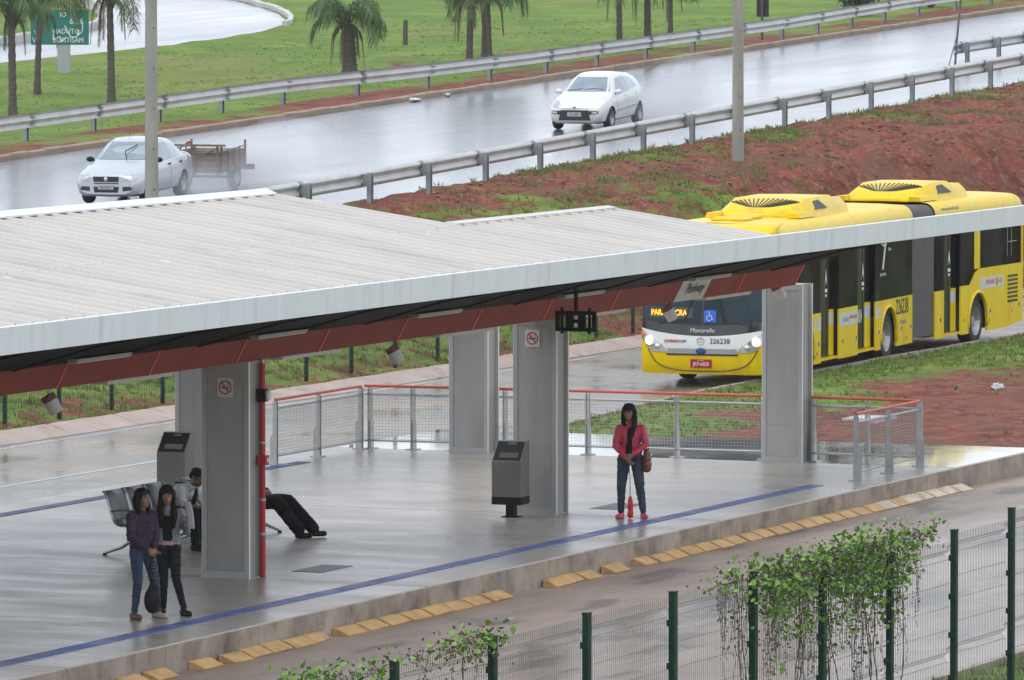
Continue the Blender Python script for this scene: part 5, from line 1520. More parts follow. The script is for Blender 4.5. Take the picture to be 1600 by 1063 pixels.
# ------------------------------------------------------------------ guardrails
WP = [(0.0, 0.0), (-0.035, 0.02), (-0.075, 0.055), (-0.075, 0.085), (-0.02, 0.125), (0.0, 0.155), (-0.02, 0.185), (-0.075, 0.225), (-0.075, 0.255), (-0.035, 0.29), (0.0, 0.31)]
WP = [(w, h * 1.2) for w, h in WP]
def guardrail(label, pts, ztop, sp, t_first, road_side, post_h=1.0, end=False):
    """pts: (x,y) line of the posts; the rolled beam sits on the road side"""
    a0 = pts[0]
    g_ = thing("guardrail", label, "guardrail", (a0[0], a0[1], ztop(a0[1])))
    o = g_.location
    def xat(t):
        for (a, ta), (b, tb) in zip(pts, pts[1:]):
            if t <= tb: return a + (b - a) * (t - ta) / (tb - ta)
        return pts[-1][0]
    t = t_first
    ts = []
    while t < pts[-1][1]:
        ts.append(t); t += sp
    k = road_side
    for i, t in enumerate(ts):
        x, z = xat(t), ztop(t)
        p = MB()
        # C-section post
        q = [(-0.055, -0.065), (0.055, -0.065), (0.055, -0.052), (-0.042, -0.052), (-0.042, 0.052), (0.055, 0.052), (0.055, 0.065), (-0.055, 0.065)]
        p.prism([(x - o.x + a, t - o.y + b) for a, b in q], z - o.z - post_h, z - o.z + random.uniform(-0.015, 0.02), 'z')
        po = p.build("post", "galv_post", g_)
        MB().box(*sorted((x - o.x + k * 0.057, x - o.x + k * 0.15)), t - o.y - 0.07, t - o.y + 0.07, z - o.z - 0.30, z - o.z - 0.03).build("spacer", "galv_post", po)
    st = [pts[0][1]] + ts + [pts[-1][1]]
    for a, b in zip(st, st[1:]):
        if b - a < 0.3: continue
        mb = MB()
        rings = []
        e0 = a - 0.12
        for t in (e0, (a + b) / 2, b + 0.12):
            x, z = xat(t) + k * 0.155, ztop(t)
            jit = 0.0
            rings.append([(x - o.x + k * (0.08 + w), t - o.y, z - o.z - 0.35 + h + 0.015) for w, h in WP])
        n = len(WP)
        mb.loft(rings, False, False)
        m2 = [[(x + 0.005 * k, y, z) for x, y, z in r] for r in rings]
        mb.loft(m2, False, False)
        mb.build("beam", "galv_rail", g_, 50)
        bo = MB()
        for dz in (0.075, 0.24):
            for dy in (-0.05, 0.05):
                bo.disc((xat(a) - o.x + k * 0.17, a - o.y + dy, ztop(a) - o.z - 0.31 + dz), 0.018, 'x', 0.16, 6)
        bo.build("bolts", "galv_post", g_)
    if end:
        t = pts[0][1] - 0.15; x = xat(pts[0][1]) + k * 0.2
        e = MB()
        e.loft([[(x - o.x + k * w * 0.6, t - o.y, ztop(t) - o.z - 0.35 + h) for w, h in WP], [(x - o.x + 0.05, t - o.y - 0.20, ztop(t) - o.z - 0.41 + h * 1.3) for w, h in WP]], False, False)
        e.build("fishtail_end", "galv_rail", g_, 50)
    return g_
random.seed(21)
rise = lambda t: hz(t) + 0.70 + 0.004 * max(t - 68.8, 0)
guardrail("near galvanised guardrail seen from behind along the red earth bank", [(-27.03, 42.0), (-27.03, 200.0)], rise, 3.3, 68.78 - 3.3 * 8, -1)
guardrail("far galvanised guardrail along the lawn with palm trees", [(-44.2, 60.0), (-44.3, 101.0), (-43.4, 108), (-42.9, 115), (-42.7, 136.0), (-43.6, 151.0), (-43.7, 200.0)], lambda t: hz(t) + 0.80, 3.93, 85.57 - 3.93 * 6, 1)
guardrail("short guardrail with fishtail end splitting the road at upper right", [(-31.9, 123.3), (-31.6, 175.0)], lambda t: hz(t) + 0.74, 2.9, 123.75, -1, 0.76, True)

# ------------------------------------------------------------------ lamp posts
def lamp_post(s, t, lab):
    z = zg(s, t)
    o = thing("lamp_post", lab, "lamp post", (s, t, z - 0.05), 0, "concrete lamp posts")
    MB().tube([(0, 0, -0.3), (0, 0, 0.0), (0, 0, 9.5)], [0.145, 0.145, 0.105], 20).build("shaft", "pole_concrete", o, 60)
    for k in range(10):
        MB().tube([(0.10, -0.105 + 0.0, 0.8 + k * 0.8), (0.125, -0.125, 0.8 + k * 0.8)], 0.012, 6).build("step_hole", "joint_dark", o)
    a = MB().tube([(0, 0, 9.3), (-0.4, 0, 9.9), (-2.2, 0, 10.1)], 0.04, 8).build("arm", "galv", o, 60)
    MB().ell((-2.5, 0, 10.1), (0.40, 0.14, 0.09), 12, 8).build("lamp_head", "bus_grey", a, 180)
lamp_post(-24.0, 51.41, "round concrete lamp post in front of the silver sedan")
lamp_post(-24.0, 83.89, "round concrete lamp post standing in red earth right of the white hatchback")

# ------------------------------------------------------------------ gore: leaning pole and yellow studs
o = thing("sign_pole", "rusty leaning pole propped beside the fishtail guardrail end", "pole", (-32.1, 123.2, hz(123.2)))
MB().tube([(0, 0, 0), (0.03, 0.1, 0.9), (0.22, 0.15, 3.0)], 0.035, 8).build("pole", "trailer_steel", o, 60)
MB().tube([(-0.18, -0.1, 0.0), (0.02, 0.08, 0.95)], 0.018, 6).build("prop", "galv_post", o, 60)
MB().box(-0.25, 0.15, -0.15, 0.12, 0.0, 0.05).build("base", "trailer_steel", o)
names = ["first", "second", "third", "fourth", "fifth", "sixth"]
for k in range(6):
    t = 122.6 - 2.05 * k
    mb = MB().loft([[(-0.13, -0.10, 0), (0.13, -0.10, 0), (0.13, 0.10, 0), (-0.13, 0.10, 0)], [(-0.09, -0.06, 0.055), (0.09, -0.06, 0.055), (0.09, 0.06, 0.055), (-0.09, 0.06, 0.055)]])
    o = mb.build("road_stud", "stud_yellow", None, None, 0.01)
    o.location = (-32.05 + 0.03 * k, t, hz(t) + 0.004)
    tag(o, "yellow road stud, %s in the row running away from the fishtail guardrail end" % names[k], "road stud", "yellow road studs")
# small sign seen from behind
o = thing("road_sign", "small dark road sign seen from behind, past the far guardrail", "sign", (-43.3, 136.3, park(-43.3, 136.3)))
MB().tube([(0, 0, -0.1), (0, 0, 1.45)], 0.045, 8).build("post", "wood_post", o, 60)
MB().box(-0.21, 0.21, 0.05, 0.07, 0.75, 1.40).build("panel", "car_dark", o)
# wooden post on the lawn
o = thing("wooden_post", "short weathered wooden post standing on the lawn", "post", (-54.2, 132.2, park(-54.2, 132.2)), R(10))
MB().tube([(0, 0, -0.1), (0, 0, 0.4), (0.01, 0, 0.80)], [0.085, 0.08, 0.075], 10).build("shaft", "wood_post", o, 50)
MB().tube([(0.01, 0, 0.80), (0.01, 0, 0.83)], [0.075, 0.055], 10).build("top", "wood_post", o, 50)
# litter at the kerb
for i, (s, t, lab) in enumerate(((-41.72, 104.6, "crumpled white plastic bag lying against the far kerb"), (-41.70, 106.9, "small white scrap of litter right of the plastic bag"))):
    mb = MB().ell((0, 0, 0.04), (0.16 - 0.07 * i, 0.26 - 0.14 * i, 0.05), 10, 6)
    random.seed(i)
    mb.v = [(x + random.uniform(-.03, .03), y + random.uniform(-.03, .03), z + random.uniform(-.015, .02)) for x, y, z in mb.v]
    o = mb.build("litter", "debris_white", None, 180); o.location = (s, t, hz(t) + 0.015); tag(o, lab, "litter")
mb = MB().ell((0, 0, 0.04), (0.12, 0.14, 0.07), 10, 6)
mb.v = [(x + random.uniform(-.05, .05), y + random.uniform(-.05, .05), z + random.uniform(-.02, .03)) for x, y, z in mb.v]
o = mb.build("litter", "debris_white", None, 180); o.location = (-5.67, 49.7, zg(-5.67, 49.7)); tag(o, "pale plastic litter on the grass island, right of the bus", "litter")
o = MB().prism([(-0.32, -0.45), (0.34, -0.5), (0.38, 0.45), (-0.3, 0.5)], -0.03, 0.035, 'z').build("concrete_lid", "kerb_white", None); o.location = (-5.2, 41.3, zg(-5.2, 41.3) + 0.02)
tag(o, "flat pale concrete lid in the red soil behind the railing", "concrete lid")

# ------------------------------------------------------------------ green road sign
o = thing("road_sign", "green direction sign with white lettering and graffiti on a broad grey post", "sign", (-58.6, 116.2, park(-58.6, 116.2)), R(14))
MB().box(-0.19, 0.19, -0.07, 0.07, -0.2, 0.92).build("post", "sign_post", o)
MB().box(-1.02, 0.80, -0.075, -0.045, 0.86, 1.93).build("panel", "sign_green", o)
def st_(s, size, x, z, sx=1.0, al='CENTER'):
    place(text_mesh(s, size, "text_white", 0.002, sx=sx, align=al), "lettering", o, (x, -0.079, z), (R(90), 0, 0))
st_("6.26", 0.26, 0.42, 1.58); st_("IO", 0.20, 0.0, 1.78)
st_("V", 0.22, -0.85, 1.22); st_("VIADUTO", 0.22, 0.08, 1.27, 0.9)
st_("W", 0.24, -0.85, 1.0); st_("BURITISAM", 0.22, 0.16, 1.0, 0.9)
for q in ([(0.05, 1.45), (0.16, 1.25), (0.22, 1.1), (0.40, 1.08), (0.52, 1.2), (0.45, 1.35), (0.36, 1.25), (0.5, 1.15), (0.62, 1.3), (0.6, 1.55)], [(-0.3, 1.2), (-0.32, 1.0), (-0.1, 1.12), (-0.08, 0.93), (0.1, 1.1)]):
    MB().tube([(x, -0.080, z) for x, z in smoothpl(resample(q, 40), 4)], 0.018, 5).build("graffiti", "text_white", o, 60)

# ------------------------------------------------------------------ palms
def frond(mb, base, yaw, elev, L, droop, seed, nl=34, lw=0.014, ll=0.42, dead=False):
    rnd = random.Random(seed)
    pts = []
    p = Vector(base); e = elev
    n = 12
    for k in range(n + 1):
        pts.append(p.copy())
        d = Vector((math.cos(yaw) * math.cos(e), math.sin(yaw) * math.cos(e), math.sin(e)))
        p = p + d * (L / n)
        e -= droop / n * (0.5 + 1.3 * k / n)
        e = max(e, -1.5)
    mb.tube(pts, [0.022 * (1 - 0.85 * k / n) + 0.003 for k in range(n + 1)], 4)
    for k in range(nl):
        u = 0.16 + 0.82 * k / nl
        i = min(int(u * n), n - 1); f = u * n - i
        q = pts[i].lerp(pts[i + 1], f)
        t = (pts[i + 1] - pts[i]).normalized()
        side = t.cross(Vector((0, 0, 1)))
        side = side.normalized() if side.length > 0.1 else Vector((-math.sin(yaw), math.cos(yaw), 0))
        for sg in (-1, 1):
            l = ll * (0.55 + 0.6 * math.sin(math.pi * min(u * 0.9 + 0.08, 1))) * rnd.uniform(0.75, 1.15)
            dirn = (side * sg * rnd.uniform(0.5, 0.9) + t * rnd.uniform(0.35, 0.7) + Vector((0, 0, rnd.uniform(-0.9, -0.1) - (0.8 if dead else 0)))).normalized()
            m_ = q + dirn * l * 0.55
            tip = q + dirn * l + Vector((0, 0, -0.42 * l))
            w = t * lw
            mb.add([q - w, q + w, m_ + w * 1.1, tip, m_ - w * 1.1], [(0, 1, 2, 4), (4, 2, 3)])

def palm(lab, s, t, h, r, seed, nf=13, L=1.75, skirt=5, twin=None, fat=False):
    rnd = random.Random(seed)
    z = park(s, t) if s < -44 else zg(s, t)
    o = thing("palm_tree", lab, "palm tree", (s, t, z - 0.06), 0, "palm trees on the lawn")
    lean = Vector((rnd.uniform(-0.06, 0.06), rnd.uniform(-0.06, 0.06), 0))
    pts, rs = [], []
    n = 22
    for k in range(n + 1):
        u = k / n
        pts.append(Vector((lean.x * u * u * 2, lean.y * u * u * 2, h * u)))
        rr = r * (1.30 - 0.30 * min(u * 5, 1)) * (1 - 0.22 * u) * (1 + (0.09 if k % 2 else -0.05)) * (1.35 if fat and u < 0.85 else 1)
        rs.append(rr)
    MB().tube(pts, rs, 12).build("trunk", "palm_trunk", o, 60)
    top = pts[-1]
    # old leaf bases
    lb = MB()
    for k in range(12):
        a = k * 2.4; zz = h - 0.55 + 0.05 * k
        b = Vector((top.x + r * 0.8 * math.cos(a), top.y + r * 0.8 * math.sin(a), zz))
        lb.tube([b, b + Vector((0.10 * math.cos(a), 0.10 * math.sin(a), 0.18)), b + Vector((0.22 * math.cos(a), 0.22 * math.sin(a), 0.30))], [0.045, 0.03, 0.012], 5)
    lb.build("leaf_bases", "palm_trunk", o)
    cr = MB()
    for k in range(nf):
        if rnd.random() < 0.12: continue
        yaw = k * 2.399 + rnd.uniform(-0.45, 0.45)
        el = R(72 - 62 * k / nf + rnd.uniform(-6, 6))
        frond(cr, top + Vector((0, 0, 0.0)), yaw, el, L * 1.22 * rnd.uniform(0.88, 1.1), rnd.uniform(2.1, 2.9), seed * 100 + k, 52, 0.013, 0.46)
    cr.build("crown", "palm_green", o, None, fix=False)
    if skirt:
        sk = MB()
        for k in range(skirt):
            yaw = k * 2.0 + rnd.uniform(0, 1.0)
            frond(sk, top - Vector((0, 0, 0.12)), yaw, R(-25), L * rnd.uniform(0.75, 1.1), 3.4, seed * 300 + k, 46, 0.010, 0.20, True)
        sk.build("dead_fronds", "palm_dead", o, None, fix=False)
    return o
palm("palm tree at the left edge of the picture, nearest the guardrail", -48.4, 92.9, 3.15, 0.115, 1, 10, 1.25, 2)
palm("palm tree standing in front of the green road sign", -52.9, 103.2, 2.65, 0.095, 2, 10, 1.3, 3)
palm("palm tree with long dead fronds just left of the concrete lamp post", -49.2, 100.5, 3.3, 0.11, 3, 12, 1.6, 6)
palm("stout skirted palm tree alone between the lamp post and the palm group", -48.1, 114.3, 1.85, 0.17, 4, 14, 1.5, 9, fat=True)
palm("front palm tree of the group of three right of the wooden post", -46.4, 119.4, 2.5, 0.11, 5, 12, 1.7, 5)
palm("palm tree close behind the front one of the group of three", -46.9, 121.7, 2.4, 0.10, 6, 10, 1.6, 1)
palm("slim palm tree at the back right of the group of three", -48.4, 125.6, 2.2, 0.085, 7, 10, 1.6, 4)
palm("palm tree behind the white hatchback, left of three along the far guardrail", -45.2, 128.6, 2.5, 0.10, 8, 12, 1.7, 4)
palm("middle palm tree of the three along the far guardrail above the hatchback", -45.0, 130.5, 2.9, 0.12, 9, 12, 1.8, 4)
palm("slender palm tree, right of the three along the far guardrail", -47.5, 138.8, 2.05, 0.085, 10, 12, 1.6, 2)

# ------------------------------------------------------------------ shrubs behind the far guardrail
LEAF = [(0, 0, 0), (0.45, 0.38, 0.06), (0.5, 0.75, 0.02), (0, 1.25, -0.12), (-0.5, 0.75, 0.02), (-0.45, 0.38, 0.06)]
def leaf_cloud(mb, pts, size, rnd, flat=0.6):
    for p in pts:
        s = size * rnd.uniform(0.6, 1.3)
        a, b, c = rnd.uniform(0, 6.28), rnd.uniform(-flat, flat), rnd.uniform(-flat, flat)
        mt = Matrix.Rotation(a, 3, 'Z') @ Matrix.Rotation(b + 0.6, 3, 'X') @ Matrix.Rotation(c, 3, 'Y')
        q = [Vector(p) + mt @ (Vector(v) * s) for v in LEAF]
        mb.add(q, [(0, 1, 2, 3), (0, 3, 4, 5)])
def shrub(lab, s, t, w, h, seed):
    rnd = random.Random(seed)
    o = thing("shrub", lab, "shrub", (s, t, park(s, t)), 0, "shrubs behind the far guardrail")
    stm = MB(); lv = MB()
    for k in range(14):
        a = rnd.uniform(0, 6.28); e = Vector((math.cos(a) * w * rnd.uniform(0.2, 1), math.sin(a) * w * rnd.uniform(0.2, 1), h * rnd.uniform(0.45, 1)))
        mid = e * 0.5 + Vector((0, 0, h * 0.12))
        stm.tube([(0, 0, -0.1), mid, e], [0.035, 0.02, 0.006], 5)
        pts = []
        for i in range(110):
            u = rnd.uniform(0.35, 1.05)
            c = mid.lerp(e, (u - 0.35) / 0.7) + Vector((rnd.gauss(0, 0.18), rnd.gauss(0, 0.18), rnd.gauss(0, 0.16)))
            pts.append(c)
        leaf_cloud(lv, pts, 0.085, rnd, 1.2)
    tag(stm.build("stems", "palm_trunk", o, 60), kind="stuff")
    lv.build("foliage", "bush_green", o, None, fix=False)
shrub("dark shrub behind the far guardrail at the top right", -45.6, 152.0, 0.75, 1.15, 31)
shrub("darker wide shrub right of the other, behind the leaning pole", -45.3, 158.5, 1.2, 1.3, 32)
shrub("shrub at the top right corner beyond the far kerb", -45.5, 164.5, 1.1, 1.3, 33)

# ------------------------------------------------------------------ fenced bank: green posts and dark mesh
ff = thing("mesh_fence", "green posted mesh fence along the grassy bank beyond the busway", "fence", (-19.15, 35.6, -0.2), 0, "green mesh fences")
pm = MB().box(-0.03, 0.03, -0.03, 0.03, -0.2, 2.05).mesh("post", "fence_green")
cp = MB().box(-0.035, 0.035, -0.035, 0.035, 2.052, 2.07).mesh("cap", "fence_green")
wm = MB()
for k in range(20): wm.tube([(0, 0.05 + k * 0.102, 0.05), (0, 0.05 + k * 0.102, 1.98)], 0.0032, 3, False)
for z in (0.1, 0.3, 0.5, 0.7, 0.9, 1.1, 1.3, 1.5, 1.7, 1.9): wm.tube([(0, 0.03, z), (0, 2.07, z)], 0.0035, 3, False)
wme = wm.mesh("mesh_panel", "fence_wire_dark")
for k in range(-14, 26):
    y = 2.10 * k
    p = place(pm, "post", ff, (0, y, 0)); place(cp, "cap", p)
    place(wme, "mesh_panel", ff, (0.035, y, 0))

# ------------------------------------------------------------------ grass, clods
def scatter(name, material, n, area, test, hmin, hmax, seed, blades=6, wide=0.012, zf=zg, spread=0.07):
    rnd = random.Random(seed)
    V, F = [], []
    tries = 0; made = 0
    while made < n and tries < n * 12:
        tries += 1
        s, t = rnd.uniform(area[0], area[1]), rnd.uniform(area[2], area[3])
        if not test(s, t, rnd): continue
        z = zf(s, t) - 0.015
        made += 1
        hh = rnd.uniform(hmin, hmax)
        for b in range(blades):
            a = rnd.uniform(0, 6.28); r0 = rnd.uniform(0, spread)
            x, y = s + r0 * math.cos(a), t + r0 * math.sin(a)
            h = hh * rnd.uniform(0.6, 1.15); ln = rnd.uniform(0.15, 0.75) * h
            c, d = math.cos(a), math.sin(a)
            w = wide * rnd.uniform(0.7, 1.4); a2 = rnd.uniform(0, 3.14)
            wx, wy = w * math.cos(a2), w * math.sin(a2)
            i = len(V)
            V += [(x - wx, y - wy, z), (x + wx, y + wy, z), (x + 0.45 * ln * c + wx * 0.6, y + 0.45 * ln * d + wy * 0.6, z + 0.62 * h), (x + ln * c, y + ln * d, z + h)]
            F += [(i, i + 1, i + 2), (i, i + 2, i + 3)]
    me = bpy.data.meshes.new(name); me.from_pydata(V, [], F); me.materials.append(M[material])
    ob = bpy.data.objects.new(name, me); COL.objects.link(ob)
    tag(ob, kind="stuff"); return ob
def gtest(lo, hi=2.0): return lambda s, t, r: (lambda g: lo < g < hi and r.random() < (g - lo) / 0.5 + 0.15)(grass_amt(s, t) + 0.6 * fbm(s, t, 21.0, 0.8, 3))
o = scatter("grass", "grass_blade", 8000, (-27.6, -18.85, 33, 82), gtest(0.45), 0.04, 0.12, 1); tag(o, "green grass tufts on the bank beside the busway", "grass")
o = scatter("grass", "grass_blade", 2600, (-27.6, -21.0, 78, 122), gtest(0.20), 0.05, 0.14, 5); tag(o, "sparse grass tufts on the red earth cutting", "grass")
o = scatter("dry_grass", "grass_dry", 3800, (-27.6, -18.85, 33, 105), gtest(0.2, 0.9), 0.05, 0.16, 2); tag(o, "dry straw-coloured grass tufts on the bank", "grass")
o = scatter("grass", "grass_blade", 5600, (-11.6, 9.0, 35.8, 80), gtest(0.50), 0.04, 0.11, 3); tag(o, "short grass on the island between bus and platform end", "grass")
o = scatter("dry_grass", "grass_dry", 3000, (-11.6, 9.0, 35.8, 80), gtest(0.18, 0.95), 0.03, 0.09, 4); tag(o, "dry grass tufts scattered on the red island soil", "grass")
o = scatter("grass", "grass_blade", 2600, (8.95, 12.6, -8, 16), lambda s, t, r: True, 0.06, 0.18, 6, 7); tag(o, "grass verge at the foot of the green mesh fence", "grass")
o = scatter("grass", "grass_blade", 5000, (-62, -44.4, 84, 150), lambda s, t, r: grass_amt(s, t) > 0.75 and r.random() < 0.9 and not (s < -60), 0.025, 0.06, 7, 5, 0.016, park, 0.12); tag(o, "mown lawn grass under the palm trees", "grass")
def clods(name, n, area, seed, smin, smax):
    rnd = random.Random(seed); V, F = [], []
    for _ in range(n * 3):
        if len(F) >= n * 8: break
        s, t = rnd.uniform(area[0], area[1]), rnd.uniform(area[2], area[3])
        if grass_amt(s, t) + 0.6 * fbm(s, t, 21.0, 0.8, 3) > 0.4 * rnd.uniform(0.5, 1.6): continue
        z = zg(s, t); r = smin + (smax - smin) * rnd.random() ** 3
        i = len(V)
        for d in ((1, 0, 0), (0, 1, 0), (-1, 0, 0), (0, -1, 0), (0, 0, 1), (0, 0, -1)):
            V.append((s + d[0] * r * rnd.uniform(.6, 1.2), t + d[1] * r * rnd.uniform(.6, 1.2), z + r * 0.2 + d[2] * r * rnd.uniform(.5, 1)))
        F += [(i + a, i + (a + 1) % 4, i + 4) for a in range(4)] + [(i + (a + 1) % 4, i + a, i + 5) for a in range(4)]
    me = bpy.data.meshes.new(name); me.from_pydata(V, [], F); me.materials.append(M["soil_clod"])
    ob = bpy.data.objects.new(name, me); COL.objects.link(ob); tag(ob, "loose red soil clods on the cutting", "soil", kind="stuff")
clods("soil_clods", 4200, (-27.0, -19.4, 52, 125), 9, 0.015, 0.085)
# ------------------------------------------------------------------ seats
def bench(s, t, lab, n=3, pitch=0.62):
    o = thing("waiting_seats", lab, "bench", (s, t, 0), 0, "metal waiting seats")
    L = n * pitch
    MB().box(-0.04, 0.04, 0.05, L - 0.05, 0.33, 0.40).build("beam", "seat_leg", o, None, 0.008)
    for k in range(n):
        y0_, y1_ = k * pitch + 0.03, (k + 1) * pitch - 0.03
        prof = [(0.30, 0.405), (0.27, 0.43), (0.10, 0.42), (-0.12, 0.405), (-0.20, 0.43), (-0.235, 0.52), (-0.29, 0.70), (-0.345, 0.86), (-0.38, 0.875)]
        pts = smoothpl([(a, b) for a, b in resample(prof, 26)], 2)
        for nm, sl in (("seat", pts[:15]), ("backrest", pts[14:])):
            mb = MB()
            rings = []
            for x, z in sl: rings.append([(x, y0_, z), (x, y1_, z)])
            V = [p for r in rings for p in r]; nn = len(rings)
            F = [(2 * i, 2 * i + 1, 2 * i + 3, 2 * i + 2) for i in range(nn - 1)]
            mb.add(V, F)
            ob = mb.build(nm, "seat_metal", o, 180)
            sd = ob.modifiers.new("thick", 'SOLIDIFY'); sd.thickness = 0.012
        for y in (y0_ - 0.012, y1_ + 0.012):
            MB().tube([(a, y, b) for a, b in pts], 0.013, 6).build("side_frame", "seat_leg", o, 60)
    for y in [0.06] + ([L - 0.06]):
        MB().tube([(0, y, 0.34), (0.0, y, 0.20), (0.12, y, 0.12), (0.36, y, 0.035)], [0.035, 0.035, 0.028, 0.018], 8).build("leg", "seat_leg", o, 60)
        MB().tube([(0, y, 0.20), (-0.12, y, 0.12), (-0.36, y, 0.035)], [0.033, 0.028, 0.018], 8).build("leg", "seat_leg", o, 60)
        for x in (-0.37, 0.37): MB().disc((x, y, 0.016), 0.03, 'z', 0.032, 10).build("foot", "black_rubber", o)
    for y in (0.02, L - 0.02):
        MB().tube([(-0.27, y, 0.60), (-0.1, y, 0.625), (0.16, y, 0.62), (0.19, y, 0.60), (0.17, y, 0.43)], 0.014, 6).build("armrest", "seat_leg", o, 60)
    return o
bench(-5.38, 12.47, "row of three grey metal waiting seats behind the two girls")
bench(-5.38, 14.75, "row of metal waiting seats hidden behind the first column")

# ------------------------------------------------------------------ people
def hand(mb, w, e, palm_n, curl=0.6, sz=1.0):
    """palm and five fingers continuing the forearm e->w; palm_n is where the palm faces"""
    w, e, n = Vector(w), Vector(e), Vector(palm_n).normalized()
    d = (w - e).normalized()
    n = (n - d * n.dot(d)).normalized()
    s = d.cross(n).normalized()
    c = w + d * 0.045 * sz
    mb.caps(w - d * 0.01, c, 0.022 * sz, 0.027 * sz, 8)
    for k in (-1, 0, 1): mb.caps(w + d * 0.012 + s * 0.014 * k * sz, w + d * 0.075 * sz + s * 0.02 * k * sz, 0.015 * sz, 0.014 * sz, 8)
    for i, (k, l) in enumerate(((-1.5, 0.062), (-0.5, 0.074), (0.5, 0.070), (1.5, 0.055))):
        p = w + d * 0.078 * sz + s * 0.0155 * k * sz
        a1 = (d * math.cos(curl * 0.7) + n * math.sin(curl * 0.7))
        q = p + a1 * l * 0.5 * sz
        a2 = (d * math.cos(curl * 1.9) + n * math.sin(curl * 1.9))
        r = q + a2 * l * 0.5 * sz
        mb.chain([p, q, r], [0.0095 * sz, 0.0085 * sz, 0.0075 * sz], 7)
    p = w + d * 0.02 * sz - s * 0.025 * sz
    q = p + (d * 0.6 - s * 0.55 + n * 0.35).normalized() * 0.034 * sz
    r = q + (d * 0.8 - s * 0.1 + n * 0.5).normalized() * 0.028 * sz
    mb.chain([p, q, r], [0.013 * sz, 0.011 * sz, 0.009 * sz], 7)

def head(o, c, yaw, pitch, skin, hair_f, body_mb, scale=1.0, woman=True):
    """adds the head to the body mesh; returns the transform for face parts"""
    mt = Matrix.Translation(c) @ Matrix.Rotation(yaw, 4, 'Z') @ Matrix.Rotation(pitch, 4, 'X')
    k = scale
    T = lambda p: mt @ (Vector(p) * k)
    hm = MB()
    hm.ell((0, 0.012, 0.03), (0.074, 0.092, 0.088), 16, 12)
    hm.ell((0, -0.022, -0.035), (0.056, 0.062, 0.076), 14, 10)
    hm.ell((0, -0.060, -0.085), (0.025, 0.022, 0.022), 10, 8)
    hm.caps((0, -0.084, 0.012), (0, -0.102, -0.024), 0.008, 0.012, 8)
    hm.ell((0, -0.083, -0.056), (0.024, 0.014, 0.013), 10, 8)
    for s in (-1, 1):
        hm.ell((s * 0.075, 0.012, -0.008), (0.010, 0.018, 0.030), 8, 8)
        hm.ell((s * 0.040, -0.055, -0.02), (0.022, 0.022, 0.02), 8, 8)
        hm.ell((s * 0.030, -0.078, 0.028), (0.026, 0.012, 0.010), 8, 8)
    body_mb.add([T(p) for p in hm.v], hm.f)
    return mt, T

def face_parts(o, mt, k):
    for s in (-1, 1):
        e = MB().ell((s * 0.031 * k, -0.0805 * k, 0.008 * k), (0.011 * k, 0.006 * k, 0.0055 * k), 10, 6).build("eye", "eye_white", o, 180); e.matrix_basis = mt
        p = MB().ell((s * 0.031 * k, -0.086 * k, 0.008 * k), (0.0062 * k, 0.003 * k, 0.0062 * k), 8, 6).build("iris", "eye_dark", e, 180)
        b = MB().tube([(s * 0.014 * k, -0.090 * k, 0.030 * k), (s * 0.032 * k, -0.088 * k, 0.036 * k), (s * 0.050 * k, -0.076 * k, 0.030 * k)], 0.0045 * k, 5).build("eyebrow", "hair", o, 60); b.matrix_basis = mt
    l = MB().ell((0, -0.0955 * k, -0.055 * k), (0.021 * k, 0.006 * k, 0.0075 * k), 10, 6).build("mouth", "lip", o, 180); l.matrix_basis = mt

def torso(mb, pel, chest, wp, wc, rp, rc, waist=0.85):
    pel, chest = Vector(pel), Vector(chest)
    mid = pel.lerp(chest, 0.45)
    ax = Vector((1, 0, 0))
    mb.caps(pel - ax * wp, pel + ax * wp, rp, rp, 12)
    mb.caps(mid - ax * wp * waist * 0.8, mid + ax * wp * waist * 0.8, rp * waist, rp * waist, 12)
    mb.caps(chest - ax * wc, chest + ax * wc, rc, rc, 12)
    for s in (-1, 1):
        mb.caps(pel + ax * s * wp, mid + ax * s * wp * waist * 0.8, rp, rp * waist, 12)
        mb.caps(mid + ax * s * wp * waist * 0.8, chest + ax * s * wc, rp * waist, rc, 12)
        mb.caps(pel + ax * s * wp * 0.3, chest + ax * s * wc * 0.4, rp * 0.95, rc, 12)

def crease(me, amp, seed):
    """cloth folds: a little uneven displacement along the normals"""
    n = len(me.vertices)
    co = np.empty(n * 3, dtype=np.float32); no = np.empty(n * 3, dtype=np.float32)
    me.vertices.foreach_get("co", co); me.vertices.foreach_get("normal", no)
    co, no = co.reshape(-1, 3), no.reshape(-1, 3)
    f = np.array([noise.noise(Vector((c[0] * 13 + seed, c[1] * 13, c[2] * 30))) * 0.6 + noise.noise(Vector((c[0] * 30, c[1] * 30 + seed, c[2] * 55))) * 0.4 for c in co], dtype=np.float32)
    co = co + no * (amp * f)[:, None]
    me.vertices.foreach_set("co", co.ravel().astype(np.float32))
    me.update()
    return me
def strands(me, amp):
    """hair falls in locks: ridges that run down the head"""
    n = len(me.vertices)
    co = np.empty(n * 3, dtype=np.float32); no = np.empty(n * 3, dtype=np.float32)
    me.vertices.foreach_get("co", co); me.vertices.foreach_get("normal", no)
    co, no = co.reshape(-1, 3), no.reshape(-1, 3)
    c0 = co.mean(0)
    f = np.array([noise.noise(Vector((math.atan2(c[1] - c0[1], c[0] - c0[0]) * 7.0, c[2] * 7.0, 1.0))) + 0.5 * noise.noise(Vector((c[0] * 70, c[1] * 70, c[2] * 14))) for c in co], dtype=np.float32)
    co = co + no * (amp * f)[:, None]
    me.vertices.foreach_set("co", co.ravel().astype(np.float32)); me.update()
    return me
def add(o, me, name):
    return place(me, name, o)

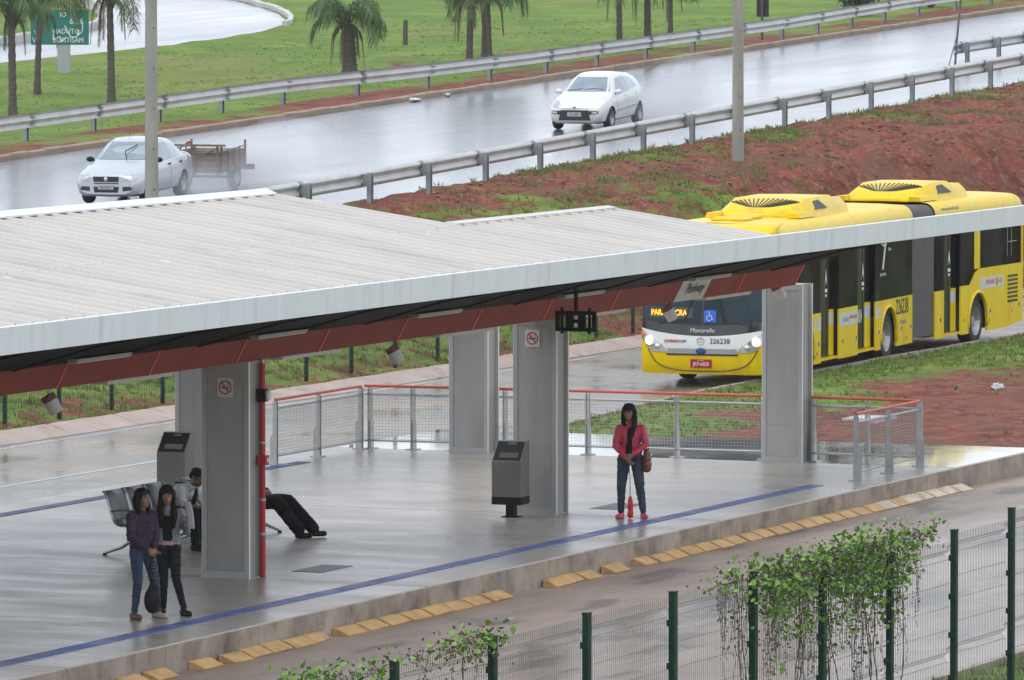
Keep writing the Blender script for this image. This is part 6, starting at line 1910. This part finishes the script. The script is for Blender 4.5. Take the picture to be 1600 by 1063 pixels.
def shoe(o, a, ang, material, L=0.23, sole=None):
    a = Vector(a)
    f = Vector((math.sin(ang), -math.cos(ang), 0))
    mb = MB()
    base = Vector((a.x, a.y, a.z - 0.047))
    mb.caps(base - f * 0.045, base + f * (L - 0.10), 0.040, 0.042, 10)
    mb.caps(base - f * 0.045 + Vector((0, 0, 0.02)), base + f * 0.03 + Vector((0, 0, 0.016)), 0.040, 0.038, 10)
    mb.v = [(x, y, max(z, 0.0)) for x, y, z in mb.v]
    return add(o, organic(mb, material, "shoe", 0.009, 2), "shoe")

def standing(lab, loc, rz, h, J, mats, hairf, headyaw=0.0, headpitch=0.0, seat=False):
    k = h / 1.60
    o = thing("person", lab, "person", loc, rz, "people on the platform")
    S3 = lambda p: Vector(p) * k
    b = MB()
    pel, ch, nk, hd = S3(J['pelvis']), S3(J['chest']), S3(J['neck']), S3(J['head'])
    torso(b, pel, ch, 0.065 * k, 0.085 * k, 0.085 * k, 0.085 * k)
    b.caps(ch, nk, 0.06 * k, 0.042 * k); b.caps(nk, hd + Vector((0, 0.01, -0.04)) * k, 0.042 * k, 0.045 * k)
    for sd in ('L', 'R'):
        sh, el, wr = S3(J['sh' + sd]), S3(J['el' + sd]), S3(J['wr' + sd])
        b.chain([ch + (sh - ch) * 0.6, sh, el, wr], [0.055 * k, 0.045 * k, 0.033 * k, 0.024 * k])
        hand(b, wr, el, J.get('pn' + sd, (0, -0.3, 0)), J.get('curl' + sd, 0.6), k)
        hp, kn, an = S3(J['hip' + sd]), S3(J['kn' + sd]), S3(J['an' + sd])
        b.chain([pel, hp, kn, an], [0.08 * k, 0.072 * k, 0.048 * k, 0.034 * k])
        f = Vector((math.sin(J['ft' + sd]), -math.cos(J['ft' + sd]), 0))
        b.caps(an + Vector((0, 0, -0.035)), an + Vector((0, 0, -0.045)) + f * 0.11 * k, 0.03 * k, 0.024 * k)
    mt, T = head(o, hd, headyaw, headpitch, None, None, b, k)
    body = add(o, organic(b, mats['skin'], "body", 0.0095, 3), "body")
    face_parts(o, mt, k)
    # trousers
    t_ = MB()
    e = 0.016 * k
    torso(t_, pel, pel + (ch - pel) * 0.28, 0.066 * k, 0.062 * k, 0.090 * k + 0.004, 0.088 * k)
    for sd in ('L', 'R'):
        hp, kn, an = S3(J['hip' + sd]), S3(J['kn' + sd]), S3(J['an' + sd])
        wid = J.get('leg', (0.088, 0.062, 0.047))
        t_.chain([pel + (hp - pel) * 0.7, hp, kn, kn.lerp(an, 0.92)], [0.088 * k, wid[0] * k, wid[1] * k, wid[2] * k])
    add(o, crease(organic(t_, mats['legs'], "trousers", 0.011, 4), 0.012, 3), "trousers")
    # top
    c = MB()
    lo = J.get('hem', 0.12)
    torso(c, pel + (ch - pel) * lo, ch, 0.070 * k, 0.090 * k, 0.098 * k, 0.097 * k, 0.92)
    c.caps(ch + Vector((0, 0, 0.02)) * k, nk - Vector((0, 0, 0.02)) * k, 0.075 * k, 0.058 * k)
    sl = J.get('sleeve', 0.95)
    for sd in ('L', 'R'):
        sh, el, wr = S3(J['sh' + sd]), S3(J['el' + sd]), S3(J['wr' + sd])
        pts = [ch + (sh - ch) * 0.55, sh, el] if sl >= 0.5 else [ch + (sh - ch) * 0.55, sh, sh.lerp(el, sl * 2)]
        rr = [0.078 * k, 0.062 * k, 0.050 * k]
        if sl >= 0.5: pts.append(el.lerp(wr, (sl - 0.5) * 2)); rr.append(0.041 * k)
        c.chain(pts, rr)
    add(o, crease(organic(c, mats['top'], "jacket", 0.011, 4), 0.014, 7), "jacket")
    if hairf:
        hb = MB(); hairf(hb)
        hb.v = [T(p) for p in hb.v]
        add(o, strands(organic(hb, "hair", "hair", 0.0085, 2), 0.010), "hair")
    for sd in ('L', 'R'):
        shoe(o, S3(J['an' + sd]), J['ft' + sd], mats['shoe'] if isinstance(mats['shoe'], str) else mats['shoe'][sd])
    o["k"] = k
    del o["k"]
    return o, T, S3

def hair_long(front=False, length=0.34, fringe=True):
    def f(m):
        m.ell((0, 0.022, 0.048), (0.086, 0.100, 0.088), 16, 12)
        m.caps((-0.03, 0.07, 0.0), (0, 0.085, -length * 0.6), 0.06, 0.05)
        m.caps((0.03, 0.07, 0.0), (0, 0.085, -length * 0.6), 0.06, 0.05)
        for s in (-1, 1):
            m.chain([(s * 0.070, 0.0, 0.06), (s * 0.084, -0.005, -0.03), (s * 0.088, -0.01, -0.12)], [0.03, 0.026, 0.028])
            if front: m.chain([(s * 0.084, -0.01, -0.12), (s * 0.082, -0.065, -0.22), (s * 0.075, -0.090, -length)], [0.038, 0.052, 0.030])
            else: m.chain([(s * 0.088, -0.01, -0.12), (s * 0.075, 0.04, -0.22), (s * 0.04, 0.07, -length)], [0.03, 0.035, 0.02])
        if fringe:
            for x in (-0.045, -0.015, 0.015, 0.045): m.chain([(x, -0.03, 0.12), (x * 1.15, -0.082, 0.075), (x * 1.2, -0.088, 0.052)], [0.02, 0.018, 0.011], 8)
        else:
            for s in (-1, 1): m.chain([(0.0, -0.05, 0.118), (s * 0.055, -0.055, 0.085), (s * 0.078, -0.02, 0.03)], [0.016, 0.02, 0.02], 8)
    return f
def hair_woman(m):
    hair_long(False, 0.24, True)(m)
    m.chain([(0.080, 0.0, 0.02), (0.086, -0.02, -0.10), (0.082, -0.075, -0.20), (0.078, -0.100, -0.31)], [0.034, 0.038, 0.036, 0.020])
    m.chain([(-0.080, 0.0, 0.02), (-0.080, -0.01, -0.10), (-0.070, 0.0, -0.17)], [0.032, 0.034, 0.030])
def hair_short(m):
    m.ell((0, 0.022, 0.052), (0.081, 0.094, 0.076), 16, 12)
    m.ell((0, 0.06, 0.0), (0.070, 0.05, 0.06), 12, 10)

# girl in the purple jacket, in profile, hands joined on the bag strap
J = dict(pelvis=(0, 0, 0.86), chest=(0, 0.01, 1.20), neck=(0, 0.0, 1.335), head=(0, -0.02, 1.475), shL=(0.165, 0.0, 1.265), shR=(-0.165, 0.0, 1.265),
         elL=(0.19, -0.03, 1.01), elR=(-0.195, -0.03, 1.01), wrL=(0.045, -0.19, 0.86), wrR=(-0.045, -0.195, 0.87), pnL=(-1, 0.1, -0.2), pnR=(1, 0.1, -0.2), curlL=0.9, curlR=0.9,
         hipL=(0.085, 0, 0.83), hipR=(-0.085, 0, 0.83), knL=(0.15, -0.06, 0.46), knR=(-0.085, -0.03, 0.46), anL=(0.215, -0.02, 0.075), anR=(-0.09, 0.04, 0.075), ftL=0.25, ftR=-0.15, hem=0.10, leg=(0.092, 0.062, 0.043))
g1, T1, K1 = standing("young woman in dark purple jacket and blue jeans standing in profile, holding a black bag", (-1.60, 5.20, 0), R(62), 1.61, J,
                      dict(skin="skin", legs="denim", top="cloth_purple", shoe=dict(L="shoe_tan", R="shoe_brown")), hair_long(False, 0.20, False), R(10), R(-4))
# girl in grey hoodie with a raised sheet of paper
J = dict(pelvis=(0, 0, 0.86), chest=(0.0, 0.01, 1.20), neck=(0, 0.0, 1.33), head=(-0.01, -0.015, 1.465), shL=(0.160, 0.0, 1.26), shR=(-0.160, 0.0, 1.26),
         elL=(0.235, -0.06, 1.03), elR=(-0.20, -0.02, 1.01), wrL=(0.225, -0.20, 1.145), wrR=(-0.15, -0.16, 0.86), pnL=(-0.5, 0.6, 0.4), pnR=(1, 0, 0), curlL=1.0, curlR=0.6,
         hipL=(0.08, 0, 0.83), hipR=(-0.08, 0, 0.83), knL=(0.10, -0.05, 0.46), knR=(-0.05, 0.0, 0.46), anL=(0.20, -0.03, 0.075), anR=(-0.06, 0.03, 0.075), ftL=0.5, ftR=0.0, hem=0.16, leg=(0.086, 0.058, 0.042))
g2, T2, K2 = standing("young woman in grey hooded top and dark trousers holding up a sheet of paper", (-1.50, 5.72, 0), R(24), 1.62, J,
                      dict(skin="skin", legs="trouser_dark", top="cloth_grey", shoe=dict(L="shoe_black", R="shoe_black")), hair_long(True, 0.36, True), R(6), R(3))
m_ = MB(); m_.caps((-0.062, 0.0, 0.90), (0.062, 0.0, 0.90), 0.098, 0.098, 12)
add(g2, organic(m_, "cloth_pinktrim", "waistband", 0.012, 3), "waistband").scale = (1.0, 1.0, 1.0)
mb = MB()
for x in (-0.035, 0.0, 0.035): mb.caps((x, -0.053, 0.95), (x * 0.8, -0.050, 1.215), 0.048, 0.046, 12)
add(g2, organic(mb, "black_cloth", "shirt_front", 0.011, 3), "shirt_front")
pa = MB()
n = 8
V = []
for j in range(n + 1):
    for i in range(5):
        u, v = i / 4, j / n
        V.append((0.10 * u + 0.03 * math.sin(v * 2.2), -0.19 * u * 0.6 - 0.03 * v, 0.34 * v - 0.02 * u))
pa.add(V, [(j * 5 + i, j * 5 + i + 1, (j + 1) * 5 + i + 1, (j + 1) * 5 + i) for j in range(n) for i in range(4)])
paper = pa.build("paper_sheet", "paper", None, 180)
paper.modifiers.new("thick", 'SOLIDIFY').thickness = 0.002
c24, s24 = math.cos(R(24)), math.sin(R(24))
lx, ly = 0.245 * 1.0125, -0.235 * 1.0125
paper.location = (-1.50 + lx * c24 - ly * s24, 5.72 + lx * s24 + ly * c24, 1.10); paper.rotation_euler = (0, R(-12), R(20))
tag(paper, "white sheet of paper held up by the girl in grey", "paper")
# black bag hanging from the first girl's hands
bg_ = thing("handbag", "black slouchy handbag hanging on a beaded strap before the girl in purple", "bag", (-1.60 + 0.215 * math.sin(R(62)), 5.20 - 0.215 * math.cos(R(62)), 0.08), R(62))
mb = MB(); mb.ell((0, 0, 0.17), (0.125, 0.06, 0.17), 14, 12); mb.ell((0.02, 0, 0.30), (0.08, 0.045, 0.10), 12, 10); mb.caps((0, 0, 0.36), (0, 0, 0.42), 0.04, 0.022)
add(bg_, organic(mb, "bag_black", "pouch", 0.012, 4), "pouch")
MB().tube([(-0.04, 0, 0.40), (-0.02, 0.005, 0.60), (0, 0.0, 0.775)], 0.011, 6).build("strap", "bag_black", bg_, 60)
MB().tube([(0.04, 0, 0.40), (0.02, -0.005, 0.60), (0, 0.0, 0.775)], 0.011, 6).build("strap", "bag_black", bg_, 60)
for k in range(7): MB().ell((0.025 - 0.003 * k, -0.015, 0.44 + k * 0.045), (0.006, 0.006, 0.008), 8, 6).build("bead", "galv", bg_, 180)

# woman in the pink jacket facing the camera
J = dict(pelvis=(0, 0, 0.86), chest=(0, 0.01, 1.20), neck=(0, 0.0, 1.335), head=(-0.02, -0.02, 1.475), shL=(0.160, 0.0, 1.255), shR=(-0.160, 0.0, 1.255),
         elL=(0.225, -0.07, 1.045), elR=(-0.205, -0.07, 1.02), wrL=(0.05, -0.20, 0.905), wrR=(-0.03, -0.20, 0.845), pnL=(-0.3, 0.8, -0.3), pnR=(0.4, 0.8, 0.2), curlL=0.8, curlR=0.8,
         hipL=(0.09, 0, 0.83), hipR=(-0.09, 0, 0.83), knL=(0.13, -0.02, 0.46), knR=(-0.125, -0.03, 0.46), anL=(0.18, 0.02, 0.075), anR=(-0.135, 0.0, 0.075), ftL=0.35, ftR=-0.25, hem=0.22, leg=(0.10, 0.068, 0.047))
w, TW, KW = standing("woman in a pink jacket and jeans standing with joined hands at the blue strip", (-1.33, 20.60, 0), R(16), 1.65, J,
                     dict(skin="skin_mid", legs="denim_dark", top="pink_leather", shoe="shoe_pink"), hair_woman, R(-8), R(2))
# black shirt front and pink lapels
mb = MB(); mb.caps((-0.015, -0.078, 0.97), (-0.015, -0.080, 1.22), 0.050, 0.045, 12); mb.caps((-0.015, -0.078, 1.22), (0, -0.035, 1.31), 0.045, 0.03, 12)
add(w, organic(mb, "black_cloth", "shirt_front", 0.011, 3), "shirt_front")
for sg in (-1, 1):
    MB().add([(sg * 0.045, -0.112, 1.30), (sg * 0.11, -0.105, 1.22), (sg * 0.085, -0.122, 1.16), (sg * 0.035, -0.128, 1.07), (sg * 0.045, -0.104, 1.30), (sg * 0.11, -0.097, 1.22), (sg * 0.085, -0.114, 1.16), (sg * 0.035, -0.120, 1.07)],
             [(0, 1, 2, 3), (7, 6, 5, 4), (0, 4, 5, 1), (1, 5, 6, 2), (2, 6, 7, 3), (3, 7, 4, 0)]).build("lapel", "pink_leather", w)
sb = thing("shoulder_bag", "reddish brown shoulder bag on the hip of the woman in pink", "bag", (-1.33 + 0.235 * math.cos(R(16)), 20.60 + 0.235 * math.sin(R(16)), 0.68), R(16))
mb = MB()
for z, wd, d in ((0.02, 0.07, 0.11), (0.08, 0.075, 0.14), (0.16, 0.07, 0.145), (0.23, 0.055, 0.12)): mb.ell((0, 0, z + 0.03), (wd, d, 0.07), 14, 10)
add(sb, organic(mb, "bag_brown", "bag_body", 0.012, 4), "bag_body")
MB().tube([(-0.03, -0.11, 0.22), (0.03, -0.06, 0.33), (0.02, 0.05, 0.33), (-0.03, 0.10, 0.22)], 0.013, 6).build("handle", "bag_brown", sb, 60)
MB().tube([(-0.02, -0.08, 0.25), (-0.09, -0.05, 0.55), (-0.13, 0.0, 0.66), (-0.10, 0.06, 0.55), (-0.02, 0.08, 0.25)], 0.010, 6).build("strap", "bag_brown", sb, 60)
MB().ell((0.06, -0.06, 0.24), (0.02, 0.02, 0.02), 8, 6).build("clasp", "chrome", sb, 180)
um = thing("umbrella", "furled red umbrella hanging point down between the woman's feet", "umbrella", (-1.33 + 0.02, 20.60 - 0.06, 0.02), R(16))
mb = MB(); mb.tube([(0, 0, 0.0), (0, 0, 0.06), (0.005, 0, 0.09), (0.0, 0.005, 0.14), (0.006, 0, 0.19), (0, 0, 0.24), (0, 0, 0.30)], [0.040, 0.045, 0.036, 0.042, 0.034, 0.036, 0.018], 12)
mb.build("canopy", "umbrella_red", um, 180)
MB().tube([(0, 0, 0.29), (0, -0.05, 0.60), (-0.01, -0.11, 0.80)], [0.006, 0.005, 0.005], 6).build("wrist_strap", "black_cloth", um, 60)
MB().tube([(0, 0, -0.018), (0, 0, 0.0)], 0.01, 8).build("tip", "black_plastic", um, 60)

# seated man in white uniform shirt, leaning forward
J = dict(pelvis=(0, 0.05, 0.48), chest=(0.0, -0.17, 0.735), neck=(0, -0.30, 0.835), head=(0, -0.385, 0.925), shL=(0.185, -0.22, 0.795), shR=(-0.185, -0.22, 0.795),
         elL=(0.22, -0.34, 0.57), elR=(-0.22, -0.34, 0.57), wrL=(0.05, -0.50, 0.56), wrR=(-0.05, -0.50, 0.56), pnL=(-1, 0, 0), pnR=(1, 0, 0), curlL=0.7, curlR=0.7,
         hipL=(0.09, 0.0, 0.48), hipR=(-0.09, 0.0, 0.48), knL=(0.13, -0.42, 0.49), knR=(-0.13, -0.42, 0.49), anL=(0.12, -0.42, 0.08), anR=(-0.16, -0.46, 0.08), ftL=0.1, ftR=-0.1, hem=0.10, sleeve=0.42, leg=(0.088, 0.075, 0.06))
m1, TM, KM = standing("seated man in white uniform shirt with dark tie, leaning forward beside the column", (-5.36, 13.80, 0), R(84), 1.70, J,
                      dict(skin="skin_dark", legs="black_cloth", top="shirt_white", shoe="shoe_black"), hair_short, R(0), R(34))
k = 1.70 / 1.6
for sg in (-1, 1): MB().box(sg * 0.165 * k - 0.035, sg * 0.165 * k + 0.035, -0.26 * k, -0.17 * k, 0.866 * k, 0.880 * k).build("epaulette", "black_cloth", m1)
MB().tube([(0, -0.40, 0.84), (0, -0.385, 0.74), (0, -0.34, 0.62), (0, -0.33, 0.56)], [0.022, 0.03, 0.036, 0.015], 8).build("necktie", "black_cloth", m1, 60)
# seated man in black, legs stretched out
J = dict(pelvis=(0, -0.17, 0.46), chest=(0.0, 0.06, 0.76), neck=(0, 0.10, 0.90), head=(0, 0.08, 1.04), shL=(0.19, 0.06, 0.83), shR=(-0.19, 0.06, 0.83),
         elL=(0.25, -0.10, 0.60), elR=(-0.24, -0.10, 0.60), wrL=(0.09, -0.33, 0.585), wrR=(-0.03, -0.33, 0.575), pnL=(-0.4, 0, -1), pnR=(0.4, 0, -1), curlL=0.7, curlR=0.7,
         hipL=(0.09, -0.22, 0.455), hipR=(-0.09, -0.22, 0.455), knL=(0.13, -0.62, 0.46), knR=(-0.08, -0.57, 0.46), anL=(0.16, -1.00, 0.09), anR=(-0.06, -0.90, 0.08), ftL=0.75, ftR=0.65, hem=0.05, leg=(0.10, 0.095, 0.085))
m2, T_, K_ = standing("seated man in black with legs stretched out, mostly hidden by the column", (-5.33, 15.95, 0), R(88), 1.72, J,
                      dict(skin="skin_dark", legs="black_cloth", top="black_cloth", shoe="shoe_black"), hair_short, R(0), R(5))
# crumpled bottle bag by the seat
o = thing("plastic_bag", "small clear plastic bag under the seat beside the uniformed man", "bag", (-5.15, 13.62, 0.30))
mb = MB().ell((0, 0, 0.06), (0.06, 0.08, 0.07), 10, 8); random.seed(2)
mb.v = [(x + random.uniform(-.015, .015), y + random.uniform(-.015, .015), z + random.uniform(-.015, .015)) for x, y, z in mb.v]
mb.build("bag_body", "sign_post", o, None)
# ------------------------------------------------------------------ near mesh fence
nf = thing("mesh_fence", "green posted welded mesh fence in the foreground at lower right", "fence", (11.9, -9.13, 0.05), 0, "green mesh fences")
PT = [-23.8, -21.7, -19.65, -17.56, -15.46, -13.31, -11.21, -9.13, -7.23, -5.27, -3.31, -1.47, 0.5, 2.4]
pm2 = MB().box(-0.03, 0.03, -0.04, 0.04, -0.3, 2.28).mesh("post", "fence_green")
cp2 = MB().box(-0.034, 0.034, -0.044, 0.044, 2.281, 2.295).mesh("cap", "fence_green")
cl2 = MB().box(-0.045, 0.03, -0.055, -0.041, -0.03, 0.03).mesh("clip", "fence_green")
FOLD = [0.30, 1.06, 1.82 + 0.30]
def wire_x(z):
    for f in FOLD:
        if abs(z - f) < 0.05: return -0.055 * (1 - abs(z - f) / 0.05)
    return 0.0
zz = [0.05, 0.25, 0.30, 0.35, 1.01, 1.06, 1.11, 2.07, 2.12, 2.17, 2.26]
ZH = [0.08, 0.25, 0.30, 0.35, 0.58, 0.80, 1.01, 1.06, 1.11, 1.34, 1.58, 1.82, 2.07, 2.12, 2.17]
for i, t in enumerate(PT):
    y = t + 9.13
    dz = {7: 0.02, 8: -0.10, 9: -0.13, 10: -0.06}.get(i, 0.02)
    p = place(pm2, "post", nf, (0, y, dz)); place(cp2, "cap", p)
    for z in (0.3, 0.75, 1.2, 1.6, 2.0): place(cl2, "clip", p, (0, 0, z))
    if i + 1 < len(PT):
        L = PT[i + 1] - t - 0.09
        n = int(round(L / 0.05))
        mbw = MB()
        for k in range(n + 1):
            yy = k * L / n
            mbw.tube([(wire_x(z), yy, z) for z in zz], 0.0029, 3, False)
        for z in ZH: mbw.tube([(wire_x(z) - 0.005, 0, z), (wire_x(z) - 0.005, L, z)], 0.0032, 3, False)
        o = mbw.build("mesh_panel", "fence_wire", nf, None, fix=False)
        o.location = (-0.045, y + 0.045, dz - 0.02)

# ------------------------------------------------------------------ climbing vines on the fence
def vine(lab, ta, tb, dens, n_strand, n_leaf, n_dry, seed, hang, above=0.18):
    rnd = random.Random(seed)
    o = thing("climbing_vine", lab, "vine", (11.88, (ta + tb) / 2, 0.05), 0, "vines on the mesh fence")
    oy = (ta + tb) / 2
    st, dry, lf, lm = MB(), MB(), MB(), MB()
    def pick():
        while True:
            t = rnd.uniform(ta, tb)
            if rnd.random() < dens(t): return t
    dp, gp, mp_ = [], [], []
    for k in range(n_strand):
        t = pick(); d = dens(t)
        z = 2.30 + rnd.uniform(-0.25, above * d)
        ln = hang * rnd.uniform(0.2, 1.0) * (0.35 + 0.65 * d) * (0.55 + 0.75 * (0.5 + fbm(t, seed, 2.0, 1.3, 2)))
        x = rnd.choice((-0.05, 0.03)) + rnd.uniform(-0.07, 0.07)
        pts = []
        m = max(int(ln / 0.10), 3)
        y = t - oy
        for i in range(m + 1):
            pts.append((x + rnd.uniform(-0.015, 0.015), y, z - ln * i / m))
            y += rnd.uniform(-0.045, 0.045)
        st.tube(pts, 0.0032, 3, False)
        for q in pts:
            for _ in range(3):
                if rnd.random() < 0.6 * (0.35 + 1.1 * rnd.random()): dp.append((q[0] + rnd.uniform(-0.03, 0.03), q[1] + rnd.uniform(-0.03, 0.03), q[2] + rnd.uniform(-0.05, 0.05)))
        if rnd.random() < 0.5:
            for q in pts[:max(m // 2, 1)]:
                if rnd.random() < 0.45: mp_.append((q[0] + rnd.uniform(-.05, .05), q[1] + rnd.uniform(-.05, .05), q[2] + rnd.uniform(-.05, .05)))
    for k in range(n_strand // 2):                       # runners tangled along the top
        t = pick(); y = t - oy
        pts = []
        x, z = rnd.uniform(-0.10, 0.08), 2.28 + rnd.uniform(-0.18, above) * dens(t)
        for i in range(7):
            pts.append((x, y, z)); x += rnd.uniform(-0.04, 0.04); y += rnd.uniform(0.02, 0.10); z += rnd.uniform(-0.05, 0.045)
        st.tube(pts, 0.004, 3, False)
        for q in pts:
            dp += [(q[0] + rnd.gauss(0, 0.05), q[1] + rnd.gauss(0, 0.05), q[2] + rnd.gauss(0, 0.06)) for _ in range(3)]
    for k in range(n_strand // 10):                      # a few woody stems climbing through the mesh
        y = pick() - oy; x = -0.02; z = -0.1 if hang > 1 else 1.5
        pts = []
        while z < 2.3:
            pts.append((x, y, z)); z += 0.14; y += rnd.uniform(-0.07, 0.07); x += rnd.uniform(-0.02, 0.02)
        st.tube(pts, [0.009 - 0.005 * i / len(pts) for i in range(len(pts))], 5)
    nclump = max(n_leaf // 11, 1)
    for k in range(nclump):                              # leaves grow in clumps, thickest along the top rail
        t = pick(); d = dens(t)
        cz = 2.33 + above * d * rnd.uniform(0, 1) - min(abs(rnd.gauss(0, 0.36)), 1.2) * d * hang * 0.62
        cx = rnd.uniform(-0.03, 0.12)
        for _ in range(rnd.randint(5, 17)):
            q = (cx + rnd.gauss(0, 0.04), t - oy + rnd.gauss(0, 0.12), cz + rnd.gauss(0, 0.075))
            (gp if rnd.random() < 0.55 else mp_).append(q)
    for k in range(n_dry):
        t = pick(); d = dens(t)
        dp.append((rnd.uniform(-0.12, 0.12), t - oy, 2.32 + above * d * rnd.uniform(0, 0.9) - abs(rnd.gauss(0, 0.30)) * hang * d))
        if rnd.random() < 0.5: mp_.append((rnd.uniform(-0.12, 0.12), t - oy + rnd.uniform(-.1, .1), 2.32 + above * d * rnd.uniform(0, 1.0) - abs(rnd.gauss(0, 0.33)) * hang * d))
    leaf_cloud(dry, dp, 0.021, rnd, 1.4)
    leaf_cloud(lm, mp_, 0.034, rnd, 1.2)
    leaf_cloud(lf, gp, 0.050, rnd, 1.0)
    tag(st.build("stems", "stem_dry", o, None, fix=False), kind="stuff")
    tag(dry.build("dry_leaves", "leaf_dry", o, None, fix=False), "shrivelled brown leaves", kind="stuff")
    tag(lm.build("dull_leaves", "leaf_mid", o, None, fix=False), kind="stuff")
    tag(lf.build("green_leaves", "leaf_bright", o, None, fix=False), "fresh green leaves", kind="stuff")
vine("big tangled vine, half dry, hanging over the mesh fence at lower right", -10.6, -3.4, lambda t: 0.05 + (0.30 + 0.65 * sm(-9.6, -8.4, t)) * sm(-10.3, -9.6, t) * sm(-4.0, -5.4, t), 150, 2700, 1000, 5, 1.7, 0.05)
vine("small leafy vine along the top of the mesh fence at bottom centre", -20.2, -15.2, lambda t: 0.25 + 0.6 * sm(-17.5, -19.0, t) + 0.35 * math.exp(-((t + 15.9) / 0.5) ** 2), 50, 420, 150, 8, 0.5, 0.04)

# ------------------------------------------------------------------ spray behind wheels and rain haze
def haze_material(name, dens, col, aniso=0.2):
    m = bpy.data.materials.new(name); m.use_nodes = True
    nt = m.node_tree
    for n in list(nt.nodes):
        if n.type != 'OUTPUT_MATERIAL': nt.nodes.remove(n)
    v = nt.nodes.new("ShaderNodeVolumePrincipled")
    v.inputs["Color"].default_value = (*col, 1); v.inputs["Density"].default_value = dens; v.inputs["Anisotropy"].default_value = aniso
    nt.links.new(v.outputs[0], [n for n in nt.nodes if n.type == 'OUTPUT_MATERIAL'][0].inputs["Volume"])
    M[name] = m
    return m

def spray(lab, s, t, rad, dens):
    haze_material("spray_mist", dens, (0.96, 0.97, 1.0), 0.0)
    for k in range(5):                                   # nested puffs, thinning outwards
        f = 0.45 + 0.16 * k
        random.seed(int(t) + k)
        q = MB()
        for m in range(5):
            u = m / 4
            c = MB().ell((random.uniform(-0.12, 0.12), (u - 0.35) * rad[1] * 1.4 * f, rad[2] * 0.5 * f * (0.6 + u)), (rad[0] * f * random.uniform(0.75, 1.0), rad[1] * f * 0.45, rad[2] * f * (0.55 + 0.45 * u)), 14, 10)
            q.add(c.v, c.f)
        o = place(organic(q, "spray_mist", "spray", 0.08, 8), "spray", None, (s + 0.011 * k, t, hz(t) + 0.02 + 0.003 * k)); o.rotation_euler = (slope, 0, 0)
        tag(o, lab, "spray", kind="stuff")
spray("fine water spray thrown up behind the silver sedan and trailer", -32.3, 71.9, (1.3, 3.6, 0.75), 0.14)
spray("fine water spray trailing the white hatchback", -32.2, 98.4, (1.2, 3.6, 0.8), 0.12)
haze_material("rain_haze", HAZE, (0.93, 0.96, 1.0))
if HAZE > 0:
    hb = MB().box(-2520, 2520, -2520, 2520, -2.0, 15.5).build("haze", "rain_haze", None)
    tag(hb, "thin grey rain haze filling the air", "haze", kind="stuff")
